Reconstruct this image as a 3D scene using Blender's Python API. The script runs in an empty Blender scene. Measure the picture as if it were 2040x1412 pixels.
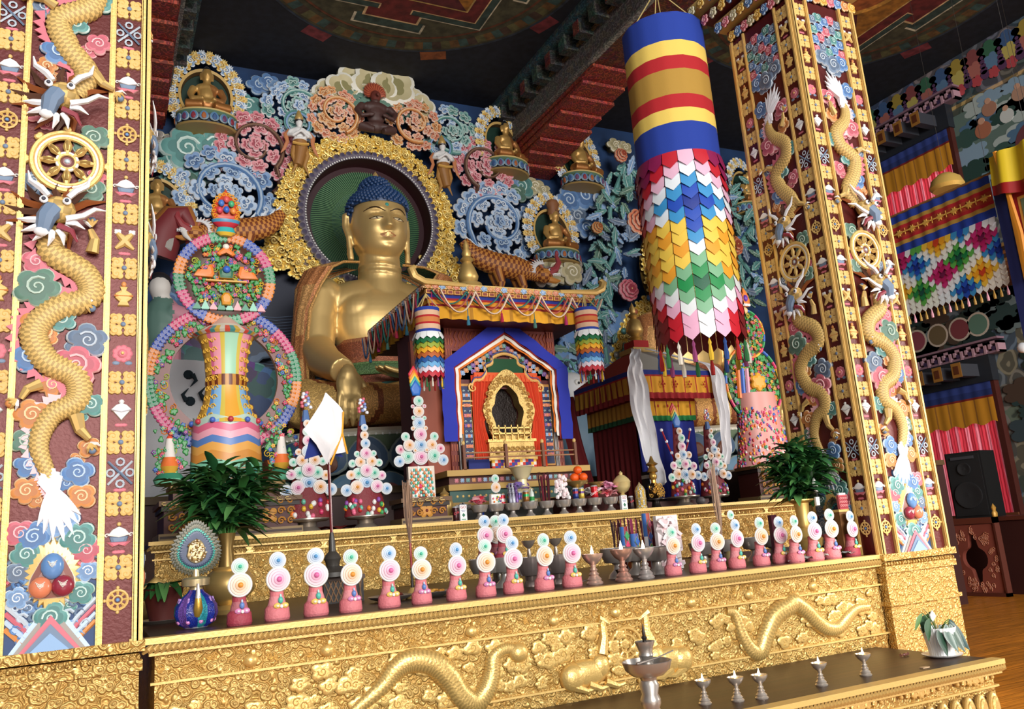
import bpy, math, random
import numpy as np
from mathutils import Matrix, Vector
PI=math.pi
# ---------------------------------------------------------------- camera, light, exposure
FPX=1678.0
def _n(v): return v/np.linalg.norm(v)
_U=_n(np.array([-620.,-7750.,FPX])); _X=np.array([3413.,90.,FPX]); _X=_n(_X-_U*(_X@_U))
_Y=np.cross(_U,_X); _Y=_Y if _Y[2]>0 else -_Y
RC=np.array([_X,_Y,_U]); CAM=np.array([0.,0.,1.6])
def ray(px,py): return RC@np.array([(px-1020)/FPX,(py-706)/FPX,1.0])
def atY(px,py,y): r=ray(px,py); return CAM+r*(y-CAM[1])/r[1]
def atX(px,py,x): r=ray(px,py); return CAM+r*(x-CAM[0])/r[0]
def atZ(px,py,z): r=ray(px,py); return CAM+r*(z-CAM[2])/r[2]
def mpp(px,py,y):                                    # metres per pixel at that depth
    r=ray(px,py); return (y/r[1])/FPX
scene=bpy.context.scene
cd=bpy.data.cameras.new('camera'); cam=bpy.data.objects.new('camera',cd); scene.collection.objects.link(cam)
cd.sensor_width=36; cd.lens=FPX/2040*36; cd.clip_end=200; cd.clip_start=.05
m=Matrix.Identity(4)
rt,up,bk=RC@np.array([1,0,0]),-(RC@np.array([0,1,0])),-(RC@np.array([0,0,1]))
for i in range(3): m[i][0]=rt[i]; m[i][1]=up[i]; m[i][2]=bk[i]; m[i][3]=CAM[i]
cam.matrix_world=m; scene.camera=cam
scene.view_settings.view_transform='Standard'; scene.view_settings.look='None'
scene.view_settings.gamma=1; scene.view_settings.use_curve_mapping=False
scene.view_settings.exposure=0.36
w=bpy.data.worlds.new('daylight'); scene.world=w; w.use_nodes=True
w.node_tree.nodes['Background'].inputs[0].default_value=(.92,.96,1,1); w.node_tree.nodes['Background'].inputs[1].default_value=.56
def light(name,kind,loc,target,power,size=1,size_y=None,col=(1,1,1),**k):
    l=bpy.data.lights.new(name,kind); l.energy=power; l.color=col
    if kind=='AREA':
        l.shape='RECTANGLE'; l.size=size; l.size_y=size_y or size
    for a,b in k.items(): setattr(l,a,b)
    o=bpy.data.objects.new(name,l); scene.collection.objects.link(o); o.location=loc
    o.rotation_euler=(Vector(target)-Vector(loc)).to_track_quat('-Z','Y').to_euler(); return o
light('daylight_entrance','AREA',(2,-15,6.5),(4,12,3.8),3900,11,7,(1,.97,.92))
light('daylight_window_left','AREA',(-7,2,6),(5,12,4),260,4,5,(.95,.98,1))
light('daylight_window_right','AREA',(13.5,0,3.5),(5.8,4.7,1.2),420,2.5,3,(1,.97,.9))
light('sunbeam_doorway','SPOT',(8.2,-3.0,4.6),(6.0,4.7,1.0),2600,col=(1,.96,.88),spot_size=.36,spot_blend=.7,shadow_soft_size=.25)
# ---------------------------------------------------------------- materials
MATS={}
def mat(name,rough=.6,metal=0.,bump=0,bscale=40,col=None,kind=None,**k):
    if name in MATS: return MATS[name]
    M=bpy.data.materials.new(name); M.use_nodes=True; nt=M.node_tree; N=nt.nodes; L=nt.links
    b=N['Principled BSDF']; b.inputs['Roughness'].default_value=rough; b.inputs['Metallic'].default_value=metal
    for kk,v in k.items():
        if kk in b.inputs: b.inputs[kk].default_value=v
    if col is None:
        a=N.new('ShaderNodeAttribute'); a.attribute_name='Col'; src=a.outputs['Color']
    else:
        a=N.new('ShaderNodeRGB'); a.outputs[0].default_value=(*col,1); src=a.outputs[0]
    tc=N.new('ShaderNodeTexCoord')
    def noise(sc,det=3,vec=None):
        n=N.new('ShaderNodeTexNoise'); n.inputs['Scale'].default_value=sc; n.inputs['Detail'].default_value=det
        L.new(vec or tc.outputs['Object'],n.inputs['Vector']); return n
    def mix(f,c1,c2,mode='MIX'):
        x=N.new('ShaderNodeMix'); x.data_type='RGBA'; x.blend_type=mode
        for s,v in ((x.inputs[0],f),(x.inputs[6],c1),(x.inputs[7],c2)):
            if hasattr(v,'links') : L.new(v,s)
            elif isinstance(v,tuple): s.default_value=(*v,1)
            else: s.default_value=v
        return x.outputs[2]
    def ramp(src,*st):
        r=N.new('ShaderNodeValToRGB'); L.new(src,r.inputs[0]); e=r.color_ramp.elements
        while len(e)<len(st): e.new(.5)
        for q,(p,c) in zip(e,st): q.position=p; q.color=(*c,1) if isinstance(c,tuple) else (c,c,c,1)
        return r.outputs[0]
    def math_(op,a_,b_=0.):
        x=N.new('ShaderNodeMath'); x.operation=op
        for s,v in ((x.inputs[0],a_),(x.inputs[1],b_)):
            if hasattr(v,'links'): L.new(v,s)
            else: s.default_value=v
        return x.outputs[0]
    def setbump(h,st,dist=.01):
        bp=N.new('ShaderNodeBump'); bp.inputs['Strength'].default_value=st; bp.inputs['Distance'].default_value=dist
        L.new(h,bp.inputs['Height']); L.new(bp.outputs[0],b.inputs['Normal'])
    if kind=='repousse':      # embossed sheet: rings of curls
        nz=noise(bscale*.35,2); vm=N.new('ShaderNodeVectorMath'); vm.operation='MULTIPLY_ADD'
        L.new(nz.outputs['Color'],vm.inputs[0]); vm.inputs[1].default_value=(.5/bscale*2,)*3; L.new(tc.outputs['Object'],vm.inputs[2])
        v=N.new('ShaderNodeTexVoronoi'); v.inputs['Scale'].default_value=bscale; L.new(vm.outputs[0],v.inputs['Vector'])
        v.feature='SMOOTH_F1'; v.inputs['Smoothness'].default_value=.15
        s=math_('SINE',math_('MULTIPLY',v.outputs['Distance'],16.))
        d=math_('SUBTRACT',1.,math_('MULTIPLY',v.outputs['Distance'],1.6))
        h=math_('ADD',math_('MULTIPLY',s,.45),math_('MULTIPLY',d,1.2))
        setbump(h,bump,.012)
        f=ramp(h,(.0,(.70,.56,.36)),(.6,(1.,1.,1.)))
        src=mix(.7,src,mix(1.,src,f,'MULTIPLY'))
    elif kind=='wood':
        mp=N.new('ShaderNodeMapping'); mp.inputs['Scale'].default_value=(.6,9,9); L.new(tc.outputs['Object'],mp.inputs[0])
        n=noise(3.2,5,mp.outputs[0]); g=ramp(n.outputs[0],(.3,(.55,.55,.55)),(.7,(1.25,1.2,1.15)))
        br=N.new('ShaderNodeTexBrick'); br.inputs['Scale'].default_value=1; br.inputs['Mortar Size'].default_value=.004
        br.inputs['Brick Width'].default_value=2.6; br.inputs['Row Height'].default_value=.13
        br.inputs['Color1'].default_value=(.8,.8,.8,1); br.inputs['Color2'].default_value=(1.1,1.05,1,1); br.inputs['Mortar'].default_value=(.35,.3,.25,1)
        L.new(tc.outputs['Object'],br.inputs['Vector']); src=mix(1.,mix(1.,src,g,'MULTIPLY'),br.outputs[0],'MULTIPLY')
    elif kind=='mottle':
        n=noise(bscale,4); g=ramp(n.outputs[0],(.35,(.55,.55,.55)),(.65,(1.2,1.2,1.2)))
        src=mix(1.,src,g,'MULTIPLY')
        if bump: setbump(n.outputs[0],bump,.01)
    elif kind=='brocade':     # woven scroll pattern
        n=noise(bscale*.4,2); vm=N.new('ShaderNodeVectorMath'); vm.operation='MULTIPLY_ADD'
        L.new(n.outputs['Color'],vm.inputs[0]); vm.inputs[1].default_value=(2./bscale,)*3; L.new(tc.outputs['Object'],vm.inputs[2])
        v=N.new('ShaderNodeTexVoronoi'); v.inputs['Scale'].default_value=bscale; L.new(vm.outputs[0],v.inputs['Vector'])
        s=math_('SINE',math_('MULTIPLY',v.outputs['Distance'],18.))
        g=ramp(s,(.35,(.74,.72,.70)),(.6,(1.2,1.2,1.15)))
        src=mix(1.,src,g,'MULTIPLY')
        if bump: setbump(s,bump,.005)
    elif kind=='painted':     # dense painted scroll ornament in the thing's own tones
        n=noise(bscale*.5,3); vm=N.new('ShaderNodeVectorMath'); vm.operation='MULTIPLY_ADD'
        L.new(n.outputs['Color'],vm.inputs[0]); vm.inputs[1].default_value=(1.6/bscale,)*3; L.new(tc.outputs['Object'],vm.inputs[2])
        v=N.new('ShaderNodeTexVoronoi'); v.inputs['Scale'].default_value=bscale; L.new(vm.outputs[0],v.inputs['Vector'])
        hs=N.new('ShaderNodeMix'); hs.data_type='RGBA'; hs.inputs[0].default_value=k.get('vary',.35)
        L.new(src,hs.inputs[6]); L.new(ramp(v.outputs['Color'],*k.get('pal',((.2,(.45,.08,.05)),(.45,(.05,.12,.3)),(.6,(.55,.35,.08)),(.8,(.08,.25,.15)))) ),hs.inputs[7])
        s=math_('SINE',math_('MULTIPLY',v.outputs['Distance'],15.))
        g=ramp(s,(.3,(.5,.5,.5)),(.7,(1.3,1.25,1.2)))
        src=mix(1.,hs.outputs[2],g,'MULTIPLY')
        if bump: setbump(s,bump,.006)
    elif kind=='stripes':     # fold shading of the pink curtain painted in as darker stripes
        wv=N.new('ShaderNodeTexWave'); wv.bands_direction='Y'; wv.inputs['Scale'].default_value=bscale; wv.inputs['Distortion'].default_value=1.5
        L.new(tc.outputs['Object'],wv.inputs[0]); src=mix(1.,src,ramp(wv.outputs[0],(.1,(.55,.35,.38)),(.6,(1.1,1.1,1.1))),'MULTIPLY')
    elif bump:
        n=noise(bscale,4); setbump(n.outputs[0],bump,.01)
    L.new(src,b.inputs['Base Color'])
    if 'glow' in k: L.new(src,b.inputs['Emission Color']); b.inputs['Emission Strength'].default_value=k['glow']
    MATS[name]=M; return M
PAINT=lambda:mat('painted_clay',.55)
GOLDP=lambda:mat('gilded_paint',.42,.3,.2,60)
GOLD=lambda:mat('polished_gold',.42,.6,.1,9)
BRASS=lambda:mat('brass',.34,.65)
SILVER=lambda:mat('silver_metal',.3,.7)
CLOTH=lambda:mat('woven_cloth',.85,0,.25,300)
GLOSS=lambda:mat('glossy_enamel',.2)
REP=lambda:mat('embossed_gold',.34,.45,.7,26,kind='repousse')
REPS=lambda:mat('embossed_gold_fine',.34,.45,.7,44,kind='repousse')
BROC=lambda:mat('gold_brocade',.6,.25,.3,14,kind='brocade')
# ---------------------------------------------------------------- mesh builder: every face carries its own colour
def hexc(h):
    h=h.lstrip('#'); c=[int(h[i:i+2],16)/255 for i in (0,2,4)]
    return tuple(x/12.92 if x<=.04045 else ((x+.055)/1.055)**2.4 for x in c)
def mixc(a,b,t): return tuple(a[i]*(1-t)+b[i]*t for i in range(3))
class MB:
    def __init__(s): s.v=[];s.f=[];s.c=[];s.n=0;s.T=Matrix.Identity(4);s.st=[]
    def push(s,M): s.st.append(s.T); s.T=s.T@M; return s
    def pop(s): s.T=s.st.pop()
    def at(s,x=0,y=0,z=0,rz=0,sc=1,rx=0,ry=0,mx=1):
        return s.push(Matrix.Translation((x,y,z))@Matrix.Rotation(rz,4,'Z')@Matrix.Rotation(ry,4,'Y')@Matrix.Rotation(rx,4,'X')@Matrix.Diagonal((sc*mx,sc,sc,1)))
    def add(s,vs,fs,col):
        vs=np.asarray(vs,float); M=np.array(s.T); vs=vs@M[:3,:3].T+M[:3,3]
        fl=np.linalg.det(M[:3,:3])<0
        s.v.append(vs); n=s.n
        s.f.extend([tuple(n+i for i in (reversed(f) if fl else f)) for f in fs])
        if isinstance(col,list): s.c.extend(col)
        else: s.c.extend([col]*len(fs))
        s.n+=len(vs)
    def box(s,x0,x1,y0,y1,z0,z1,col):
        v=[(x,y,z) for z in (z0,z1) for y in (y0,y1) for x in (x0,x1)]
        s.add(v,[(0,2,3,1),(4,5,7,6),(0,1,5,4),(2,6,7,3),(0,4,6,2),(1,3,7,5)],col)
    def grid(s,P,col,close=False):               # P[i][j] 3D points
        P=np.asarray(P,float); a,b=P.shape[:2]; fs=[];cc=[]
        for i in range(a-1):
            for j in range(b if close else b-1):
                k=(j+1)%b; fs.append((i*b+j,i*b+k,(i+1)*b+k,(i+1)*b+j))
                cc.append(col(i,j) if callable(col) else col)
        s.add(P.reshape(-1,3),fs,cc)
    def lathe(s,prof,col,n=20,sy=1,flute=0,fl_n=8):   # prof [(r,z)] ; col colour or list per ring or fn
        P=[[(r*(1+flute*math.cos(fl_n*2*PI*j/n))*math.cos(2*PI*j/n),sy*r*(1+flute*math.cos(fl_n*2*PI*j/n))*math.sin(2*PI*j/n),z) for j in range(n)] for r,z in prof]
        c=(lambda i,j:col[min(i,len(col)-1)]) if isinstance(col,list) else col
        s.grid(P,c,True)
        for q,rev in ((0,1),(len(prof)-1,0)):
            if prof[q][0]>1e-4:
                idx=list(range(n)); 
                s.add(P[q],[tuple(reversed(idx)) if rev else tuple(idx)],c(q if q==0 else q-1,0) if callable(c) else c)
    def ball(s,x,y,z,rx,ry=None,rz=None,col=(1,1,1),n=10):
        ry=ry or rx; rz=rz or rx; m_=max(4,n//2+1)
        P=[[(x+rx*math.sin(PI*i/m_)*math.cos(2*PI*j/n),y+ry*math.sin(PI*i/m_)*math.sin(2*PI*j/n),z-rz*math.cos(PI*i/m_)) for j in range(n)] for i in range(m_+1)]
        s.grid(P,col,True)
    def tube(s,pts,r,col,n=8,flat=None,caps=True):
        pts=[Vector(p) for p in pts]; L=len(pts); R_=r if isinstance(r,(list,tuple)) else [r]*L; P=[];ref=None
        for i,p in enumerate(pts):
            t=(pts[min(i+1,L-1)]-pts[max(i-1,0)]); t=t.normalized() if t.length>1e-9 else Vector((0,0,1))
            if ref is None: ref=Vector((0,1,0)) if abs(t.y)<.9 else Vector((1,0,0))
            a=(ref-t*ref.dot(t)); a=a.normalized() if a.length>1e-6 else t.orthogonal().normalized(); b_=t.cross(a); ref=a
            fa=(flat or 1)
            P.append([p+(a*math.sin(2*PI*j/n)*fa+b_*math.cos(2*PI*j/n))*R_[i] for j in range(n)])
        s.grid([[tuple(q) for q in row] for row in P],col,True)
        if caps:
            c0=col(0,0) if callable(col) else col
            s.add([tuple(q) for q in P[0]],[tuple(range(n))],c0); s.add([tuple(q) for q in P[-1]],[tuple(reversed(range(n)))],c0)
    # relief pieces: drawn in the XZ plane, raised towards -Y
    def blob(s,pts,t,cols,cx=None,cz=None,back=0.,steps=((1,0),(1,.5),(.9,.85),(.6,1.))):
        P=np.asarray(pts,float); c=P.mean(0) if cx is None else np.array([cx,cz]); n=len(P)
        rows=[[(c[0]+(p[0]-c[0])*k,back-t*h,c[1]+(p[1]-c[1])*k) for p in P] for k,h in steps]
        cc=cols if isinstance(cols,(list,)) else [cols]
        s.grid(rows,lambda i,j:cc[min(i,len(cc)-1)],True)
        k=len(steps)-1
        s.add(rows[-1]+[(c[0],back-t*steps[-1][1]*1.02,c[1])],[(j,(j+1)%n,n) for j in range(n)],cc[-1])
    def plate(s,pts,t,col,y=0.):                       # flat prism
        n=len(pts); v=[(p[0],y-t,p[1]) for p in pts]+[(p[0],y,p[1]) for p in pts]
        s.add(v,[tuple(range(n))],col); s.add(v,[(j,j+n,(j+1)%n+n,(j+1)%n) for j in range(n)],col)
    def spiral(s,x,z,r,turns,wd,col,y=0.,a0=0.,sg=1,n=5,k=10):
        N=int(turns*k)+2; pts=[]
        for i in range(N):
            t=i/(N-1); a=a0+sg*t*turns*2*PI; q=r*(1-t*.92); pts.append((x+q*math.cos(a),y,z+q*math.sin(a)))
        s.tube(pts,[wd*(1-.5*i/N) for i in range(N)],col,n)
    def build(s,name,material,parent=None,smooth=True,loc=None):
        me=bpy.data.meshes.new(name); V=np.concatenate(s.v) if s.v else np.zeros((0,3))
        me.from_pydata(V.tolist(),[],s.f); 
        ca=me.color_attributes.new('Col','FLOAT_COLOR','CORNER')
        ln=np.array([len(f) for f in s.f]); C=np.repeat(np.array(s.c,float),ln,axis=0)
        ca.data.foreach_set('color',np.hstack([C,np.ones((len(C),1))]).ravel())
        if smooth:
            me.polygons.foreach_set('use_smooth',[True]*len(s.f))
            try: me.set_sharp_from_angle(angle=math.radians(42))
            except Exception: pass
        me.materials.append(material); me.update()
        o=bpy.data.objects.new(name,me); scene.collection.objects.link(o)
        if parent: o.parent=parent
        if loc: o.location=loc
        return o
def tag(o,label=None,cat=None,group=None,kind=None):
    for k,v in (('label',label),('category',cat),('group',group),('kind',kind)):
        if v: o[k]=v
    return o
def thing(name,label,cat,loc=(0,0,0),rz=0,group=None,rx=0,ry=0):
    o=bpy.data.objects.new(name,None); scene.collection.objects.link(o); o.location=loc; o.rotation_euler=(rx,ry,rz); o.empty_display_size=.1
    return tag(o,label,cat,group)
KIDS={}
def children(o): return [c for c in scene.collection.objects if c.parent==o]
def copy_tree(o,parent=None,label=None,group=None,loc=None,rz=None,sc=None):
    c=o.copy(); scene.collection.objects.link(c)
    if parent: c.parent=parent
    if label: c['label']=label
    if group: c['group']=group
    if loc is not None: c.location=loc
    if rz is not None: c.rotation_euler=(0,0,rz)
    if sc is not None: c.scale=(sc,)*3 if not isinstance(sc,tuple) else sc
    for ch in children(o): copy_tree(ch,c)
    return c
def circ(r,n=16,rz=None,x=0,z=0,a0=0): return [(x+r*math.cos(a0+2*PI*i/n),z+(rz or r)*math.sin(a0+2*PI*i/n)) for i in range(n)]
def lobed(r,n,amp=.18,k=5,sx=1,a0=0):            # scalloped outline
    out=[]
    for i in range(n*k):
        a=2*PI*i/(n*k); q=r*(1-amp+amp*1.6*abs(math.sin(n*a/2))**.7); out.append((sx*q*math.cos(a+a0),q*math.sin(a+a0)))
    return out
def cr(pts,k=6):                                  # Catmull-Rom through points
    P=[np.array(p,float) for p in pts]; P=[2*P[0]-P[1]]+P+[2*P[-1]-P[-2]]; o=[]
    for i in range(1,len(P)-2):
        for j in range(k):
            t=j/k; o.append(.5*((2*P[i])+(P[i+1]-P[i-1])*t+(2*P[i-1]-5*P[i]+4*P[i+1]-P[i+2])*t*t+(3*P[i]-P[i-1]-3*P[i+1]+P[i+2])*t**3))
    o.append(P[-2]); return o
W=(.85,.84,.8); GY=hexc('d8a93a'); GD=hexc('8a6420'); RED=hexc('551410'); DRED=hexc('4a120f')
def gold(k=1.): return tuple(x*k for x in hexc('dab56c'))
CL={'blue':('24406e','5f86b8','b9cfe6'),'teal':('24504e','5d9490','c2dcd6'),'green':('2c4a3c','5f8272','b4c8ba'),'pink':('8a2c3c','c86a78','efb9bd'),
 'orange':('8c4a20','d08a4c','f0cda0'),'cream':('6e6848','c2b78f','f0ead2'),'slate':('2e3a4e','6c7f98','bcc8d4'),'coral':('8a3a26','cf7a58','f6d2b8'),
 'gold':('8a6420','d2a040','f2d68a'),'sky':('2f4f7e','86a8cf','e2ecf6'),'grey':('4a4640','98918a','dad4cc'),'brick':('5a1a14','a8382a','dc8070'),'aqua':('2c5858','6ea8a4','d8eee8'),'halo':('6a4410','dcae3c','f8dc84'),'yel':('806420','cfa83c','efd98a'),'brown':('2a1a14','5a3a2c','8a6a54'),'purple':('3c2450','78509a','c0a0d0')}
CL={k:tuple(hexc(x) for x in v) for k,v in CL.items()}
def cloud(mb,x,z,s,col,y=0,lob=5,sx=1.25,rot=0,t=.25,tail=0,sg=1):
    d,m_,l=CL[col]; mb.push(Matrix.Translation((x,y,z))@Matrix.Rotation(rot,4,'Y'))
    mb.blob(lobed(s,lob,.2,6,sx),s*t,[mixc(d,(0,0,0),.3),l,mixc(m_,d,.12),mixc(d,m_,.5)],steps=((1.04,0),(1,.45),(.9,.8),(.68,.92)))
    mb.spiral(0,0,s*.55,1.6,s*.075,l,y=-s*t*.98,a0=.4 if sg>0 else PI-.4,sg=sg)
    if tail: mb.blob([(s*.6*tail,-.3*s),(s*1.5*tail,-.75*s),(s*2.1*tail,-.35*s),(s*1.5*tail,-.4*s),(s*.9*tail,.1*s)],s*t*.7,[d,l,m_,m_])
    mb.pop()
# ================================================================ the hall
YW,XR,ZC=14.5,15.5,10.4
def struct(name,mb,m,**k): return tag(mb.build(name,m,**k),kind='structure')
b=MB(); b.box(-6,XR+.3,-1.5,YW+.3,-.2,0,hexc('d08428')); struct('floor',b,mat('plank_floor',.32,kind='wood'))
# ceiling with painted mandalas (flat paint layers, one coffer each)
b=MB(); b.box(-6,XR+.3,-1.5,YW+.3,ZC,ZC+.2,hexc('181b26'))
br=lambda h: tuple(min(1,x*1.5) for x in hexc(h))
def mandala(cx,cy,R):
    def ring(r,col,k,n=64):
        b.add([(cx+r*math.cos(2*PI*i/n),cy+r*math.sin(2*PI*i/n),ZC-.002*k) for i in range(n)],[tuple(range(n-1,-1,-1))],col)
    def poly(pts,col,k):
        b.add([(cx+p[0]*R,cy+p[1]*R,ZC-.002*k) for p in pts],[tuple(range(len(pts)-1,-1,-1))],col)
    def ann(r0,r1,k,cf,n=96):
        P=[[(cx+r*math.cos(2*PI*i/n),cy+r*math.sin(2*PI*i/n),ZC-.002*k) for i in range(n)] for r in (r1,r0)]; b.grid(P,lambda i,j:cf(j),True)
    for j in range(8):
        a=j*PI/4+.39; P=[]
        for r,da in ((1.0,-.09),(1.12,-.08),(1.12,.08),(1.,.09)): P.append((r*math.cos(a+da),r*math.sin(a+da)))
        poly(P,br('7a4420') if j%2 else br('6a2a30'),1)
    ring(R*1.02,br('27303c'),2); ring(R,br('3a3826'),3)
    ann(R*.9,R*.98,4,lambda j:[br('4c4a2c'),br('3a2a20'),br('2e4440'),br('5a4020')][j%4])
    ring(R*.86,br('55301c'),5); ring(R*.84,br('3c3a28'),6)
    q=.60
    def gate(s_,g,h):                          # square with four T shaped gates
        o=[]
        for k in range(4):
            c,s2=math.cos(k*PI/2),math.sin(k*PI/2)
            for u,v in ((-s_,s_),(-g,s_),(-g,s_+h*.4),(-g*1.7,s_+h*.4),(-g*1.7,s_+h),(g*1.7,s_+h),(g*1.7,s_+h*.4),(g,s_+h*.4),(g,s_)):
                o.append((u*c+v*s2,-u*s2+v*c))
        return o
    poly(gate(q*1.0,.14,.17),br('b0a890'),7); poly(gate(q*.985,.13,.165),br('2a3a34'),8); poly(gate(q*.9,.11,.14),br('b89a70'),9)
    poly(gate(q*.885,.10,.135),br('581c1a'),10)
    sq=lambda s_:[(-s_,-s_),(-s_,s_),(s_,s_),(s_,-s_)]
    poly(sq(q*.74),br('a88a50'),11)
    for k,cc in enumerate(('4a1a1c','8a5a1c','4a1a1c','244a38')):
        c,s2=math.cos(k*PI/2),math.sin(k*PI/2); t_=[(-q*.72,q*.72),(q*.72,q*.72),(0,0)]
        poly([(u*c+v*s2,-u*s2+v*c) for u,v in t_],br(cc),12)
    ring(R*.32,br('c08a3a'),13); ring(R*.28,br('8a4a22'),14); ring(R*.15,br('304a70'),15)
mandala(4.35,10.4,2.65); mandala(11.6,8.6,2.9)
struct('ceiling',b,mat('painted_ceiling',.8,kind='mottle',bscale=7))
# back wall and right wall
b=MB(); b.box(-6,XR+.3,YW,YW+.3,0,ZC,hexc('1d3c68')); struct('wall_back',b,mat('blue_wall',.8,kind='mottle',bscale=1.1))
b=MB()
ymin=-1.5
b.box(XR,XR+.3,ymin,YW,0,ZC,hexc('4a5a58'))
RW=[(0,1.0,'4a3a48'),(1.0,1.22,'6a2418'),(9.35,9.42,'c9a15a'),(9.42,9.75,'232c4c'),(9.75,10.05,'8a4a44'),(10.05,ZC,'3c4c78'),(4.75,4.85,'3a1a12'),(1.22,1.32,'c99a5a')]
for z0,z1,c in RW: b.box(XR-.02,XR,ymin,YW,z0,z1,hexc(c))
struct('wall_right',b,mat('muralled_wall',.8,kind='painted',bscale=2.2,vary=.45,pal=((.1,(.06,.13,.10)),(.35,(.30,.24,.2)),(.5,(.12,.2,.34)),(.65,(.4,.3,.18)),(.85,(.10,.16,.10)))))
b=MB(); b.box(-6.3,-6,-1.5,YW,0,ZC,hexc('39485a')); struct('wall_left',b,mat('plain_wall',.8,kind='mottle',bscale=2))
# beams along the hall with dentils, painted face and red corbels
def beam(x0,x1,name):
    b=MB(); zt=ZC; zb=ZC-.85; y0,y1=-1.5,YW
    b.box(x0,x1,y0,y1,zb,zt-.3,hexc('5a1a14'))
    for sx,xx in ((-1,x0),(1,x1)):
        a,c=sorted((xx,xx+sx*.06)); b.box(a,c,y0,y1,zb+.05,zb+.5,hexc('6a6868'))
        a,c=sorted((xx,xx+sx*.10)); b.box(a,c,y0,y1,zb+.5,zb+.56,hexc('8a7048')); b.box(a,c,y0,y1,zb-.0,zb+.05,hexc('8a8a86'))
        a,c=sorted((xx,xx+sx*.42)); b.box(a,c,y0,y1,zt-.14,zt-.06,hexc('2a5a66')); b.box(a,c,y0,y1,zt-.06,zt,hexc('22444e'))
        y=.5
        while y<y1-.3:
            a,c=sorted((xx,xx+sx*.34)); b.box(a,c,y,y+.22,zt-.42,zt-.14,hexc('3c4848'))
            a,c=sorted((xx+sx*.34,xx+sx*.345)); b.box(a,c,y+.02,y+.2,zt-.4,zt-.16,hexc('7c3434') if int(y*2)%2 else hexc('2f5a52'))
            y+=.52
    for i in range(8):                            # stepped red corbel at the wall, longest step under the beam
        b.box(x0-.03*(i%2),x1+.03*(i%2),y1-.5-.42*i,y1,zb-.075*(8-i),zb-.075*(7-i)-.012,hexc('a03426'))
        b.box(x0+.03,x1-.03,y1-.4-.42*i,y1,zb-.075*(7-i)-.014,zb-.075*(7-i)+.004,hexc('5a1410'))
    return struct(name,b,mat('painted_beam',.6,kind='painted',bscale=11,vary=.12))
beam(7.65,8.55,'trim_1'); beam(.0,.92,'trim_2')
# windows of the right wall : frame, curtain, valance, bracket blocks
def window(n,ya,yb,zb,zt,glow):
    b=MB(); x=XR
    b.box(x-.16,x-.02,ya-.12,ya,zb-.1,zt+.95,hexc('4a1c14')); b.box(x-.16,x-.02,yb,yb+.12,zb-.1,zt+.95,hexc('4a1c14')); b.box(x-.2,x-.02,ya-.1,yb+.1,zb-.12,zb,hexc('6a3a20'))
    b.box(x-.22,x-.02,ya-.15,yb+.15,zt+.5,zt+1.,hexc('20242c'))
    o=struct('window_%d'%n,b,PAINT(),smooth=False)
    c=MB(); K=90; P=[[(x-.08-.008*math.sin(j*.9)-.008*math.sin(j*.37),ya+(yb-ya)*j/K,z) for j in range(K+1)] for z in (zb,(zb+zt)/2,zt)]
    c.grid(P,lambda i,j:hexc('d83a4a') if (j//3)%3 else hexc('f58a9a')); 
    c.build('curtain',mat('sheer_curtain_%d'%n,.8,kind='stripes',bscale=5,glow=glow),o)  # glow put into the cloth, as if daylight came through it
    c=MB(); K=70; P=[[(x-.17-.006*math.sin(j*.8),ya-.05+(yb-ya+.1)*j/K,z+(.03*math.sin(j*.5) if z<zt else 0)) for j in range(K+1)] for z in (zt-.28,zt+.20,zt+.24,zt+.36,zt+.5)]
    c.grid(P,lambda i,j:[hexc('c8871a'),hexc('7a1a14'),hexc('1f2f6a'),hexc('2a3c80')][i] if not(i==0 and j%9==3) else hexc('9a6420')); c.build('valance',CLOTH(),o)
    c=MB(); y=ya+.1
    while y<yb+.1:
        c.box(x-.75,x-.2,y,y+.16,zt+.62,zt+.86,hexc('3a3c44')); c.box(x-.76,x-.75,y-.02,y+.18,zt+.6,zt+.88,hexc('9a6a2c')); c.box(x-.77,x-.76,y+.03,y+.13,zt+.66,zt+.82,hexc('5a2c14')); y+=.42
    c.build('bracket_block',PAINT(),o,smooth=False)
    c=MB(); c.box(x-.24,x-.02,ya-.4,yb+.4,zt+1.0,zt+1.04,hexc('8a6a78')); c.box(x-.24,x-.02,ya-.4,yb+.4,zt+1.26,zt+1.3,hexc('8a6a78')); y=ya-.4
    while y<yb+.3:
        c.box(x-.25,x-.02,y,y+.05,zt+1.0,zt+1.22,hexc('b08a96')); c.box(x-.25,x-.02,y,y+.2,zt+1.17,zt+1.22,hexc('b08a96')); c.box(x-.25,x-.02,y+.15,y+.2,zt+1.08,zt+1.22,hexc('b08a96')); c.box(x-.245,x-.02,y+.07,y+.14,zt+1.04,zt+1.12,hexc('3a2a4a')); y+=.25
    c.build('key_border',PAINT(),o,smooth=False)
window(1,10.1,11.95,7.0,8.48,.35); window(2,10.25,12.4,1.32,3.3,.3)
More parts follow.
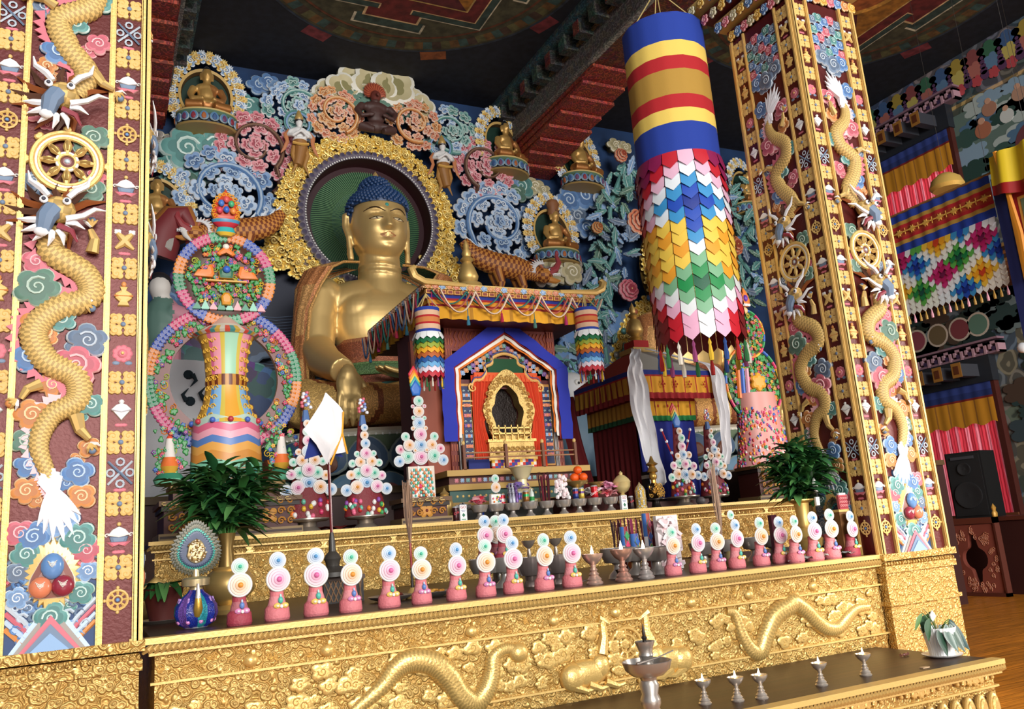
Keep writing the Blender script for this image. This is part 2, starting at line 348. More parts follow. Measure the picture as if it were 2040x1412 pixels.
# painted figures and clouds of the mural, part of the wall's surface: flat paint layers
def mural():
    b=MB(); X=XR-.03; rnd=random.Random(5)
    b.push(Matrix(((0,1,0,X),(1,0,0,0),(0,0,1,0),(0,0,0,1))))      # u -> world y , raised towards -x
    def disc(y,z,r,c,k=0,sx=1,lob=0,a0=0):
        pts=lobed(r,lob,.2,5,sx,a0) if lob else circ(r,20,r*sx)
        b.plate([(p[0]+y,p[1]+z) for p in pts],.004+.002*k,c)
    b.plate([(6.3,9.2),(6.3,7.2),(10.0,7.2),(10.0,9.2)],.003,hexc('5f746c'))
    for i in range(46):
        y=rnd.uniform(6.6,9.9); z=rnd.uniform(7.2,9.3); disc(y,z,rnd.uniform(.12,.3),hexc(rnd.choice(['4f6f8c','86a0b4','35524c','6d8a94','28443e','a8b4b0'])),rnd.randint(0,3),1.7,6)
    for (y,z,s,c) in ((9.2,9.0,.15,'a87a64'),(8.6,9.0,.14,'b08a74'),(9.4,8.65,.17,'a86a50'),(8.9,8.7,.14,'c8ccc8'),(7.4,8.9,.2,'b08a6c')):
        disc(y,z,s,hexc(c),5); disc(y,z+s*1.1,s*.4,hexc('c89a80'),6)
    y,z=8.45,7.75; disc(y,z+.25,.42,hexc('6a3a40'),5); disc(y,z+.28,.16,hexc('e8e4e0'),8,.85); disc(y,z-.12,.26,hexc('e4e2e4'),7); disc(y,z-.45,.5,hexc('d8dce2'),6,.5); disc(y,z+.48,.09,hexc('b8923c'),9); disc(y+.4,z-.2,.2,hexc('c8793a'),7)
    for i in range(120):
        y=rnd.uniform(7.4,13.4); z=rnd.choice([rnd.uniform(4.4,5.6),rnd.uniform(1.5,4.2)]); 
        if z<4.3 and 9.9<y<12.6: continue
        disc(y,z,rnd.uniform(.1,.28),hexc(rnd.choice(['2a4040','37464c','5c6a60','1d3030','6a7a7c','4a3a30','22302a'])),rnd.randint(0,3),1.6,6)
    for y,c in ((12.2,'8a5a3a'),(11.7,'8a4450'),(11.2,'6a5a40'),(10.7,'7a3a40'),(10.3,'5a7a6a')): disc(y,4.95,.24,hexc('c0b0a0'),4); disc(y,4.95,.2,hexc(c),5)
    for i in range(26):
        y=5+i*.36; disc(y,10.12,.2,hexc(['8a4a4a','a89040','44608a','3c6a50'][i%4]),1,1.3,6); disc(y,9.9,.16,hexc(['b06a60','c0b060','6080a0'][i%3]),2,1,5); disc(y,9.66,.11,hexc('b84a50'),3,1,5)
        for k in range(5): disc(y+.18,9.7+k*.09,.09-k*.014,hexc('5a3a5c'),4)
    b.pop(); return b
mural_o=struct('trim_3',mural(),PAINT(),smooth=False)
# gallery soffit above the lower window
b=MB(); b.box(XR-1.3,XR,6.5,13.2,5.5,5.62,hexc('6a3c22'))
for k in range(5): b.box(XR-1.32-.03*k,XR,6.5,13.2,5.62+.06*k,5.68+.06*k,hexc(['8a6030','3a2418','7a4a28','2a1c18','8a6a38'][k]))
for i in range(18): b.tube([(XR-.65+.4*math.cos(t*.3)*(1+i%3*.2),6.9+i*.35+.18*math.sin(t*.3),5.495) for t in range(22)],.012,hexc('3a1c12'),4)
struct('trim_4',b,PAINT())
# ================================================================ carved pillars
PW=.76
FACE=[(-.38,-.35),(-.22,-.19),(.19,.22),(.35,.38)]; PZ0,PZ1=1.25,6.05
def flower(mb,u,v,g=1):
    mb.at(u,0,v)
    D=[(-.066,.075),(0,.045),(.066,.075),(.066,.02),(.05,0),(.066,-.02),(.066,-.075),(0,-.045),(-.066,-.075),(-.066,-.02),(-.05,0),(-.066,.02)]
    mb.blob(D,.012,[CL['slate'][0],CL['slate'][2],CL['slate'][1],DRED],steps=((1,0),(1,.7),(.9,1),(.8,.8)))
    for a in range(4):
        s1=1 if a%2 else -1; s2=1 if a>1 else -1
        mb.blob([(x*.034+s1*.033,z*.034+s2*.030) for x,z in lobed(1,4,.22,4)],.026,[gold(.35),gold(.8),gold(1),gold(.9)])
        mb.spiral(s1*.036,s2*.032,.02,1.1,.004,gold(1.05),y=-.026,a0=0 if s1>0 else PI,sg=s1*s2,k=7,n=4)
    for s1 in (-1,1): mb.blob([(x*.017+s1*.05,z*.014) for x,z in circ(1,8)],.02,gold(.9))
    mb.ball(0,-.03,0,.013,.008,.013,CL['slate'][1],8); mb.blob(circ(.02,10),.026,[gold(.5),gold(.9)])
    mb.pop()
def motif(mb,u,v,k):
    mb.at(u,0,v); wh=(.75,.74,.72)
    L=lambda z,r=.03,c='pink': [mb.blob([(x*r+d*r*.8,zz*r*.55+z) for x,zz in circ(1,8)],.014,[CL[c][0],CL[c][2],CL[c][1]]) for d in (-1,0,1)]
    if k=='knot':
        for s_ in (-.028,0,.028):
            mb.tube([(s_-.028,-.018,-.03+s_),(s_+.028,-.018,.03+s_)],.0055,CL['slate'][2],4); mb.tube([(s_-.028,-.022,.03-s_),(s_+.028,-.022,-.03-s_)],.0055,CL['slate'][1],4)
        for x_,z_ in ((0,.055),(0,-.055),(.045,0),(-.045,0)): mb.tube([(x_+.018*math.cos(t),-.02,z_+.018*math.sin(t)) for t in [i*PI/4 for i in range(9)]],.005,CL['slate'][2],4)
        L(-.085,.018)
    elif k=='umbrella':
        mb.blob([(-.055,.0),(-.03,.03),(0,.045),(.03,.03),(.055,0),(0,-.012)],.03,[wh,wh,(.85,.85,.82)]); mb.blob([(-.045,-.005),(.045,-.005),(.035,-.035),(-.035,-.035)],.022,[CL['slate'][0],CL['slate'][1],CL['slate'][1]])
        mb.blob([(-.06,-.03),(.06,-.03),(.03,-.055),(0,-.045),(-.03,-.055)],.024,[CL['pink'][0],CL['pink'][2],CL['pink'][1]]); mb.ball(0,-.02,.055,.011,col=gold(.9),n=6); L(-.08,.018)
        for d in (-.055,.055): mb.spiral(d,0,.013,1,.004,wh,y=-.02,k=6,n=4)
    elif k=='wheel':
        N=14
        for r,w_ in ((.046,.007),(.02,.005)): mb.tube([(r*math.cos(2*PI*i/N),-.018,r*math.sin(2*PI*i/N)) for i in range(N+1)],w_,gold(.95),5)
        mb.ball(0,-.02,0,.01,.008,.01,CL['blue'][1],6)
        for i in range(8):
            a=i*PI/4; mb.tube([(.015*math.cos(a),-.018,.015*math.sin(a)),(.044*math.cos(a),-.018,.044*math.sin(a))],[.003,.008],gold(.95),4)
            if i%2==0: mb.ball(.058*math.cos(a),-.018,.058*math.sin(a),.009,.008,.009,gold(.9),6)
    elif k=='fish':
        for s_ in (-1,1):
            mb.tube([(s_*.035,-.015,.04),(s_*.012,-.018,.015),(s_*-.015,-.018,-.02),(s_*-.045,-.015,-.045)],[.012,.02,.018,.008],gold(.9),6); mb.blob([(s_*.035+x*.02,.05+z*.016) for x,z in lobed(1,4,.2,3)],.022,[wh,wh,wh])
        L(-.07,.018)
    elif k=='vase':
        mb.blob([(-.02,.055),(.02,.055),(.012,.035),(.042,.015),(.042,-.012),(.018,-.035),(.03,-.055),(-.03,-.055),(-.018,-.035),(-.042,-.012),(-.042,.015),(-.012,.035)],.03,[gold(.4),gold(.9),gold(1)]); mb.ball(0,-.02,.065,.013,.01,.016,CL['orange'][1],6)
        mb.tube([(-.045,-.028,.0),(.045,-.028,.0)],.005,CL['orange'][1],4)
    elif k=='lotus':
        for i in range(9):
            a=i*2*PI/9; mb.blob([(x*.02+.032*math.cos(a),z*.02+.03*math.sin(a)) for x,z in circ(1,8)],.018,[CL['pink'][0],CL['pink'][2],CL['pink'][1]])
        mb.blob(circ(.026,9),.028,[CL['pink'][0],CL['pink'][2],CL['pink'][1]]); mb.ball(0,-.03,0,.009,col=gold(1),n=6)
        for s_ in (-1,1): mb.blob([(s_*.03+x*.02,-.05+z*.012) for x,z in circ(1,8)],.015,[CL['slate'][0],CL['slate'][2],CL['slate'][1]])
    elif k=='conch':
        mb.blob([(-.05,.015),(-.025,.04),(0,.05),(.025,.04),(.05,.015),(.02,-.02),(0,-.045),(-.02,-.02)],.032,[wh,wh,(.86,.85,.82)]); mb.ball(0,-.02,.055,.014,.012,.012,wh,6)
        mb.tube([(-.045,-.03,.012),(0,-.034,.0),(.045,-.03,.012)],.004,(.55,.55,.6),4); L(-.065,.018)
    mb.pop()
SEQ=['conch','knot','umbrella','wheel','umbrella','fish','vase','lotus']
def scaly(i,j): return gold(.98) if (i+j)%2 else gold(.58)
def dragon(mb,path,rad,flip=1,fins='pink'):
    """coiling carved dragon: path of (u,v), radii; last point is the tail, first the neck"""
    P=cr([(p[0],-.03,p[1]) for p in path],14); n=len(P); R=1.12*np.interp(np.linspace(0,1,n),np.linspace(0,1,len(rad)),rad)
    n2=14; rows=[]
    ref=Vector((0,-1,0))
    for i,p in enumerate(P):
        t=Vector(P[min(i+1,n-1)]-P[max(i-1,0)]).normalized(); s_=t.cross(ref)
        rows.append([tuple(Vector(p)+(s_*math.cos(2*PI*j/n2)+ref*math.sin(2*PI*j/n2)*.8)*R[i]*(1.0 if (i+j)%2 else .86)) for j in range(n2)])
        if i%3==0 and 2<i<n-3:                     # dorsal fin
            q=Vector(p)+s_*R[i]*.95*flip; e=q+s_*R[i]*.75*flip+t*R[i]*.9; q2=q+t*R[i]*1.1
            c=CL[fins][2] if i>n*.6 else CL[fins][1]
            mb.add([tuple(q+ref*.008),tuple(e+ref*.01),tuple(q2+ref*.008),tuple(q-ref*.008),tuple(e-ref*.0),tuple(q2-ref*.008)],[(0,1,2),(5,4,3),(0,3,4,1),(1,4,5,2)],c)
    mb.grid(rows,scaly,True)
    # bushy white tail
    t=Vector(P[-1]-P[-4]).normalized(); a0=math.atan2(t.z,t.x)
    for k in range(7):
        a=a0+(k-3)*.2; L=.26-.03*abs(k-3); e=Vector(P[-2]); w_=.02
        mb.tube([tuple(e+Vector((math.cos(a0+(k-3)*.35)*L*f*.35 if False else math.cos(a)*L*f,-.012+.004*(k%2),math.sin(a)*L*f))) for f in (-.5,0,.35,.7,1)],[.012,.03,.028,.016,.002],(.80,.80,.84),5)
def leg(mb,x,z,a,s=1,orb='slate'):
    c,s_=math.cos(a),math.sin(a)
    mb.tube([(x,-.05,z),(x+c*.07*s,-.06,z+s_*.07*s),(x+c*.12*s-s_*.03,-.055,z+s_*.12*s+c*.03)],[.032*s,.024*s,.015*s],scaly,8)
    ex,ez=x+c*.14*s-s_*.03,z+s_*.14*s+c*.03
    for k in (-1,0,1,2): mb.tube([(ex,-.055,ez),(ex+.03*math.cos(a+k*.6),-.07,ez+.03*math.sin(a+k*.6)),(ex+.05*math.cos(a+k*.5),-.05,ez+.05*math.sin(a+k*.5))],[.009,.008,.002],gold(.9) if k<2 else (.8,.8,.8),5)
    mb.ball(ex+.035*c,-.05,ez+.035*s_,.02,.018,.02,CL[orb][1],8)
def dhead(mb,x,z,sx=1,up=1,s=1):
    mb.push(Matrix.Translation((x,0,z))@Matrix.Diagonal((sx*s,s,up*s,1))); wh=(.82,.82,.84)
    rnd=random.Random(3)
    for k in range(13):                           # mane of brown hair
        a=PI*(.15+k/13*1.55); mb.tube([(.05*math.cos(a),-.02,.05*math.sin(a)),(.12*math.cos(a+.1),-.03,.10*math.sin(a+.1)),(.19*math.cos(a-.05),-.02,.17*math.sin(a-.05))],[.016,.014,.002],CL['brown'][1] if k%2 else CL['orange'][0],4)
    mb.ball(0,-.06,0,.062,.05,.055,lambda i,j:scaly(i,j),10)          # cheek with scales
    mb.tube([(-.02,-.08,-.01),(-.04,-.1,-.05),(-.05,-.09,-.10)],[.04,.036,.026],CL['slate'][1],8); mb.ball(-.055,-.10,-.11,.026,.02,.02,wh,8)
    for d in (-1,1):
        mb.ball(-.01+d*.04,-.115,.018,.016,.01,.016,wh,8); mb.ball(-.01+d*.04,-.125,.018,.008,.006,.008,(.03,.03,.05),6)
        mb.tube([(d*.035,-.1,.04),(d*.06,-.1,.07),(d*.10,-.09,.10),(d*.11,-.07,.15)],[.012,.014,.01,.003],wh,5)
    for k in range(7):                            # toothed white jaw ruff
        a=-PI*.95+k*PI*.15; mb.tube([(-.02+.05*math.cos(a),-.085,-.05+.05*math.sin(a)),(-.02+.085*math.cos(a),-.09,-.05+.08*math.sin(a)),(-.02+.12*math.cos(a-.1),-.075,-.05+.11*math.sin(a-.1))],[.013,.012,.002],wh,5)
    mb.tube([(.03,-.1,-.05),(.09,-.11,-.035),(.13,-.1,.0),(.17,-.08,.005)],[.014,.012,.010,.002],wh,5)
    mb.tube([(.0,-.1,-.08),(.05,-.1,-.10),(.07,-.09,-.14)],[.014,.012,.004],CL['pink'][0],5)
    mb.pop()
def face_frame(mb,z0,z1):
    for a,c in FACE: mb.box(a,c,-.035,.0,z0,z1,gold(.98)); mb.box(a+.008,c-.008,-.042,-.03,z0,z1,gold(1.05))
def face_strips(mb,z0,z1):
    k=0; v=4.55-.31*11
    while v<z1:
        if v>z0+.03:
            for u in (-.285,.285):
                motif(mb,u,v,SEQ[(1-(k-11))%8])
        if v+.155<z1-.05 and v+.155>z0+.08:
            for u in (-.285,.285): flower(mb,u,v+.155)
        v+=.31; k+=1
def waves(mb,z0):
    cs=[CL['slate'][1],CL['blue'][1],CL['sky'][1],CL['slate'][2]]
    mb.plate([(-.19,z0),(.19,z0),(.19,z0+.3),(.1,z0+.36),(-.1,z0+.36),(-.19,z0+.3)],.014,CL['blue'][0])
    for r in range(6):
        z=z0+.05+.052*r
        for k in range(8):
            u=-.17+.048*k+(.024 if r%2 else 0)
            if abs(u)<.165: mb.spiral(u,z,.027,1.2,.008,cs[(r+k)%4],y=-.022,a0=PI*.1,sg=1,k=7,n=4)
    for s_ in (1,-1):
        for k,c in enumerate(('slate','pink','blue','orange')):
            mb.tube([(s_*.19,-.014,z0+.22-.035*k),(s_*.11,-.02,z0+.14-.035*k),(s_*.05,-.014,z0+.05-.035*k if k<1 else z0+.02)],.012,CL[c][1] if k%2 else CL[c][2],5)
    for k,c in enumerate(('blue','grey','pink','slate','sky')):        # mountain
        h=.24-.04*k; wd=.17-.022*k; mb.plate([(-wd,z0),(0,z0+h),(wd,z0)],.03+.008*k,CL[c][1] if k else CL[c][2])
def jewels(mb,z):
    N=28; pts=[]                                     # flame border
    for i in range(N*2):
        a=2*PI*i/(N*2)+PI/2; r=(.125 if i%2 else .155)*(1+.16*max(0,math.sin(a)))*(1-.1*abs(math.cos(a)))
        pts.append((r*math.cos(a)*.92,z+r*math.sin(a)*1.12+.01))
    mb.blob(pts,.04,[gold(.5),gold(.95),gold(1),gold(.9)])
    tri=[(.1*math.cos(a)*(1+.12*math.cos(3*(a-PI/2))),z+.115*math.sin(a)*(1+.12*math.cos(3*(a-PI/2)))) for a in [2*PI*i/30 for i in range(30)]]
    mb.blob(tri,.052,[(.8,.78,.7),(.85,.83,.75),(.25,.1,.08)])
    mb.ball(0,-.06,z+.055,.05,.03,.062,CL['blue'][1],12)
    for d in (-1,1): mb.ball(d*.047,-.062,z-.04,.05,.03,.05,CL['pink'][0] if d>0 else CL['coral'][1],12)
    for (x_,z_) in ((0,.08),(-.047,-.015),(.047,-.015)):
        for k in range(3): mb.tube([(x_-.02+.004*k,-.092,z+z_-.008*k),(x_,-.095,z+z_-.014-.008*k),(x_+.02-.004*k,-.092,z+z_-.008*k)],.0018,(.8,.78,.7),4)
def bigwheel(mb,z,mx=1):
    N=36
    for r,w_,c in ((.165,.014,gold(1)),(.145,.008,(.85,.82,.75)),(.132,.010,gold(.9)),(.05,.008,(.85,.82,.75)),(.04,.008,gold(.95))):
        mb.tube([(r*math.cos(2*PI*i/N),-.04,z+r*math.sin(2*PI*i/N)) for i in range(N+1)],w_,c,6,caps=False)
    mb.blob(circ(.035,14,None,0,z),.045,[CL['blue'][1],(.7,.68,.6),(.2,.08,.08)]); mb.ball(0,-.045,z,.015,.01,.015,CL['slate'][2],8)
    for i in range(8):
        a=i*PI/4; c,s_=math.cos(a),math.sin(a); mb.tube([(.04*c,-.04,z+.04*s_),(.085*c,-.042,z+.085*s_),(.13*c,-.04,z+.13*s_)],[.008,.024,.010],gold(.95),6)
        mb.tube([(.06*c,-.062,z+.06*s_),(.11*c,-.062,z+.11*s_)],[.006,.010],gold(.6),4); 
        mb.blob([(x*.026+.188*c,z_*.026+z+.188*s_) for x,z_ in lobed(1,3,.2,4,1,a)],.035,[gold(.5),gold(.9),gold(1)])
def panel_parts():
    """one carved face, built once; u across, z up, raised towards -Y"""
    out={}
    b=MB(); b.box(-.38,.38,-.012,.0,PZ0,PZ1,RED); face_frame(b,PZ0,PZ1); out['gilded_frame']=(b,GOLDP())
    b=MB(); face_strips(b,PZ0,PZ1); out['symbol_strip']=(b,PAINT())
    b=MB(); bigwheel(b,3.72); out['dharma_wheel']=(b,GOLDP())
    b=MB(); jewels(b,1.58); out['flaming_jewels']=(b,GLOSS())
    b=MB(); waves(b,PZ0); out['waves_and_mountain']=(b,PAINT())
    b=MB()
    C=[(-.09,1.78,.055,'blue'),(.11,1.76,.06,'teal'),(-.15,1.80,.05,'pink'),(.03,1.84,.06,'sky'),(-.12,1.70,.05,'teal'),(.15,1.70,.05,'pink'),(-.15,1.62,.04,'slate'),(.16,1.60,.04,'sky'),(.13,1.50,.045,'teal'),(-.15,1.50,.04,'sky'),(0,1.40,.055,'teal'),
       (-.13,2.0,.05,'orange'),(.12,1.96,.05,'orange'),(-.12,2.12,.05,'blue'),(.10,2.08,.055,'blue'),(-.14,2.24,.05,'green'),(.15,2.2,.04,'orange'),(-.12,2.37,.06,'orange'),(.15,2.42,.05,'teal'),(.08,2.62,.08,'pink'),(-.14,2.66,.06,'blue'),(-.03,2.52,.05,'orange'),
       (-.12,2.82,.06,'orange'),(.13,2.75,.07,'slate'),(.10,2.98,.05,'blue'),(-.12,3.02,.08,'green'),(-.13,3.16,.05,'pink'),(.0,2.86,.05,'teal'),(.12,3.58,.055,'green'),(.15,3.66,.035,'pink'),(-.16,3.6,.045,'slate'),(.13,3.88,.06,'green'),(-.16,3.98,.04,'pink'),
       (-.06,4.36,.065,'blue'),(-.12,4.27,.04,'orange'),(.14,4.45,.05,'pink'),(.02,4.55,.05,'teal'),(-.14,4.62,.05,'slate'),(.14,4.72,.055,'teal'),(-.1,4.85,.07,'pink'),(.12,4.95,.05,'orange'),(-.14,5.0,.04,'blue'),(.13,5.12,.06,'pink'),(-.13,5.22,.06,'blue'),(0,5.45,.07,'slate'),(-.12,5.48,.06,'blue'),(.12,5.5,.06,'slate')]
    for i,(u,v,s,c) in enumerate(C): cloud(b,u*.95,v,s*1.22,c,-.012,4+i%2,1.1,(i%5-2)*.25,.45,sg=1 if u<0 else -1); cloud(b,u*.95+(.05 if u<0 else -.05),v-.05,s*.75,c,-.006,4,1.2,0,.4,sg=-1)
    for r in range(4):
        for k in range(5): cloud(b,-.15+.075*k,5.58+.1*r+.03*(k%2),.045,('pink','blue','teal','slate')[(r+k)%4],-.012,4,1.2,0,.4)
    for s_ in (-1,1):
        for k in range(4): b.tube([(s_*.19,-.014,1.66-.03*k),(s_*.12,-.02,1.72-.03*k),(s_*.07,-.014,1.80-.04*k)],.009,CL['pink'][1] if k%2 else CL['slate'][1],5)
    out['painted_clouds']=(b,PAINT())
    b=MB()
    dragon(b,[(-.02,3.34),(-.06,3.22),(.10,3.10),(.12,2.98),(-.04,2.9),(-.12,2.78),(-.06,2.64),(.07,2.56),(.08,2.44),(-.03,2.36),(-.08,2.22),(-.03,2.06),(-.01,1.98)],[.05,.062,.062,.06,.06,.062,.062,.06,.055,.05,.042,.032,.022],1)
    leg(b,.13,3.22,PI*.45); leg(b,-.08,2.52,PI*1.15,.9,'orange'); leg(b,.08,2.36,-PI*.42,1.1); leg(b,.0,2.98,-PI*.2,.8)
    dhead(b,-.03,3.43,1,1,1.3)
    out['lower_dragon']=(b,PAINT())
    b=MB()
    dragon(b,[(.02,4.12),(.08,4.25),(-.02,4.40),(-.06,4.55),(.08,4.66),(.10,4.78),(-.02,4.90),(-.06,5.02),(-.01,5.14)],[.05,.06,.062,.062,.062,.06,.052,.04,.025],-1)
    leg(b,.12,4.25,-PI*.3); leg(b,-.08,4.62,PI*.85,.9,'orange'); leg(b,.1,4.95,PI*.3,.9)
    dhead(b,-.03,4.08,1,1,1.3)
    out['upper_dragon']=(b,PAINT())
    return out
def make_pillar(name,label,x0,flip):
    root=thing(name,label,'pillar',(x0,4.73,0))
    b=MB(); b.box(-.37,.37,.0,.74,PZ0,PZ1,RED); b.box(-.38,-.34,-.03,.03,PZ0,PZ1,gold(1)); b.box(.34,.385,-.03,.78,PZ0,PZ0+.01,gold(1)); b.box(-.32,.32,.05,.69,PZ1,ZC,RED)
    for sx in (-.385,.355): 
        for sy in (-.035,.745): b.box(sx,sx+.03,sy,sy+.03,PZ0,PZ1,gold(1))
    b.build('pillar_shaft',PAINT(),root)
    b=MB(); b.box(-.385,.385,-.03,.77,0,PZ0-.06,gold(.95)); b.box(-.40,.40,-.05,.79,PZ0-.14,PZ0-.09,gold(1)); b.box(-.41,.41,-.06,.80,PZ0-.05,PZ0,gold(1))
    for i in range(26):
        u=-.38+.0304*i; b.blob([(u+x*.012,z*.016+PZ0-.075) for x,z in circ(1,6)],.05,gold(.9),back=.0)
    b.box(-.40,.40,-.05,.79,PZ0-.38,PZ0-.35,gold(1)); b.build('pillar_base',REP(),root,smooth=False)
    b=MB(); 
    for r in range(4):                            # carved capital
        w_=.4+.08*r; z=PZ1+.12*r
        b.box(-w_,w_,-(w_-.38),.74+(w_-.38),z+.04,z+.12,gold(.8) if r%2 else RED)
        for i in range(9):
            u=-w_+.02+2*w_*i/9+.05; cloud(b,u,z+.05,.05,('gold','pink','blue','orange')[(i+r)%4],-(w_-.38),5,1,0,.4)
            b.push(Matrix.Translation((-.38,.37,0))@Matrix.Rotation(-PI/2,4,'Z')); cloud(b,u,z+.05,.05,('gold','blue','pink','cream')[(i+r)%4],-(w_-.38),5,1,0,.4); b.pop()
    b.build('capital',PAINT(),root)
    return root
PANEL=panel_parts()
proto={k:v[0].build(k,v[1]) for k,v in PANEL.items()}
def put_faces(root,faces):
    first=True
    for (x,y,rz,mx) in faces:
        for k,o in proto.items():
            c=o.copy(); scene.collection.objects.link(c); c.parent=root; c.location=(x,y,0); c.rotation_euler=(0,0,rz); c.scale=(mx,1 if rz==0 else .5,1)
pl=make_pillar('carved_pillar','tall carved temple pillar nearest the camera at the left edge, coiling dragons and wheel on red',-.17,1)
put_faces(pl,[(0,0,0,1),(.38,.37,PI/2,1)])
pr=make_pillar('carved_pillar','carved dragon pillar at the far right end of the golden altar, two faces showing',5.77,-1)
put_faces(pr,[(0,0,0,-1),(-.38,.37,-PI/2,1)])
for o in proto.values(): bpy.data.objects.remove(o)
# ================================================================ golden altar
def pq(px,py,Y): p=atY(px,py,Y); return (p[0],p[2])
def rope(mb,x0,x1,y,z,r,col=None):                # twisted rope edging
    n=int((x1-x0)/(r*1.15))
    for i in range(n):
        x=x0+(x1-x0)*(i+.5)/n; mb.tube([(x-r*.9,y-r*.25,z-r*.7),(x,y-r*.9,z),(x+r*.9,y-r*.25,z+r*.7)],[r*.35,r*.6,r*.35],col or gold(.9),5)
def scroll_row(mb,x0,x1,y,z,r,seed,dens=1.):      # raised curls scattered over a band
    rnd=random.Random(seed); n=int((x1-x0)/(r*2)*dens)
    for i in range(n):
        x=x0+(x1-x0)*(i+.5)/n+rnd.uniform(-.3,.3)*r
        mb.spiral(x,z+rnd.uniform(-.2,.2)*r,r*rnd.uniform(.8,1.05),1.4,r*.16,gold(1),y=y,a0=rnd.uniform(0,6),sg=rnd.choice((-1,1)),k=7,n=4)
WOOD=lambda:mat('table_wood',.42,kind='wood')
GT=gold(.92)
def tier(name,label,x0,x1,yf,yb,z0,z1,bands,rr):
    root=thing(name,label,'altar',((x0+x1)/2,yf,z0)); cx=(x0+x1)/2
    b=MB(); b.box(x0-cx,x1-cx,-.02,yb-yf,z1-z0-.035,z1-z0,hexc('3e281a')); o=b.build('tabletop',WOOD(),root,smooth=False)
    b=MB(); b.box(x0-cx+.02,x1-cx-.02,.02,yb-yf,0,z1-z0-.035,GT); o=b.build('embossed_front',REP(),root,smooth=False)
    b=MB(); b.box(x0-cx-.03,x1-cx+.03,-.05,.04,z1-z0-.028,z1-z0+.002,gold(1)); b.box(x0-cx-.01,x1-cx+.01,-.03,.04,z1-z0-.085,z1-z0-.07,gold(.9)); rope(b,x0-cx-.03,x1-cx+.03,-.025,z1-z0-.05,.024,gold(.75))
    for z in bands: b.box(x0-cx,x1-cx,.0,.03,z-z0-.006,z-z0+.006,gold(1))
    b.build('rope_edging',GOLDP(),root)
    return root,cx
la,cx=tier('golden_altar','lower golden embossed altar table with dragons, holding the row of pink offering cakes',.27,5.39,4.75,7.36,0,1.25,[1.03,.68],1)
b=MB(); dx,dz=-cx,0; b.push(Matrix.Translation((-cx,.015,0)))
def P3(px,py): q=atY(px,py,4.75); return (q[0],q[2])
Z6=lambda L:[P3(260+x/2.55,1180+y/2.55) for x,y in L]; Z7=lambda L:[P3(1040+x/3.4,1100+y/3.4) for x,y in L]; Z8=lambda L:[P3(1540+x/4.08,1080+y/4.08) for x,y in L]
def snake(pts,r):
    P=cr([(p[0],0,p[1]) for p in pts],12); n=len(P); 
    b.tube([tuple(p) for p in P],[np.interp(i/(n-1),np.linspace(0,1,len(r)),r) for i in range(n)],lambda i,j:gold(1) if (i+j)%2 else gold(.72),10,flat=.8)
snake(Z6([(1120,620),(1190,560),(1290,470),(1350,390),(1430,345),(1540,360),(1620,430),(1680,520),(1750,560),(1810,500),(1840,420),(1850,330),(1900,290),(1960,290)]),[.03,.05,.07,.075,.07,.06,.045,.035])
snake(Z7([(1390,400),(1450,420),(1500,560),(1560,660),(1620,670),(1660,560),(1720,430),(1820,360)])+Z8([(180,490),(280,560),(370,650),(450,700),(540,690),(620,600),(690,540),(790,525)]),[.03,.05,.065,.07,.065,.06,.05,.03])
for z,s in ((P3(1034,1300),1),(P3(1338,1312),-1)): b.ball(z[0],0,z[1],.07,.05,.06,gold(1),10)
for L_ in (((1600,700),(1560,760),(1500,790)),((1660,520),(1750,560),(1840,590)),((1240,480),(1200,520),(1170,560))):
    pass
wc=P3(1250,1288); 
for r,q in ((.115,.012),(.075,.010),(.035,.009)): b.tube([(wc[0]+r*math.cos(t*PI/14),0,wc[1]+r*math.sin(t*PI/14)) for t in range(29)],q,gold(1),6)
for i in range(24): a=i*PI/12; b.spiral(wc[0]+.145*math.cos(a),wc[1]+.145*math.sin(a),.018,1,.004,gold(1),k=6,n=4)
for i in range(8): a=i*PI/4; b.tube([(wc[0]+.03*math.cos(a),0,wc[1]+.03*math.sin(a)),(wc[0]+.11*math.cos(a),0,wc[1]+.11*math.sin(a))],.008,gold(1),5)
for s in (-1,1):                                  # kneeling deer either side of the wheel
    x0=wc[0]+s*.31; z0=wc[1]-.12
    b.ball(x0,0,z0,.16,.05,.085,gold(1),18); b.ball(x0+s*.10,-.005,z0-.01,.09,.055,.085,gold(1),14); b.ball(x0-s*.10,0,z0+.03,.07,.05,.08,gold(1),12)
    for q in (-.12,.0,.1): b.tube([(x0+s*q,-.02,z0-.06),(x0+s*(q-.08),-.03,z0-.095),(x0+s*(q-.14),-.02,z0-.09)],[.03,.018,.012],gold(1),7)
    b.tube([(x0-s*.12,0,z0+.1),(x0-s*.15,0,z0+.2),(x0-s*.145,0,z0+.3)],[.045,.03,.025],gold(1),8); b.tube([(x0-s*.12,0,z0+.31),(x0-s*.2,0,z0+.27)],[.03,.012],gold(1),8)
rnd=random.Random(11)
for i in range(150):
    x=rnd.uniform(.35,5.3); z=rnd.uniform(.72,1.0); s=rnd.uniform(.025,.05)
    b.blob([(x+p[0],z+p[1]) for p in lobed(s,rnd.choice((3,4,5)),.2,5,1.3,rnd.uniform(0,3))],.012,[gold(.6),gold(.98),gold(1)]); b.spiral(x,z,s*.55,1.3,s*.1,gold(1),y=-.012,a0=rnd.uniform(0,6),k=7,n=4)
for i in range(300):
    x=rnd.uniform(.3,5.36); z=rnd.choice((rnd.uniform(1.05,1.15),rnd.uniform(.55,.66))); b.spiral(x,z,rnd.uniform(.016,.028),1.3,.0045,gold(1),y=.002,a0=rnd.uniform(0,6),sg=rnd.choice((-1,1)),k=6,n=4)
for px,py in ((735,1240),(830,1225)):
    x,z=P3(px,py-0); x=float(x)
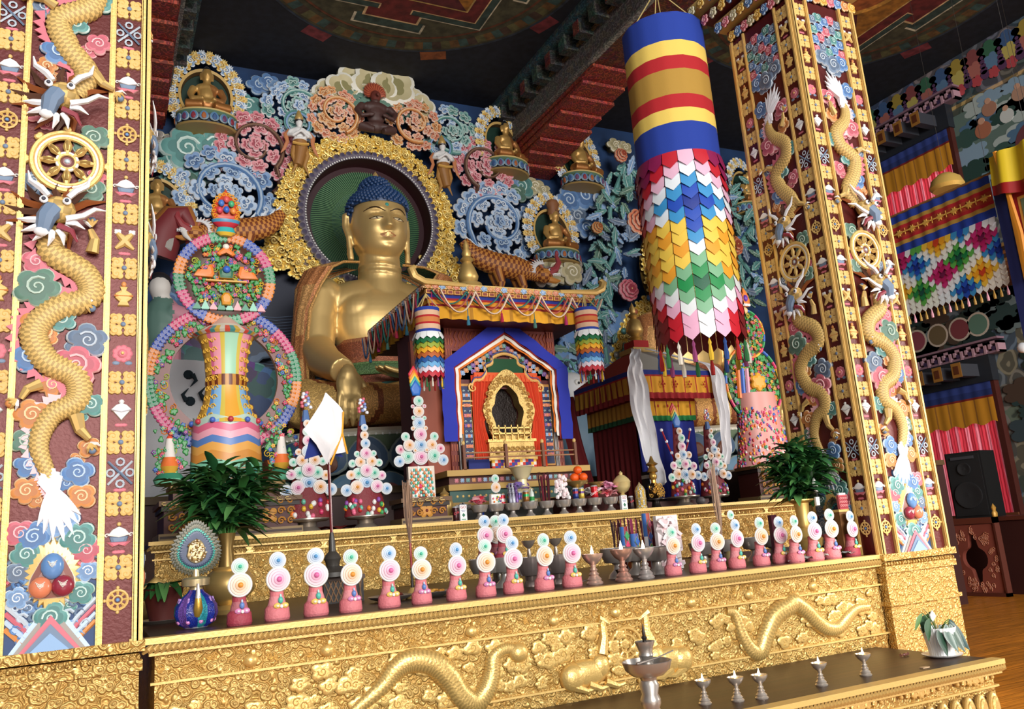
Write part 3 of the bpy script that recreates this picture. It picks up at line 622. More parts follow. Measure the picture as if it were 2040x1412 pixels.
for x in (.75,1.15,2.0,2.55,3.0,3.6,4.1,4.7):     # little figures in the frieze
    b.ball(x,0,1.08,.04,.025,.035,gold(1),8); b.ball(x+.012,-.003,1.12,.018,.018,.018,gold(1),6)
b.pop(); b.build('dragon_relief',mat('chased_gold',.3,.5,.3,70),la)
for i,x in enumerate((1.6,2.9,4.2,4.9)):
    pass
ua,cx=tier('golden_altar','upper golden embossed altar shelf, behind and above the lower table, with soft drinks and bowls',.42,8.3,7.36,9.4,1.25,1.78,[1.64],1)
b=MB(); b.push(Matrix.Translation((-cx,.015,-1.25))); rnd=random.Random(4)
for i in range(330):
    x=rnd.uniform(.45,7.4); z=rnd.uniform(1.29,1.61); b.spiral(x,z,rnd.uniform(.02,.042),1.4,.006,gold(1),y=.002,a0=rnd.uniform(0,6),sg=rnd.choice((-1,1)),k=6,n=4)
x=.6
while x<7.2:
    for k,r in enumerate((.014,.02,.028,.034,.028,.02,.014)):
        b.tube([(x+.06*k+r*math.cos(t*PI/5),0,1.665+r*math.sin(t*PI/5)) for t in range(11)],.004,gold(1),4); b.ball(x+.06*k,0,1.665,r*.4,.01,r*.4,gold(1),6)
    x+=.62
    b.plate([(x-.1,1.70),(x-.02,1.70),(x-.045,1.665),(x-.02,1.635),(x-.1,1.635),(x-.075,1.665)],.012,gold(.9))
b.pop(); b.build('medallion_relief',mat('chased_gold',.3,.5,.3,70),ua)
st,cx=tier('altar_step','low golden step bench in the foreground, polished wooden top with small butter lamps',1.2,5.2,3.8,4.74,0,.6,[.44],1)
b=MB(); b.push(Matrix.Translation((-cx,.0,0)))
x=1.3
while x<5.15:
    for k in range(2): b.blob([(x+p[0],.32+p[1]) for p in circ(.05-.012*k,14,.10-.02*k)],.03+.01*k,[gold(.6),gold(1),gold(.95)])
    x+=.115
x=1.3
while x<5.1:
    for k,r in enumerate((.014,.02,.028,.034,.028,.02,.014)): b.blob([(x+.055*k+p[0],.5+p[1]) for p in lobed(r,8,.15,2)],.02,[gold(.6),gold(1)])
    x+=.5
b.pop(); b.build('petal_relief',mat('chased_gold',.3,.5,.3,70),st)
# dais behind the altar that carries the statues
b=MB(); b.box(.3,12.5,9.4,YW,0,2.25,hexc('3a1a16')); b.box(.3,12.5,9.36,9.42,2.2,2.28,hexc('5a4426')); struct('trim_5',b,PAINT(),smooth=False)
# ================================================================ statues
def organic(mb,voxel,material,name,parent=None,smooth=6,colfn=None,base=None,it=1):
    o=mb.build(name,material); md=o.modifiers.new('r','REMESH'); md.mode='VOXEL'; md.voxel_size=voxel; md.use_smooth_shade=True
    sm=o.modifiers.new('s','SMOOTH'); sm.iterations=smooth; sm.factor=.5
    dg=bpy.context.evaluated_depsgraph_get(); me=bpy.data.meshes.new_from_object(o.evaluated_get(dg)); bpy.data.objects.remove(o)
    me.name=name; o=bpy.data.objects.new(name,me); scene.collection.objects.link(o)
    ca=me.color_attributes.get('Col') or me.color_attributes.new('Col','FLOAT_COLOR','CORNER')
    if ca.domain!='CORNER' or ca.data_type!='FLOAT_COLOR': me.color_attributes.remove(ca); ca=me.color_attributes.new('Col','FLOAT_COLOR','CORNER')
    ct=[]
    for p in me.polygons:
        p.use_smooth=True; c=colfn(p.center) if colfn else base
        ct.extend([(*c,1.)]*len(p.vertices))
    ca.data.foreach_set('color',np.array(ct).ravel()); me.materials.clear(); me.materials.append(material)
    if parent: o.parent=parent
    return o
GB=hexc('dab878'); GBD=hexc('b8893e')
def g_(x,s): return math.exp(-(x/s)**2)
def face_bump(x,z):
    d=0
    t=(.14-z)/.30
    if -.1<t<1.12: d+=(.02+.115*max(0,min(1,t))**1.3)*g_(x,.045+.028*max(0,min(1,t)))*(1 if t<1 else max(0,1-(t-1)/.12))
    d+=.035*g_(z+.115,.04)*(g_(x-.055,.032)+g_(x+.055,.032))
    for s in (-1,1):
        d-=.045*g_(x-s*.165,.10)*g_(z-.075,.055); d+=.05*g_(x-s*.17,.085)*g_(z-.025,.04)
        d+=.018*g_(x-s*.17,.12)*g_(z-.155,.035); d+=.03*g_(x-s*.22,.12)*g_(z+.15,.12)
    d+=.042*g_(z+.235,.024)*g_(x,.085)+.046*g_(z+.288,.026)*g_(x,.075)-.012*g_(z+.262,.012)*g_(x,.11)
    d+=.035*g_(z+.43,.07)*g_(x,.11)-.012*g_(z+.35,.03)*g_(x,.1)
    return d
HX,HY,HZ=.43,.47,.58
def SS(z): return max(.02,1-abs(z/HZ)**2.6)**.42
def hw(z): return 1-.13*max(0,-z/HZ)**1.5+.0*z
def face_pt(x,z,off=.004):
    q=1-(x/(HX*hw(z)*SS(z)))**2; q=max(q,.02)
    return (x,-(HY*SS(z)**.8*q**.45)-face_bump(x,z)-off,z)
def head_mesh(n=72,m_=60):
    rows=[]
    for i in range(m_+1):
        ph=PI*i/m_; z=-HZ*math.cos(ph); row=[]; S_=SS(z) if 0<i<m_ else .001
        for j in range(n):
            a=2*PI*j/n; x=HX*S_*math.cos(a)*hw(z); y=HY*S_*math.sin(a)
            if y<0:
                q=max(0,1-math.cos(a)**2); y=-(HY*S_**.8*q**.45) if 0<i<m_ else y
                y-=face_bump(x,z)*min(1,-y/.15)
            row.append((x,y,z))
        rows.append(row)
    return rows
def hand(mb,M,s=1,curl=.25,thumb=1,col=GB):
    """palm + five fingers; local: fingers along -z, palm facing +y, thumb to +x*thumb"""
    mb.push(M@Matrix.Scale(s,4))
    mb.ball(0,0,-.16,.15,.075,.2,col,12); mb.ball(0,0,-.05,.11,.085,.14,col,10)
    for k,(x,L) in enumerate(((-.11,.25),(-.04,.31),(.035,.33),(.105,.29))):
        z=-.29; y=0; pts=[(x*.8,0,-.2),(x,y,z)]; a=.08
        for seg in (.45,.32,.26):
            a+=curl; z-=math.cos(a)*L*seg; y+=math.sin(a)*L*seg; pts.append((x*1.08,y,z))
        mb.tube(pts,[.045,.043,.038,.033,.022],col,8)
    t=thumb; mb.tube([(t*.08,.0,-.06),(t*.17,.03,-.16),(t*.20,.06,-.26),(t*.19,.08,-.34)],[.05,.048,.038,.024],col,8)
    mb.pop()
BX,BY,BZ=4.12,12.7,3.32
bud=thing('buddha_statue','huge seated golden Buddha statue with blue curled hair, in front of the round halo','statue',(BX,BY,BZ))
b=MB()
b.ball(0,0,.45,1.0,.7,.55,GB,20); b.ball(0,.03,1.15,.68,.46,.9,GB,40); b.ball(0,0,1.75,.84,.50,.75,GB,48); b.ball(0,.05,2.12,1.0,.42,.44,GB,48)
for s in (-1,1): b.ball(s*.34,-.12,1.95,.42,.30,.34,GB,28); b.ball(s*.93,.03,2.22,.30,.30,.30,GB,24)
b.tube([(0,.05,2.2),(0,.02,2.5),(0,0,2.95)],[.46,.36,.33],GB,32)
for z in (2.62,2.74): b.tube([(.335*math.cos(t*PI/12),.0+.335*math.sin(t*PI/12),z-.04*abs(math.cos(t*PI/24))) for t in range(25)],.03,GB,6)
# right arm reaches down over the knee, left forearm lies in the lap
b.tube([(-.98,.02,2.25),(-1.08,-.05,1.75),(-1.12,-.2,1.3),(-1.10,-.6,1.02),(-1.06,-1.0,.86),(-1.03,-1.3,.74)],[.29,.30,.27,.25,.21,.18],GB,28)
b.tube([(.98,.02,2.25),(1.15,-.0,1.7),(1.2,-.15,1.1),(.9,-.6,.85),(.45,-.9,.78),(.2,-.98,.76)],[.29,.30,.26,.22,.17,.14],GB,28)
b.at(0,-.04,3.42,sc=1.08); b.grid(head_mesh(),GB,True); b.pop()
for s in (-1,1):
    b.tube([(s*.44,.03,3.66),(s*.51,.08,3.64),(s*.53,.07,3.46),(s*.50,.0,3.25),(s*.49,-.02,3.05),(s*.48,-.02,2.84)],[.05,.07,.06,.05,.045,.055],GB,8)
    b.tube([(s*.47,.10,3.48),(s*.49,.10,3.2),(s*.50,.05,2.9)],[.05,.03,.03],GB,6)
hand(b,Matrix.Translation((-1.0,-1.46,.70))@Matrix.Rotation(-.12,4,'X')@Matrix.Rotation(0,4,'Z'),1.25,.12,1)
hand(b,Matrix.Translation((.22,-.98,.78))@Matrix.Rotation(PI/2,4,'Y')@Matrix.Rotation(PI/2,4,'Z'),1.1,.12,1)
b.tube([(-.9,-.75,.25),(-.3,-1.15,.4),(.25,-1.2,.55),(.5,-1.15,.5)],[.25,.2,.16,.12],GB,10)
bbody=organic(b,.021,GOLD(),'body',bud,3,base=GB)
b=MB(); b.ball(0,-.0,3.88,.0,col=GB)  # hair cap, topknot and curls
b=MB()
def capz(x,y): return 0
hb=hexc('1a3a66')
b.push(Matrix.Translation((0,-.0,-.31))@Matrix.Scale(1.08,4))
b.ball(0,.07,3.62,.455,.46,.50,hb,24); b.ball(0,.04,4.06,.25,.25,.24,hb,18); b.at(0,-.01,3.75); b.lathe([(.455,-.02),(.465,.02),(.45,.10),(.39,.20),(.27,.29),(.12,.33),(.001,.34)],hb,32,1.07); b.pop()
for i in range(330):
    t=(i+.5)/330; a=i*2.399963; zz=.335*(1-(1-t)**1.0) if 0 else .0; ph=math.acos(1-t); X_,Y_,Z_=.465*math.sin(ph)*math.cos(a),.50*math.sin(ph)*math.sin(a),.34*math.cos(ph); b.ball(X_,-.01+Y_,3.75+Z_,.031,.031,.031,hb,6)
for cen,rad,N,cond in (((0,.07,3.62),(.465,.485,.51),820,lambda x,y,z:(z<.2 and ((y>.02 and z>-.25) or (y>-.2 and z>.02)))),((0,.04,4.06),(.26,.26,.25),260,lambda x,y,z:z>-.06)):
    for i in range(N):
        z=1-2*(i+.5)/N; r=math.sqrt(1-z*z); a=i*2.399963; x,y=r*math.cos(a),r*math.sin(a)
        X_,Y_,Z_=x*rad[0],y*rad[1],z*rad[2]
        if cond(X_,Y_,Z_): b.ball(cen[0]+X_,cen[1]+Y_,cen[2]+Z_,.030,.030,.030,hb,6)
b.pop(); b.build('curled_hair',mat('hair_blue_paint',.45),bud)
b=MB(); b.lathe([(.001,4.46),(.04,4.40),(.06,4.32),(.045,4.26),(.07,4.18)],GB,12); b.build('crown_jewel',GOLD(),bud)
ol=hexc('3a2812'); FT=Matrix.Translation((0,-.04,3.42))@Matrix.Scale(1.08,4)
def fp(name,fn,m=None):
    b=MB(); b.push(FT); fn(b); b.pop(); b.build(name,m or PAINT(),bbody)
for s in (-1,1):
    fp('eyebrow',lambda b:b.tube([face_pt(s*(.035+.29*t),.105+.075*math.sin(PI*min(1,t*1.02)*.82)-.02*t,.004) for t in [i/12 for i in range(13)]],[.005+.006*math.sin(PI*i/12) for i in range(13)],ol,5))
    def eye(b):
        up=[face_pt(s*(.075+.19*t),-.002+.012*math.sin(PI*t)-.01*t,.006) for t in [i/10 for i in range(11)]]
        lo=[face_pt(s*(.075+.19*t),-.004-.022*math.sin(PI*t)-.008*t,.008) for t in [i/10 for i in range(11)]]
        b.grid([up,lo] if s<0 else [lo,up],hexc('c8b890')); b.tube(up,.006,ol,5); b.tube(lo,.003,hexc('8a5a3a'),4)
        e=face_pt(s*.165,-.010,.008); b.ball(e[0],e[1],e[2],.022,.004,.010,hexc('2a2018'),8)
        b.tube([face_pt(s*(.08+.18*t),.045+.03*math.sin(PI*t),.0) for t in [i/8 for i in range(9)]],.0035,hexc('8a6430'),4)
    fp('eye',eye)
def lips(b):
    X_=np.linspace(-.12,.12,16)
    upl=[face_pt(x,-.225+.010*math.cos(x*46)*g_(x,.05)-.9*abs(x)**1.6,.003) for x in X_]; mid=[face_pt(x,-.262+.10*abs(x)**1.3,.006) for x in X_]; lol=[face_pt(x,-.308+2.6*x*x,.003) for x in X_]
    b.grid([lol,mid,upl],hexc('b07a48')); b.tube(mid,.004,hexc('5a2c18'),4)
fp('lips',lips)
def urna(b):
    e=face_pt(0,.215,.0); b.ball(e[0],e[1],e[2],.030,.012,.030,hexc('2e8a80'),10)
fp('forehead_jewel',urna)
# robe over the shoulders, open in front
def robe(s,a_in,z_lo,col):
    rows=[];prof=[(2.62,.40,.34,.12,-35),(2.50,.78,.40,.08,-40),(2.30,.98,.36,.03,-55),(2.0,1.06,.40,.0,a_in),(1.6,1.14,.40,0.,a_in),(1.2,1.22,.42,-.05,a_in),(.9,1.27,.44,-.1,a_in),(.6,1.32,.46,-.15,a_in),(.3,1.36,.5,-.2,a_in),(z_lo,1.40,.56,-.25,a_in)]
    N=26
    for (z,x,r,y,a0) in prof:
        row=[]
        for j in range(N+1):
            a=math.radians(a0-(a0+250)*j/N) if True else 0   # from the front inner edge round the outside to the back
            rr=r*(1+.03*math.sin(j*2.1+z*3)); row.append((s*(x-.0+rr*math.cos(a)) if False else s*(x+rr*math.cos(a if a>-10 else a)),y+rr*math.sin(a),z))
        rows.append(row)
    return rows
for s,ain,lab in ((-1,-58,None),(1,-140,None)):
    b=MB(); rows=[]
    prof=[(2.80,.32,.20,.10,-75),(2.72,.62,.34,.05,-80),(2.6,.86,.38,.02,-88),(2.3,1.0,.38,.0,-80 if s<0 else -150),(1.9,1.05,.36,.0,ain),(1.5,1.09,.37,-.03,ain),(1.1,1.12,.38,-.1,ain),(.75,1.13,.40,-.2,ain),(.4,1.14,.42,-.3,ain),(.05,1.15,.44,-.35,ain)]
    N=30
    for (z,x,r,y,a0) in prof:
        row=[]
        for j in range(N+1):
            a=math.radians(a0+(100-a0)*j/N); rr=r*(1+.035*math.sin(j*1.7+z*2.)); row.append((s*(x+rr*math.cos(a)),y+rr*math.sin(a),z))
        rows.append(row)
    for k in range(2):                             # second layer = lining
        R_=[[(p[0]-s*.02*k,p[1]+.015*k,p[2]) for p in r_] for r_ in rows]
        b.grid(R_ if s<0 else [list(reversed(r_)) for r_ in R_],lambda i,j:(hexc('d8a468') if (j%8 not in (0,1) and i%3!=2) else hexc('bc7c4c')) if k==0 else hexc('4f8c86'))
    b.tube([r_[0] for r_ in rows],.022,hexc('c89858'),6)
    b.build('robe',BROC(),bud)
# brocade waist wrap, sash, teal underskirt, patched brocade skirt over the crossed legs
def ring_cloth(name,zs,cols,mat_,n=48,fold=.015):
    b=MB(); rows=[]
    for i,(z,rx,ry) in enumerate(zs): rows.append([(rx*math.cos(2*PI*j/n)*(1+fold*math.sin(j*1.3+i)),ry*math.sin(2*PI*j/n)*(1+fold*math.sin(j*1.3+i)),z) for j in range(n)])
    b.grid(rows,lambda i,j:cols[min(i,len(cols)-1)],True); return b.build(name,mat_,bud)
ring_cloth('waist_wrap',[(.7,.80,.60),(.85,.78,.58),(1.15,.76,.56),(1.4,.77,.56),(1.46,.74,.53),(1.44,.6,.4)],[hexc('8a4c34'),hexc('96573a'),hexc('8a4c34'),hexc('a86c48'),hexc('6a3424')],BROC())
ring_cloth('sash',[(.86,.83,.62),(.92,.86,.65),(1.02,.85,.64),(1.06,.80,.6)],[hexc('5a7a4a'),hexc('4a6a40'),hexc('6a8a5a')],BROC())
ring_cloth('underskirt',[(.1,1.15,.95),(.3,1.02,.85),(.42,1.0,.84),(.5,.9,.74),(.6,.86,.7),(.68,.80,.64),(.74,.76,.6)],[hexc('5f9a96'),hexc('78b0a8'),hexc('4f8884')],mat('teal_cloth',.7,0,.2,14),fold=.03)
b=MB()
for s in (-1,1):
    b.tube([(s*.35,.1,.35),(s*.9,-.3,.36),(s*1.45,-.85,.34),(s*1.62,-1.05,.30)],[.42,.42,.38,.26],GB,14)
    b.tube([(s*1.5,-.95,.26),(s*.8,-1.25,.28),(s*.1,-1.35,.26)],[.36,.32,.27],GB,14)
b.ball(0,-.6,.2,1.3,.8,.22,GB,14)
def skirtcol(c):
    q=(c.x*1.0+c.y*.5)*2.2; 
    if abs(q-round(q))<.10: return hexc('8a4a28')
    return [hexc('d8a05c'),hexc('c08a4a'),hexc('ac6844'),hexc('d8b068')][int(math.floor(q))%4]
organic(b,.04,BROC(),'brocade_skirt',bud,6,colfn=skirtcol)
# ---- lotus throne
def petals(b,n,rx,ry,z,w_,h,cols,out=.12,a_off=0):
    for i in range(n):
        a=2*PI*(i+a_off)/n
        b.push(Matrix.Translation((rx*math.cos(a),ry*math.sin(a),z))@Matrix.Rotation(math.atan2(math.sin(a)/ry,math.cos(a)/rx)+PI/2,4,'Z'))
        O=[(w_*math.sin(t)*(1-.25*math.cos(t)),h*.5-h*.5*math.cos(t)*-1) for t in [2*PI*k/16 for k in range(16)]]
        b.blob(O,out,[cols[0],cols[1],cols[2]]); b.blob([(p[0]*.55,h*.05+p[1]*.6) for p in O],out*1.25,[cols[1],cols[3],cols[3]])
        b.pop()
lt=thing('lotus_throne','wide painted lotus throne with big slate and brown petals under the golden Buddha','lotus throne',(BX,BY-.45,2.15))
b=MB(); b.lathe([(1.95,0),(2.0,.1),(1.7,.3),(1.65,.5),(1.9,.75),(2.0,.95),(2.05,1.0),(1.9,1.06)],[hexc('8a7040'),hexc('4a6a70'),hexc('3c5a60'),hexc('3c5a60'),hexc('6a7a60'),hexc('e0d8c4'),hexc('c8c0ac')],64,.66); b.build('seat_drum',PAINT(),lt)
b=MB(); petals(b,22,1.98,1.31,.42,.29,.52,[hexc('2a3844'),hexc('9aa8a8'),hexc('35506e'),hexc('6a3a24')],.13); b.build('upper_petals',PAINT(),lt)
b=MB(); petals(b,22,2.02,1.34,.02,.29,.42,[hexc('2a4444'),hexc('aab8b0'),hexc('567a94'),hexc('a86a68')],.13,.5); b.build('lower_petals',PAINT(),lt)
b=MB()
for k in range(3):
    for i in range(130): a=2*PI*i/130; b.ball(2.0*math.cos(a),1.32*math.sin(a),.96+.0*k,.022,.022,.022,(.8,.78,.7),5) if k==0 else None
b.build('bead_rim',PAINT(),lt)
# ================================================================ halo of the golden Buddha
HYD=13.95
def px3(px,py,Y): q=atY(px,py,Y); return float(q[0]),float(q[2])
hc=px3(735,440,HYD)
hl=thing('buddha_halo','round halo of gilded cloud scrolls with green rayed centre behind the golden Buddha head','halo',(hc[0],HYD,hc[1]))
RIN=1.16; ROUT=1.62
b=MB(); P=[[(r*math.cos(2*PI*j/96),y,r*math.sin(2*PI*j/96)) for j in range(96)] for r,y in ((RIN+.12,-.02),(RIN+.1,-.1),(RIN+.0,-.12),(RIN-.03,.2))]
b.grid(P,lambda i,j:[(.5,.48,.46),hexc('6a6070'),hexc('3a1014')][i],True)
for j in range(64):
    a=2*PI*j/64; b.push(Matrix.Rotation(-a,4,'Y')); b.blob([(RIN+.10+p[0],p[1]) for p in circ(.055,10,.052)],.06,[(.5,.48,.5),(.5,.46,.5),hexc('5a5064'),hexc('3c3450')],back=-.09); b.pop()
for j in range(150): a=2*PI*j/150; b.ball((RIN+.015)*math.cos(a),-.14,(RIN+.015)*math.sin(a),.018,.018,.018,(.8,.79,.76),5)
b.build('beaded_border',PAINT(),hl)
b=MB(); N=150; rg=random.Random(2)
P=[[(r*math.cos(2*PI*j/N),.2-.05*(1-r/RIN),r*math.sin(2*PI*j/N)) for j in range(N)] for r in (RIN,RIN*.88,RIN*.55,.01)]
b.grid(P,lambda i,j:[hexc('34101a'),hexc('1c4a30'),hexc('22504c')][i],True)
for j in range(N):
    a=2*PI*j/N; b.tube([(r*math.cos(a+.18*(r/RIN)**2),.15,r*math.sin(a+.18*(r/RIN)**2)) for r in (.42+.1*rg.random(),.7,.9,RIN*.88)],.006,hexc('5f8a58'),3)
b.build('rayed_disc',PAINT(),hl)
def scrollpad(b,x,z,s,pal,y=0,a=0,rnd=rg,t=.5):
    """one leafy gilt scroll: curling tube with lobed leaves"""
    d,m_,l=pal; sg=rnd.choice((-1,1))
    b.blob([(x+p[0],z+p[1]) for p in lobed(s,5,.32,4,1.05,a)],s*t*.8,[d,l,m_,mixc(d,m_,.35)],back=y,steps=((1,0),(1,.5),(.84,.8),(.5,.7))); b.spiral(x,z,s*.62,1.6,s*.15,l,y=y-s*t*1.0,a0=a,sg=sg,k=8,n=5)
    for k in range(3): q=a+k*2.1; b.ball(x+s*.85*math.cos(q),y-s*t*.8,z+s*.85*math.sin(q),s*.22,s*.2,s*.22,l,6)
GP=CL['halo']
b=MB()
b.grid([[(r*math.cos(2*PI*j/72),y,r*math.sin(2*PI*j/72)) for j in range(72)] for r,y in ((RIN+.15,-.05),(ROUT-.05,-.02),(ROUT-.1,.1))],hexc('4a2c08'),True)
for r,n,s in ((RIN+.22,46,.105),(RIN+.36,54,.10),(ROUT-.02,64,.085)):
    for i in range(n):
        a=2*PI*(i+rg.random()*.4)/n; rr=r+rg.uniform(-.03,.03); scrollpad(b,rr*math.cos(a),rr*math.sin(a),s*rg.uniform(.8,1.15),GP,-.04,rg.uniform(0,6))
b.build('gilded_scrolls',mat('bright_gilding',.4,.25,.15,60),hl)
bc=px3(735,760,14.05)
bh=thing('body_halo','dark navy oval halo with fine pale arcs behind the golden Buddha body, gilded edge','halo',(bc[0],14.05,bc[1]))
A_,B_=2.28,3.0
b=MB(); N=80; P=[[(r*A_*math.cos(2*PI*j/N),.3,r*B_*math.sin(2*PI*j/N)) for j in range(N)] for r in (1,.6,.01)]; b.grid(P,hexc('141c34'),True)
for k in range(70):
    z=-B_*.75+k*.052; pts=[(x,.285,z+.16*math.sin(x*1.3+.5)+.012*math.sin(x*9)) for x in np.linspace(-A_*.97*math.sqrt(max(0,1-(z/B_)**2)),A_*.97*math.sqrt(max(0,1-(z/B_)**2)),26)]
    b.tube(pts,.006,hexc('7f92b0'),3)
b.build('navy_disc',PAINT(),bh)
b=MB()
for j in range(110):
    a=2*PI*j/110; x,z=A_*math.cos(a),B_*math.sin(a)
    if math.hypot(x+bc[0]-hc[0],z+bc[1]-hc[1])<RIN+.3: continue
    b.blob([(x*1.0+p[0],z*1.0+p[1]) for p in circ(.065,8)],.06,[(.5,.48,.45),(.62,.58,.6),hexc('4a4a60'),hexc('2c3044')],back=.02)
    b.ball(x*.97,.04,z*.97,.025,.025,.025,(.8,.79,.76),5)
b.build('beaded_border',PAINT(),bh)
b=MB()
for j in range(150):
    a=math.radians(12+156*j/150) if j%2 else math.radians(20+140*j/150)
    for k in range(1 if abs(math.cos(a))<.75 else 2):
        r=1.05+.075*k+rg.uniform(-.02,.02)
        if math.hypot(A_*r*math.cos(a)+bc[0]-hc[0],B_*r*math.sin(a)+bc[1]-hc[1])<RIN+.35: continue
        scrollpad(b,A_*r*math.cos(a),B_*r*math.sin(a),rg.uniform(.09,.13),GP,.03,rg.uniform(0,6))
for (px,py) in ((520,520),(540,505),(560,500),(575,520),(590,540),(555,525),(530,545),(545,480),(880,500),(900,520),(915,540),(870,530),(850,515),(905,555)):
    x,z=px3(px,py,14.0); scrollpad(b,x-bc[0],z-bc[1],.13,GP,-.02,rg.uniform(0,6))
b.build('gilded_scrolls',mat('bright_gilding',.4,.25,.15,60),bh)
# ================================================================ small seated statues in painted shrines on the wall
def small_figure(name):
    b=MB(); g=GB
    b.ball(0,0,.2,.26,.2,.16,g,14); b.ball(0,0,.42,.19,.14,.26,g,14); b.ball(0,0,.58,.24,.12,.12,g,14); b.tube([(0,0,.62),(0,-.01,.76)],[.08,.075],g,10)
    b.ball(0,-.01,.87,.11,.12,.145,g,14); b.ball(0,.0,.98,.09,.10,.075,g,12); b.ball(0,0,1.05,.04,.04,.045,g,8); b.ball(0,-.13,.86,.018,.025,.035,g,6)
    for s in (-1,1):
        b.tube([(s*.25,0,.58),(s*.32,-.04,.42),(s*.29,-.12,.28),(s*.08,-.24,.27)],[.08,.075,.065,.045],g,10)
        b.tube([(s*.12,0,.14),(s*.38,-.12,.12),(s*.42,-.2,.11),(s*.1,-.3,.10)],[.13,.12,.10,.08],g,10)
        b.tube([(s*.11,0,.93),(s*.13,.01,.86),(s*.12,0,.76)],[.02,.025,.02],g,6)
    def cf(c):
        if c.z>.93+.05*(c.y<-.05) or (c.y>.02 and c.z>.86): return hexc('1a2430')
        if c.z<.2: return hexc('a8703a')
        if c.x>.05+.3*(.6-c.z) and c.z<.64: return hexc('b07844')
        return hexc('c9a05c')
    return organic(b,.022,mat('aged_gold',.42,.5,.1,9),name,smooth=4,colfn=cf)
def shrine_frame():
    b=MB(); n=26; P=[]
    for i in range(n):
        a=-PI*.22+(PI*1.44)*i/(n-1); r=1.0+.14*max(0,math.sin(a))**6; x,z=.52*r*math.cos(a)*1.0,.62*r*math.sin(a)+.62
        pal=CL['sky'] if i%2 else CL['gold']; scrollpad(b,x,z,.10,pal,-.02,a,t=.4)
        for q in (-.3,.3,0): b.tube([(x+.07*math.cos(a+q),-.02,z+.07*math.sin(a+q)),(x+.15*math.cos(a+q*.8),-.03,z+.15*math.sin(a+q*.8))],[.03,.006],pal[2],4)
    b.grid([[(.43*r*math.cos(2*PI*j/32),y,.50*r*math.sin(2*PI*j/32)+.60) for j in range(32)] for r,y in ((1,-.06),(.9,-.05),(.86,.04))],lambda i,j:[gold(.9),hexc('6a5030')][i],True)
    b.grid([[(.38*r*math.cos(2*PI*j/32),.06,.44*r*math.sin(2*PI*j/32)+.60) for j in range(32)] for r in (1,.5,.01)],hexc('1c3a30'),True)
    return b.build('scroll_frame',PAINT())
def lotus_base():
    b=MB(); b.lathe([(.46,0),(.50,.02),(.42,.05),(.42,.2),(.50,.24),(.50,.27),(.44,.29)],[gold(.6),hexc('a89050'),hexc('3c4a60'),hexc('6a8a70'),hexc('c8b070'),hexc('c8a868')],36,.7)
    cols=['8a2c3c','a86030','3c5a8a','6a3c60']
    for i in range(18):
        a=2*PI*i/18; b.push(Matrix.Translation((.46*math.cos(a),.32*math.sin(a),.04))@Matrix.Rotation(math.atan2(math.sin(a)/.7,math.cos(a))+PI/2,4,'Z'))
        O=[(.078*math.sin(t)*(1-.25*math.cos(t)),.085+.085*math.cos(t)) for t in [2*PI*k/12 for k in range(12)]]
        b.blob(O,.05,[hexc('2a3a50'),hexc('b8c8d0'),hexc('5a84a8')]); b.blob([(p[0]*.55,.01+p[1]*.75) for p in O],.065,[gold(.7),hexc(cols[i%4]),hexc(cols[i%4])]); b.pop()
    return b.build('lotus_base',PAINT())
fig=small_figure('figure'); frm=shrine_frame(); lb=lotus_base()
def small_shrine(px,py,Y,s,label,yaw=0,hat=False,nofr=False):
    """px,py = middle of the lotus base's foot"""
    x,z=px3(px,py,Y); r=thing('seated_statue',label,'statue',(x,Y,z),yaw,'small gilded statues on the blue wall'); r.scale=(s,s,s)
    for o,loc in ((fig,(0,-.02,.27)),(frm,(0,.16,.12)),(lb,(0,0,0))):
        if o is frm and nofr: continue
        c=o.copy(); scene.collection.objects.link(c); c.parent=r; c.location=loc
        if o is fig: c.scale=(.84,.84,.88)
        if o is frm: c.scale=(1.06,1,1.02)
    if hat:
        b=MB(); b.lathe([(.12,1.06),(.13,1.1),(.11,1.2),(.15,1.3),(.11,1.38),(.001,1.42)],hexc('8a5a38'),14,.8); b.build('pointed_hat',PAINT(),r)
    return r
A=[(412,262,14.0,1.0,'gilded seated statue in scroll frame, highest at the left under the red beam',0,0),
   (1012,350,14.0,.98,'gilded statue with joined hands beside the pink scroll tree, left of the central red corbel',.25,0),
   (1163,378,14.0,1.02,'gilded statue in scroll frame on a blue cloud, right of the central red corbel',.2,0),
   (1112,528,13.7,.98,'gilded statue wearing a pointed brown hat, on the cream cloud above the shrine roof',.1,1),
   (1497,432,14.0,.95,'gilded statue half hidden by the far right carved pillar',.2,0),
   (312,478,13.9,.9,'gilded statue peeping out from behind the left carved pillar',0,0)]
for px,py,Y,s,lab,yaw,hat in A: small_shrine(px,py,Y,s,lab,yaw,hat)
for o in (fig,frm,lb): bpy.data.objects.remove(o)
# ================================================================ painted cloud reliefs
def cloudpiece(label,L,Y=14.2,name='cloud_relief',grp='painted relief clouds'):
    """L: (px,py,size px,colour,sx,sg) lobes, first is the middle"""
    x0,z0=px3(L[0][0],L[0][1],Y); r=MB()
    for k,(px,py,s,c,sx,sg) in enumerate(L):
        x,z=px3(px,py,Y); m_=mpp(px,py,Y); cloud(r,x-x0,z-z0,s*m_,c,-.05*(k%3)+0.08,5,sx,0,.45,sg=sg)
    r.tube([(0,.1,0),(0,YW-Y+.02,0)],.08,CL[L[0][3]][0],6)
    o=r.build(name,PAINT(),loc=(x0,Y,z0)); return tag(o,label,'cloud relief',grp)
cloudpiece('pale teal cloud bank under the highest left seated statue',[(392,318,46,'teal',1.2,1),(372,300,44,'aqua',1.1,1),(430,298,38,'aqua',1,-1),(350,330,34,'teal',1.1,1),(412,335,34,'teal',1.2,-1),(362,365,26,'green',1.2,1),(385,372,20,'green',1.2,1)])
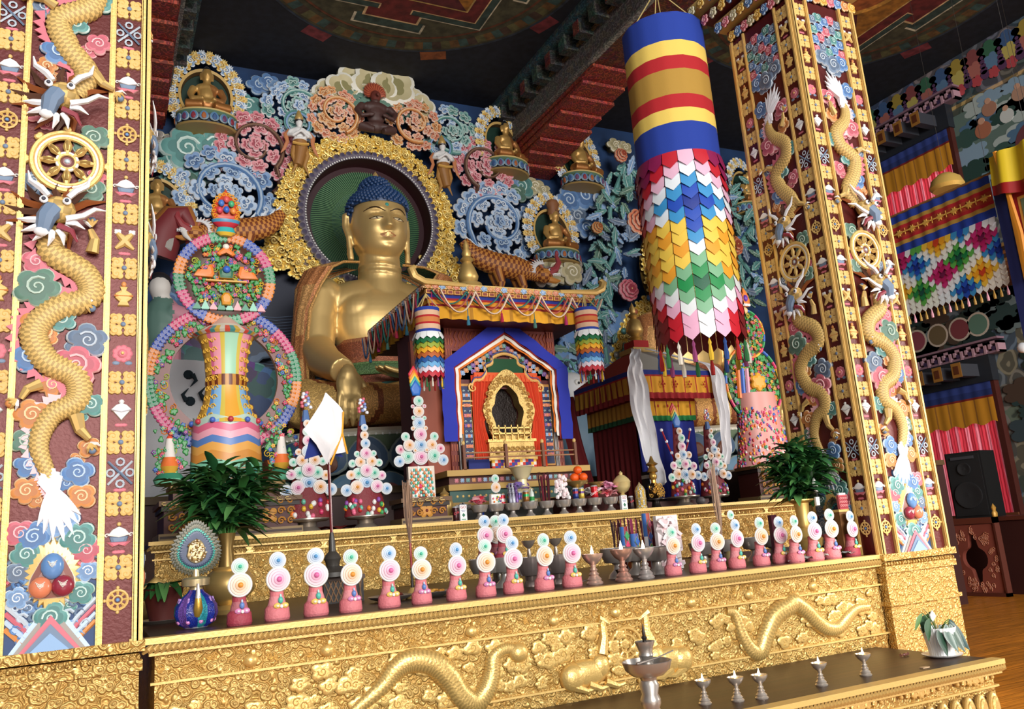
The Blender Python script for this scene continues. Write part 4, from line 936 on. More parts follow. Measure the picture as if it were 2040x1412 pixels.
cloudpiece('small brown-grey cloud at the very left of the blue wall',[(322,278,20,'cream',1.3,1),(340,282,14,'grey',1.3,-1),(306,274,16,'grey',1.2,1)])
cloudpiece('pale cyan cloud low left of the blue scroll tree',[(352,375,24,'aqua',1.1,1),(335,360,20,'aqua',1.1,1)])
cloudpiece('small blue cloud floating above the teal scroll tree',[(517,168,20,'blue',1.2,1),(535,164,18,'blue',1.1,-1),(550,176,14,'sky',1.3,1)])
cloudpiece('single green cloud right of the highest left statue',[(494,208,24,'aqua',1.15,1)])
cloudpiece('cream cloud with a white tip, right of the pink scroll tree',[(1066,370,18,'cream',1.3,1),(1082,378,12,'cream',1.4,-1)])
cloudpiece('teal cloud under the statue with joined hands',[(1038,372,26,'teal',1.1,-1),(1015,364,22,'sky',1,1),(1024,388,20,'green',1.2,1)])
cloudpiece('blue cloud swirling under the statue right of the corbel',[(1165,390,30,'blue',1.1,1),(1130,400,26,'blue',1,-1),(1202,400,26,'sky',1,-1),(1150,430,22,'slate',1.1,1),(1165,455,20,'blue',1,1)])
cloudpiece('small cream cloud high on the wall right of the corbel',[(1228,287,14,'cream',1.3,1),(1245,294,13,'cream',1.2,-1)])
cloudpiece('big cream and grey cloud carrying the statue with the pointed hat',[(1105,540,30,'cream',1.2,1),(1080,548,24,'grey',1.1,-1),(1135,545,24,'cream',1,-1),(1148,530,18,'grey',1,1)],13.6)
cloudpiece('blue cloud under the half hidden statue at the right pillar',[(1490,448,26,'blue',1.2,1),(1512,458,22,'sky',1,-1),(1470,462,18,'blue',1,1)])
# ---- scroll trees: a curling stem set with lobed leaf clouds
def scrolltree(label,px,py,R,col,stem,Y=14.1,n=22,turns=1.5,sg=1,a0=-1.2,seed=1,tail=None,two=None,dy=1.,):
    x0,z0=px3(px,py,Y); m_=mpp(px,py,Y); R*=m_; rnd=random.Random(seed)
    root=thing('scroll_tree',label,'relief scroll',(x0,Y,z0),0,'painted scroll trees on the wall')
    b=MB(); N=40; pts=[]
    for i in range(N):
        t=i/(N-1); a=a0+sg*t*turns*2*PI; r=R*(.78*(1-t)+.1); pts.append((r*math.cos(a),-.16,r*math.sin(a)*dy))
    if tail:
        tx,tz=px3(*tail,Y); pts=[tuple(p) for p in cr([(tx-x0,0,tz-z0),((tx-x0)*.7+pts[0][0]*.3+.1,0,(tz-z0)*.6+pts[0][2]*.4),pts[0]],5)][:-1]+pts
    d,md,l=CL[stem]
    b.tube(pts,[R*.085*(1-.6*i/len(pts)) for i in range(len(pts))],md,8); b.tube([(p[0],p[1]-R*.06,p[2]) for p in pts],[R*.03*(1-.6*i/len(pts)) for i in range(len(pts))],l,5)
    b.tube([(0,0,0),(0,YW-Y+.02,0)],.06,d,6)
    b.build('curling_stem',PAINT(),root)
    b=MB()
    for ring,(rr,k,s) in enumerate(((1.0,int(n*.5),.215),(.60,int(n*.27),.20),(.25,4,.17),(0,1,.2))):
        for i in range(k):
            a=2*PI*(i+.5*(ring%2))/k+rnd.uniform(-.12,.12); q=R*rr*rnd.uniform(.93,1.07)
            c=col if not two or rnd.random()<.6 else two
            x,z=q*math.cos(a),q*math.sin(a)*dy; c3=CL[c]
            b.push(Matrix.Translation((x,-.06-.05*ring,z))@Matrix.Rotation(-a+PI/2,4,'Y'))
            S=R*s*rnd.uniform(.85,1.1)
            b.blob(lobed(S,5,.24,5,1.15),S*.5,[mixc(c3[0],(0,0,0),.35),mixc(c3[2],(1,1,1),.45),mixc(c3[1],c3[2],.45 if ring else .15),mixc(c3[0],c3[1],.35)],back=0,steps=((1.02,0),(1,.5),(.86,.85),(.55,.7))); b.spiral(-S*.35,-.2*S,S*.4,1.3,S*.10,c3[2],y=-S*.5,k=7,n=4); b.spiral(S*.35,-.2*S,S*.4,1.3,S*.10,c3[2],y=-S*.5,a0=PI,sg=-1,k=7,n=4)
            b.pop()
    b.build('leaf_clouds',PAINT(),root)
    return root
scrolltree('blue and white scroll tree with ringed stem left of the round halo',445,390,84,'sky','blue',n=26,seed=1,two='blue',tail=(530,470),a0=-.6)
scrolltree('pink scroll tree with brown stem at the upper left of the round halo',505,298,66,'pink','brown',n=26,seed=2,tail=(545,385),a0=-.8)
scrolltree('teal scroll tree behind the left white standing figure',590,222,56,'teal','teal',n=30,seed=3,two='sky')
scrolltree('orange and white scroll tree left of the dark winged figure',668,232,50,'coral','orange',n=30,seed=4,two='orange',Y=13.95)
scrolltree('orange and white scroll tree right of the dark winged figure',820,252,48,'coral','orange',n=28,seed=5,two='orange',Y=13.95,sg=-1)
scrolltree('teal scroll tree behind the right white standing figure',893,270,52,'teal','teal',n=28,seed=6,two='sky',sg=-1)
scrolltree('pink scroll tree with brown stem at the upper right of the round halo',962,338,56,'pink','brown',n=26,seed=7,tail=(930,405),sg=-1,a0=-2.)
scrolltree('blue and white scroll tree right of the round halo above the shrine roof',985,450,76,'sky','blue',n=26,seed=8,two='blue',tail=(942,510),sg=-1,a0=-2.6)
# ---- cream cloud crest and the dark winged figure at the top
rg=random.Random(9)
x0,z0=px3(745,185,13.95); b=MB()
for k,(px,py,s) in enumerate(((655,185,26),(638,200,20),(682,178,28),(712,165,34),(745,170,38),(782,175,36),(812,195,28),(838,212,24),(722,190,22),(770,196,20))):
    x,z=px3(px,py,13.95); m_=mpp(px,py,13.95)*s*1.18; b.blob([(x-x0+p[0],z-z0+p[1]) for p in lobed(m_,5,.12,6,1.05,k)],m_*.5,[CL['cream'][0],(.86,.84,.74),CL['cream'][1],hexc('8a8458')],back=.1-.03*(k%3),steps=((1.03,0),(1,.6),(.82,.8),(.5,.55)))
b.tube([(0,.1,0),(0,.5,0)],.1,CL['cream'][0],6)
tag(b.build('cloud_crest',PAINT(),loc=(x0,13.95,z0)),'fan of big cream clouds crowning the wall above the dark winged figure','cloud relief')
x0,z0=px3(750,262,13.8); root=thing('winged_guardian','dark muscular winged figure with red head under the cream cloud crest','figure',(x0,13.8,z0)); root.scale=(.82,.82,.8)
b=MB(); bc_=hexc('4a302c')
b.ball(0,0,.42,.22,.14,.30,bc_,14); b.ball(0,0,.60,.32,.13,.15,bc_,14); b.ball(0,-.05,.86,.13,.13,.15,bc_,12); b.ball(0,0,.12,.2,.14,.16,bc_,12); b.tube([(0,0,.65),(0,0,.85)],.08,bc_,8); b.tube([(0,-.12,.86),(0,-.24,.82),(0,-.26,.76)],[.05,.04,.01],bc_,8)
for s in (-1,1):
    b.tube([(s*.3,0,.62),(s*.44,-.05,.45),(s*.36,-.14,.28),(s*.12,-.2,.32)],[.1,.085,.06,.04],bc_,10); b.tube([(s*.12,0,.1),(s*.36,-.1,.02),(s*.1,-.18,-.06)],[.13,.11,.08],bc_,10)
    hand(b,Matrix.Translation((s*.1,-.22,.32))@Matrix.Rotation(-s*PI/2,4,'Y'),.3,.3,1,bc_)
organic(b,.02,PAINT(),'body',root,3,colfn=lambda c:hexc('4a302c') if c.z<.75 else hexc('6a3028'))
b=MB()
for i in range(26): a=PI*(-.1+1.2*i/25); b.tube([(.1*math.cos(a),-.02,.92+.1*math.sin(a)),(.2*math.cos(a+.2),-.04,.95+.2*math.sin(a+.2)),(.27*math.cos(a),-.02,.98+.27*math.sin(a))],[.045,.035,.005],hexc('8a3a28') if i%2 else hexc('b05a3c'),5)
b.build('flame_hair',PAINT(),root)
for s in (-1,1):
    b=MB()
    for r in range(4):
        for k in range(7): a=PI*.5-s*(.25+.22*k); q=.35+.16*r; b.blob([(s*0+q*math.cos(a)+p[0],.45+q*math.sin(a)*.8+p[1]) for p in circ(.085,8,.07)],.04,[CL['teal'][0],CL['teal'][1],CL['green'][1]],back=.08+.02*r)
    b.build('wing',PAINT(),root)
# white standing figures
def bodhisattva(px,py,label,mx):
    x,z=px3(px,py,13.8); r=thing('standing_figure',label,'figure',(x,13.8,z),0,'white robed figures beside the halo'); r.scale=(.92*mx,.92,.92)
    b=MB(); w_=(.78,.77,.76)
    b.ball(0,0,.62,.12,.09,.16,w_,12); b.ball(0,0,.72,.16,.08,.08,w_,12); b.tube([(0,0,.72),(0,-.01,.82)],.04,w_,8); b.ball(0,-.01,.89,.07,.075,.09,w_,12); b.ball(0,-.085,.88,.012,.014,.02,w_,6)
    b.tube([(0,0,.55),(.02,0,.35),(-.05,0,.0)],[.14,.13,.09],w_,12)
    for s in (-1,1): b.tube([(s*.15,0,.72),(s*.21,-.02,.6),(s*.14,-.12,.56),(s*.02,-.17,.64)],[.05,.045,.035,.025],w_,8)
    b.ball(0,-.17,.67,.022,.03,.05,w_,8)
    organic(b,.014,PAINT(),'body',r,3,colfn=lambda c:(.78,.77,.76) if c.z>.5 else hexc('9a6a34'))
    b=MB(); b.lathe([(.075,.95),(.085,.98),(.06,1.05),(.035,1.12),(.001,1.17)],gold(.8),12); b.lathe([(.08,.9),(.085,.93)],hexc('2a2024'),12); b.build('crown',GOLDP(),r)
    b=MB()
    for s in (-1,1):
        b.tube([(s*.17,.02,.72),(s*.26,.0,.6),(s*.24,-.04,.45),(s*.3,-.02,.3),(s*.36,0,.22)],[.05,.05,.035,.03,.008],hexc('c07a50'),6,flat=.5)
        b.tube([(s*.1,-.02,.4),(s*.14,-.03,.2),(s*.08,-.02,.0),(s*.16,0,-.18)],[.05,.045,.035,.006],hexc('a87838'),6,flat=.6)
    b.tube([(-.15,-.1,.42),(0,-.14,.38),(.15,-.1,.42)],.03,hexc('d0a050'),6); b.build('scarf',PAINT(),r)
    b=MB(); 
    for rr,c in ((.26,'teal'),(.22,'sky')): b.tube([(rr*math.cos(t*PI/12),.08,.93+rr*math.sin(t*PI/12)) for t in range(25)],.02,CL[c][1],5)
    b.build('nimbus',PAINT(),r)
bodhisattva(598,330,'white figure with joined hands and golden crown, left of the round halo',1)
bodhisattva(886,372,'white figure with joined hands and golden crown, right of the round halo',-1)
# ---- golden scaled water beast on the shrine side and its twin on the left
def seabeast(px,py,label,mx,s=1.):
    x,z=px3(px,py,13.4); r=thing('scaled_beast',label,'animal relief',(x,13.4,z),0,'scaled beasts below the scroll trees'); r.scale=(mx*s,s,s)
    b=MB()
    P=cr([(-.75,.0,.45),(-.55,-.02,.2),(-.2,-.05,.05),(.2,-.08,-.02),(.5,-.1,-.08),(.7,-.12,-.14)],8); n=len(P); R=np.interp(np.linspace(0,1,n),[0,.3,.6,.85,1],[.10,.22,.24,.17,.15]); rows=[]
    for i,p in enumerate(P):
        t=Vector(P[min(i+1,n-1)]-P[max(i-1,0)]).normalized(); s_=t.cross(Vector((0,-1,0)))
        rows.append([tuple(Vector(p)+(s_*math.cos(2*PI*j/16)+Vector((0,-1,0))*math.sin(2*PI*j/16)*.8)*R[i]*(1 if (i+j)%2 else .93)) for j in range(16)])
    oc=lambda i,j:hexc('c8853c') if (i+j)%2 else hexc('7a3c1c')
    b.grid(rows,oc,True); b.ball(.78,-.14,-.16,.19,.16,.15,oc,14)
    for (lx,lz) in ((-.15,-.1),(.3,-.15)):
        for q in (-.1,.08): b.tube([(lx,q,lz),(lx+.05,q-.03,lz-.25),(lx+.02,q-.03,lz-.42),(lx+.12,q-.05,lz-.45)],[.11,.08,.05,.04],oc,10)
    b.build('scaled_body',PAINT(),r)
    b=MB(); wh=(.8,.79,.8)
    b.tube([(.74,-.18,-.14),(.86,-.2,-.14)],[.12,.10],hexc('c8853c'),8)
    b.tube([(.86,-.2,-.12),(1.0,-.25,-.05),(1.08,-.25,.08),(1.05,-.22,.25)],[.09,.07,.055,.03],hexc('9a3a40'),8); b.tube([(.86,-.2,-.24),(1.0,-.22,-.28),(1.1,-.2,-.26)],[.07,.05,.02],hexc('c8853c'),8)
    for k in range(6): b.tube([(.92+.03*k,-.26,-.14-.0*k),(.93+.03*k,-.28,-.2)],[.018,.003],wh,5)
    b.build('jaws',PAINT(),r); b=MB()
    for k in range(9): a=PI*.45+k*.22; b.tube([(.72+.15*math.cos(a),-.22,-.12+.15*math.sin(a)),(.7+.27*math.cos(a),-.22,-.12+.25*math.sin(a))],[.035,.006],wh,5)
    for d in (0,.08): b.tube([(.75,-.2+d,-.03),(.66,-.2+d,.08),(.52,-.16+d,.14)],[.03,.02,.004],hexc('b06a50'),6)
    b.ball(.86,-.27,-.08,.03,.02,.03,wh,8); b.ball(.865,-.29,-.08,.013,.01,.013,(.02,.02,.02),6)
    for k in range(9): i=4+k*4; p=P[min(i,n-1)]; b.tube([(p[0],-.02,p[2]+R[min(i,n-1)]*.9),(p[0]-.08,-.02,p[2]+R[min(i,n-1)]+.12)],[.045,.005],CL['sky'][2],5)
    b.build('mane',PAINT(),r)
seabeast(1000,532,'golden scaled beast with open jaws standing on the shrine roof side, facing right',1,1.0)
seabeast(478,462,'golden scaled beast partly behind the coloured disc offering, left of the halo',-1,.9)
x,z=px3(352,470,13.5); r=thing('elephant_head','elephant head with ribbed trunk and tusk left of the coloured disc offering','animal relief',(x,13.5,z))
b=MB(); b.tube([(-.3,0,-.35),(-.2,-.1,0),(-.05,-.15,.28),(.12,-.2,.3),(.2,-.22,.1),(.2,-.22,-.2)],[.3,.28,.2,.15,.12,.09],lambda i,j:hexc('a86a30') if j%12<6 else (hexc('7a2c30') if i%1==0 else hexc('a06040')),14); b.build('head_and_trunk',PAINT(),r)
b=MB(); b.tube([(.05,-.3,.05),(.1,-.36,-.12),(.2,-.38,-.22)],[.05,.04,.008],(.82,.8,.75),8); b.build('tusk',PAINT(),r)
b=MB(); b.blob([(-.35,.15),(-.1,.2),(0,0),(-.1,-.35),(-.3,-.3),(-.45,-.1)],.12,[CL['grey'][0],CL['grey'][2],CL['grey'][1]],back=-.2); b.build('ear',PAINT(),r)
# ---- leafy peony branches at the right of the wall
def leafbranch(label,pts_px,Y,seed,n,cx,name='peony_branch',fl=()):
    rnd=random.Random(seed); x0,z0=px3(*pts_px[0],Y); root=thing(name,label,'plant relief',(x0,Y,z0),0,'painted peony branches')
    b=MB(); L=[px3(p[0],p[1],Y) for p in pts_px]; P=cr([(q[0]-x0,0,q[1]-z0) for q in L],8)
    b.tube([tuple(p) for p in P],.05,CL['teal'][1],7); b.tube([(0,0,0),(0,YW-Y+.02,0)],.06,CL['teal'][0],6); b.build('stem',PAINT(),root)
    b=MB(); W_=cx*mpp(pts_px[0][0],pts_px[0][1],Y)
    for i in range(n):
        p=P[rnd.randrange(len(P))]; x=p[0]+rnd.uniform(-W_,W_); z=p[2]+rnd.uniform(-.15,.15); a=rnd.uniform(0,2*PI); s=rnd.uniform(.16,.3); c=rnd.choice((('teal',1),('teal',2),('green',1),('slate',1),('sky',1),('teal',0)))
        pal=CL[c[0]]; b.push(Matrix.Translation((x,rnd.uniform(-.18,.1),z))@Matrix.Rotation(a,4,'Y')@Matrix.Rotation(rnd.uniform(-.5,.5),4,'X'))
        O=[(-.02,-.1)]
        for k,(u,v) in enumerate(((-.3,.05),(-.22,.15),(-.4,.35),(-.26,.42),(-.36,.62),(-.2,.68),(-.16,.86),(0,1.05))): O.append((u*s*.9,v*s*1.2))
        O+= [(-u,v) for u,v in reversed(O[1:-1])]+[(.02,-.1)]
        cc=[pal[0],mixc(pal[1],pal[2],.45),pal[1],mixc(pal[0],pal[1],.6)]
        b.blob(O,.05,cc,cx=0,cz=s*.5); b.tube([(0,-.05,0),(0,-.065,s*1.1)],[.012,.004],pal[2],4); b.pop()
    b.build('leaves',PAINT(),root)
    for (fx,fy,s,c) in fl:
        x,z=px3(fx,fy,Y); b=MB(); S=s*mpp(fx,fy,Y)
        for ring,(q,k) in enumerate(((1,9),(.68,8),(.38,6))):
            for i in range(k):
                a=2*PI*(i+.5*ring)/k; b.push(Matrix.Translation((x-x0+S*q*.62*math.cos(a),-.16-.05*ring,z-z0+S*q*.62*math.sin(a)))@Matrix.Rotation(-a+PI/2,4,'Y')); b.blob(lobed(S*.42*(.5+q*.5),3,.15,5,1.2),.07,[CL[c][0],CL[c][2],CL[c][1],CL[c][0]]); b.pop()
        b.ball(x-x0,-.3,z-z0,S*.2,S*.15,S*.2,gold(.9),8); b.build('flower',PAINT(),root)
leafbranch('teal leafy branch with brown peonies between the shrine roof and the long striped banner',[(1215,760),(1200,660),(1190,580),(1225,500),(1215,420),(1240,340)],14.0,1,150,42,fl=((1263,448,26,'coral'),(1242,583,22,'pink'),(1275,385,20,'pink'),(1227,317,14,'coral'),(1180,460,12,'orange')))
leafbranch('teal leafy branch left of the far right carved pillar',[(1455,620),(1500,560),(1470,500),(1500,440),(1455,400),(1450,370)],14.0,2,110,48,fl=((1452,495,20,'coral'),(1425,420,16,'coral')))
leafbranch('darker teal leafy branch low beside the small right striped banner',[(1215,880),(1190,820),(1140,740),(1150,640),(1170,560)],14.1,3,70,36)
# blue rocky shore and snow lion beyond the shrine
x0,z0=px3(1140,820,13.9); b=MB(); rnd=random.Random(3)
for i in range(70):
    px,py=rnd.uniform(1085,1260),rnd.uniform(630,1000); x,z=px3(px,py,13.9); s=rnd.uniform(.15,.4); c=CL[rnd.choice(('blue','sky','slate','teal','blue'))]
    b.blob([(x-x0+p[0],z-z0+p[1]) for p in lobed(s,rnd.choice((3,4)),.15,5,.7,rnd.uniform(0,3))],.12,[c[0],mixc(c[1],c[2],.3),c[1],c[1]],back=.2)
tag(b.build('painted_rocks',PAINT(),loc=(x0,13.9,z0)),'blue and grey painted rocks on the wall between the two shrines','rock relief')
x,z=px3(1140,806,12.6); r=thing('snow_lion','white faced blue snow lion baring its teeth, seen between the two shrines','animal relief',(x,12.6,z))
b=MB(); bl=hexc('6a8498'); b.ball(0,0,.25,.36,.3,.33,(.72,.74,.76),16); b.ball(.2,-.22,.1,.22,.2,.15,(.75,.74,.74),12); b.ball(.1,.2,-.6,.5,.45,.7,bl,16); b.tube([(.3,-.1,-.8),(.35,-.15,z*-1+2.3)],[.2,.14],bl,10); organic(b,.04,PAINT(),'body',r,4,colfn=lambda c:(.72,.73,.75) if c.z>-.05 else hexc('6a8498'))
b=MB(); b.ball(.28,-.36,.07,.15,.1,.05,hexc('7a1c20'),10)
for k in range(6): b.tube([(.17+.045*k,-.44,.11),(.17+.045*k,-.46,.05)],[.02,.004],(.85,.85,.8),5)
b.build('jaw',PAINT(),r)
for ex in (-.02,.22): b=MB(); b.ball(ex,-.27,.34,.06,.04,.06,(.85,.84,.8),10); b.ball(ex+.01,-.31,.33,.025,.02,.025,(.02,.02,.02),8); b.build('eye',GLOSS(),r)
b=MB()
for k in range(18): a=.3+k*.28; b.spiral(.4*math.cos(a)-.05,.3+.38*math.sin(a),.13,1.3,.03,CL['teal'][1] if k%2 else CL['slate'][0],y=-.1,k=7,n=5)
b.build('mane',PAINT(),r)
# ================================================================ second Buddha at the right (mirrored pose), mostly behind banner and pavilion
hx,hz=px3(1372,545,13.9)
r=thing('buddha_halo','jewelled gilded halo partly hidden behind the long striped banner','halo',(hx,13.9,hz))
b=MB()
for r0,r1,c,y in ((.0,.92,'1c4438',.1),(.92,1.0,'c0c0b4',.0),(1.0,1.34,'6a5018',.06)): b.grid([[(q*math.cos(2*PI*j/60)*.92,y,q*math.sin(2*PI*j/60)*1.05) for j in range(60)] for q in (r1,max(r0,.01))],hexc(c),True)
for j in range(80): a=2*PI*j/80; b.tube([(.3*math.cos(a),.08,.3*math.sin(a)),(.84*math.cos(a+.15),.08,.95*math.sin(a+.15))],.008,hexc('4f7a58'),3)
for j in range(90): a=2*PI*j/90; b.ball(.89*math.cos(a),-.02,1.01*math.sin(a),.024,.024,.024,(.78,.78,.75),5)
b.build('rayed_disc',PAINT(),r)
b=MB(); rg=random.Random(21)
for q,n in ((1.08,34),(1.25,40)):
    for i in range(n):
        a=2*PI*(i+rg.random()*.4)/n; scrollpad(b,q*.92*math.cos(a),q*1.05*math.sin(a),.10,GP,-.02,rg.uniform(0,6))
        if i%4==0: b.ball(q*.94*math.cos(a),-.12,q*1.06*math.sin(a),.05,.04,.05,CL[rg.choice(('blue','coral','teal'))][1],8)
b.build('jewelled_scrolls',GOLDP(),r)
hx2,hz2=px3(1385,800,14.0); r=thing('body_halo','navy oval halo with gilded rim behind the right golden Buddha','halo',(hx2,14.0,hz2))
b=MB(); b.grid([[(q*1.75*math.cos(2*PI*j/60),y,q*2.1*math.sin(2*PI*j/60)) for j in range(60)] for q,y in ((1.03,.05),(.98,.0),(.95,.16),(.01,.16))],lambda i,j:[gold(.7),(.6,.6,.58),hexc('121a30')][i],True)
for k in range(50):
    z=-1.4+k*.066; w_=1.6*math.sqrt(max(0,1-(z/2.05)**2)); b.tube([(x,.145,z+.12*math.sin(x*1.5)) for x in np.linspace(-w_,w_,16)],.007,hexc('6f82a0'),3)
b.build('navy_disc',PAINT(),r)
b=MB()
for i in range(70): a=PI*(-.05+1.1*i/70); q=1.12+.07*(i%2); scrollpad(b,q*1.72*math.cos(a),q*2.05*math.sin(a),.12,GP,0,rg.uniform(0,6)); 
for i in range(12): a=PI*(.05+.9*i/12); b.ball(1.2*1.72*math.cos(a),-.1,1.2*2.05*math.sin(a),.07,.05,.07,CL[('blue','coral','teal','grey')[i%4]][1],8)
b.build('jewelled_scrolls',GOLDP(),r)
bx,bz=px3(1392,862,12.7)
b2=copy_tree(bud,label='golden Buddha statue at the right, seen below the long striped banner, hand lowered',loc=(bx,12.7,bz)); b2.scale=(-.86,.86,.86)
t2=copy_tree(lt,label='painted lotus throne under the right golden Buddha, beyond the blue pavilion',loc=(bx,12.7-.4,bz-.96)); t2.scale=(.82,.82,.86)
# ================================================================ shrine house with peaked blue valance
SX,SY,SZ=3.95,8.3,1.78
sh=thing('shrine_house','tall painted shrine house with peaked blue valance and gilded inner altar, golden eaves','shrine',(SX,SY,SZ))
def s3(px,py,Y=8.3): q=atY(px,py,Y); return (float(q[0])-SX,float(q[2])-SZ)
def bt(b): b.push(Matrix.Translation((-SX,-SY,-SZ))); return b
L,R_=3.0,4.72
b=bt(MB()); mar=hexc('7a2c20')
b.box(L,R_,8.34,8.75,2.28,4.05,hexc('5a1c14')); b.box(L-.02,3.36,8.27,8.34,2.28,3.72,hexc('8a3a1c')); b.box(3.36,3.43,8.24,8.34,2.28,3.9,mar); b.box(4.62,4.72,8.24,8.34,2.28,3.9,mar); b.box(3.36,4.72,8.25,8.34,3.62,4.1,mar)
for i in range(14):                                # fret lattice on the reveals
    for j in range(3):
        z=2.3+.115*i
        for x0 in (3.37,4.63): b.box(x0+.03*j-.001,x0+.03*j+.006,8.232,8.24,z,z+.07,hexc('b0603c'))
        
for i in range(28):
    x=3.38+i*.048; b.tube([(x,8.243,3.66),(x+.03,8.243,3.72),(x,8.243,3.78),(x+.03,8.243,3.84)],.005,hexc('b0603c'),4)
b.build('shrine_body',PAINT(),sh,smooth=False)
b=bt(MB())
for k,(z0,z1,o,c) in enumerate(((1.78,1.9,.16,'3a3a34'),(1.9,1.98,.12,'8a6a2c'),(1.98,2.1,.10,'2c5048'),(2.1,2.16,.14,'a8843c'),(2.16,2.24,.10,'5a2a20'),(2.24,2.30,.18,'b08c44'))):
    b.box(3.28-o*.6,4.72+o*.7,8.1-o,8.85,z0,z1,hexc(c))
for i in range(24): x=3.3+i*.064; b.ball(x,8.1-.1,2.04,.014,.01,.014,gold(1),6); cloud(b,x,2.2,.022,('pink','sky','teal','orange')[i%4],8.0,4,1,0,.4)
b.build('plinth',mat('painted_plinth',.5),sh,smooth=False)
# facade: built in layers from the reveals inwards
b=bt(MB()); Yf=8.24
pil=[(3.50,3.62),(4.47,4.59)]
for x0,x1 in pil:
    b.box(x0,x1,Yf-.02,Yf+.04,2.34,3.25,hexc('b9823c')); b.box(x0+.012,x1-.012,Yf-.03,Yf,2.36,3.22,hexc('1e2850'))
    for k in range(7):
        z=2.46+k*.11; c=('pink','coral','sky','purple')[k%4]
        b.push(Matrix.Translation((x0+.06,Yf-.03,z))); 
        for q in (-1,1): b.blob([(q*.022+p[0],p[1]) for p in lobed(.022,4,.25,3)],.012,[CL[c][0],CL[c][2],CL[c][1]]); b.spiral(q*.03,.045,.015,1,.004,CL['teal'][2],y=-.008,k=6,n=4)
        b.blob(lobed(.02,5,.25,3),.018,[gold(.5),gold(1),CL['coral'][1]]); b.pop()
    for z in (3.05,3.0): b.box(x0-.01,x1+.01,Yf-.04,Yf,z,z+.015,gold(1))
for x in (3.45,3.47,3.485,4.605,4.62,4.64): b.box(x,x+.008,Yf-.02,Yf,2.3,3.4,hexc('a8a4a0'))
# cusped arch with scroll ends
arch=[(3.62,3.22),(3.66,3.28),(3.74,3.29),(3.80,3.36),(3.80,3.43),(3.88,3.47),(3.90,3.54),(4.045,3.585),(4.19,3.54),(4.21,3.47),(4.29,3.43),(4.29,3.36),(4.35,3.29),(4.43,3.28),(4.47,3.22)]
A3=cr([(x,Yf-.05,z) for x,z in arch],5); b.tube([tuple(p) for p in A3],.018,hexc('d8a860'),7); b.tube([(p[0],p[1]-.012,p[2]+.03) for p in A3],.007,hexc('3a4a80'),5)
for x,s in ((3.635,1),(4.455,-1)): b.spiral(x,3.2,.05,1.5,.014,hexc('e0b060'),y=Yf-.05,a0=PI/2,sg=s,k=10)
for i in range(26):
    t=i/25; x=3.5+1.09*t; z=3.34+.36*(1-abs(2*t-1)); c=('coral','sky','orange','teal','purple')[i%5]
    for dz in (0,-.07,-.14):
        if z+dz>3.3+.26*(1-abs(2*t-1)**1.0) : cloud(b,x,z+dz,.028,c,Yf-.01,4,1.1,0,.4)
b.box(3.45,4.64,Yf-.0,Yf+.03,3.2,3.5,hexc('5a2020')); b.plate([(3.47,3.3),(4.05,3.82),(4.62,3.3)],.02,hexc('6a2a22'),Yf+.02)
b.build('painted_facade',PAINT(),sh)
b=bt(MB()); b.box(3.83,4.26,8.19,8.22,3.36,3.53,hexc('1c4a2c')); b.box(3.66,4.43,8.18,8.215,3.27,3.37,hexc('d8592c')); b.build('pelmet',CLOTH(),sh)
def drape(name,xs,z0,z1,y,cols,amp=.02,tie=None,mt=None,flo=1):
    b=bt(MB()); rows=[]; n=30
    for i in range(13):
        t=i/12; z=z1+(z0-z1)*t; q=1
        if tie: d=abs(t-tie[0]); q=tie[1]+(1-tie[1])*min(1,(d/tie[0] if t<tie[0] else d/(1-tie[0])*.55))**.8
        a,c=xs[0],xs[1]; anchor=a if tie and tie[2]<0 else c
        row=[]
        for j in range(n+1):
            x=a+(c-a)*j/n; 
            if tie: x=anchor+(x-anchor)*q
            row.append((x,y+amp*math.sin(j*1.4+i*.15)*q,z))
        rows.append(row)
    b.grid(rows,lambda i,j:cols[(j//2)%len(cols)]); o=b.build(name,mt or CLOTH(),sh); return o
drape('curtain',(3.62,3.93),2.32,3.34,8.19,[hexc('d84a22'),hexc('c83c1c')],.018,(.52,.35,-1)); drape('curtain',(4.13,4.47),2.32,3.34,8.19,[hexc('d84a22'),hexc('c83c1c')],.018,(.52,.35,1))
# gilded inner altar with cusped dark niche
b=bt(MB()); n=40
O=[(4.04+.30*math.cos(a)*(1+.05*math.cos(8*a))*(1.0 if math.sin(a)<.2 else .9),2.95+(.42 if math.sin(a)>0 else .40)*math.sin(a)*(1+.08*math.sin(a)**9)) for a in [2*PI*i/n for i in range(n)]]
I=[(4.02+(p[0]-4.04)*.62,2.93+(p[1]-2.95)*.66) for p in O]
P1=[(p[0],8.2,p[1]) for p in O]; P2=[(p[0],8.16,p[1]) for p in O]; P3_=[(p[0],8.16,p[1]) for p in I]; P4=[(p[0],8.3,p[1]) for p in I]
b.grid([P1,P2,P3_,P4],lambda i,j:[gold(.6),gold(.8),gold(.5)][i],True); b.add([(p[0],8.33,p[1]) for p in I],[tuple(range(n))],hexc('1a100c'))
b.box(3.76,4.30,8.14,8.2,2.42,2.62,gold(.8)); b.box(3.74,4.32,8.12,8.2,2.6,2.63,gold(1)); b.box(3.74,4.32,8.12,8.2,2.4,2.44,gold(1))
rg=random.Random(5)
for i in range(60): a=2*PI*i/60; q=.82+.1*(i%2); x=4.03+.30*math.cos(a)*q; z=2.94+.41*math.sin(a)*q; b.spiral(x,z,.028,1.3,.008,gold(1),y=8.15,a0=rg.uniform(0,6),k=6,n=4)
for i in range(9): b.spiral(3.79+.06*i,2.52,.03,1.4,.008,gold(1),y=8.13,k=6,n=4)
for k in range(2): b.box(3.78,4.26,8.1,8.12,2.68+.06*k,2.695+.06*k,gold(1))
for k in range(7): b.box(3.79+.075*k,3.80+.075*k,8.1,8.12,2.62,2.78,gold(1))
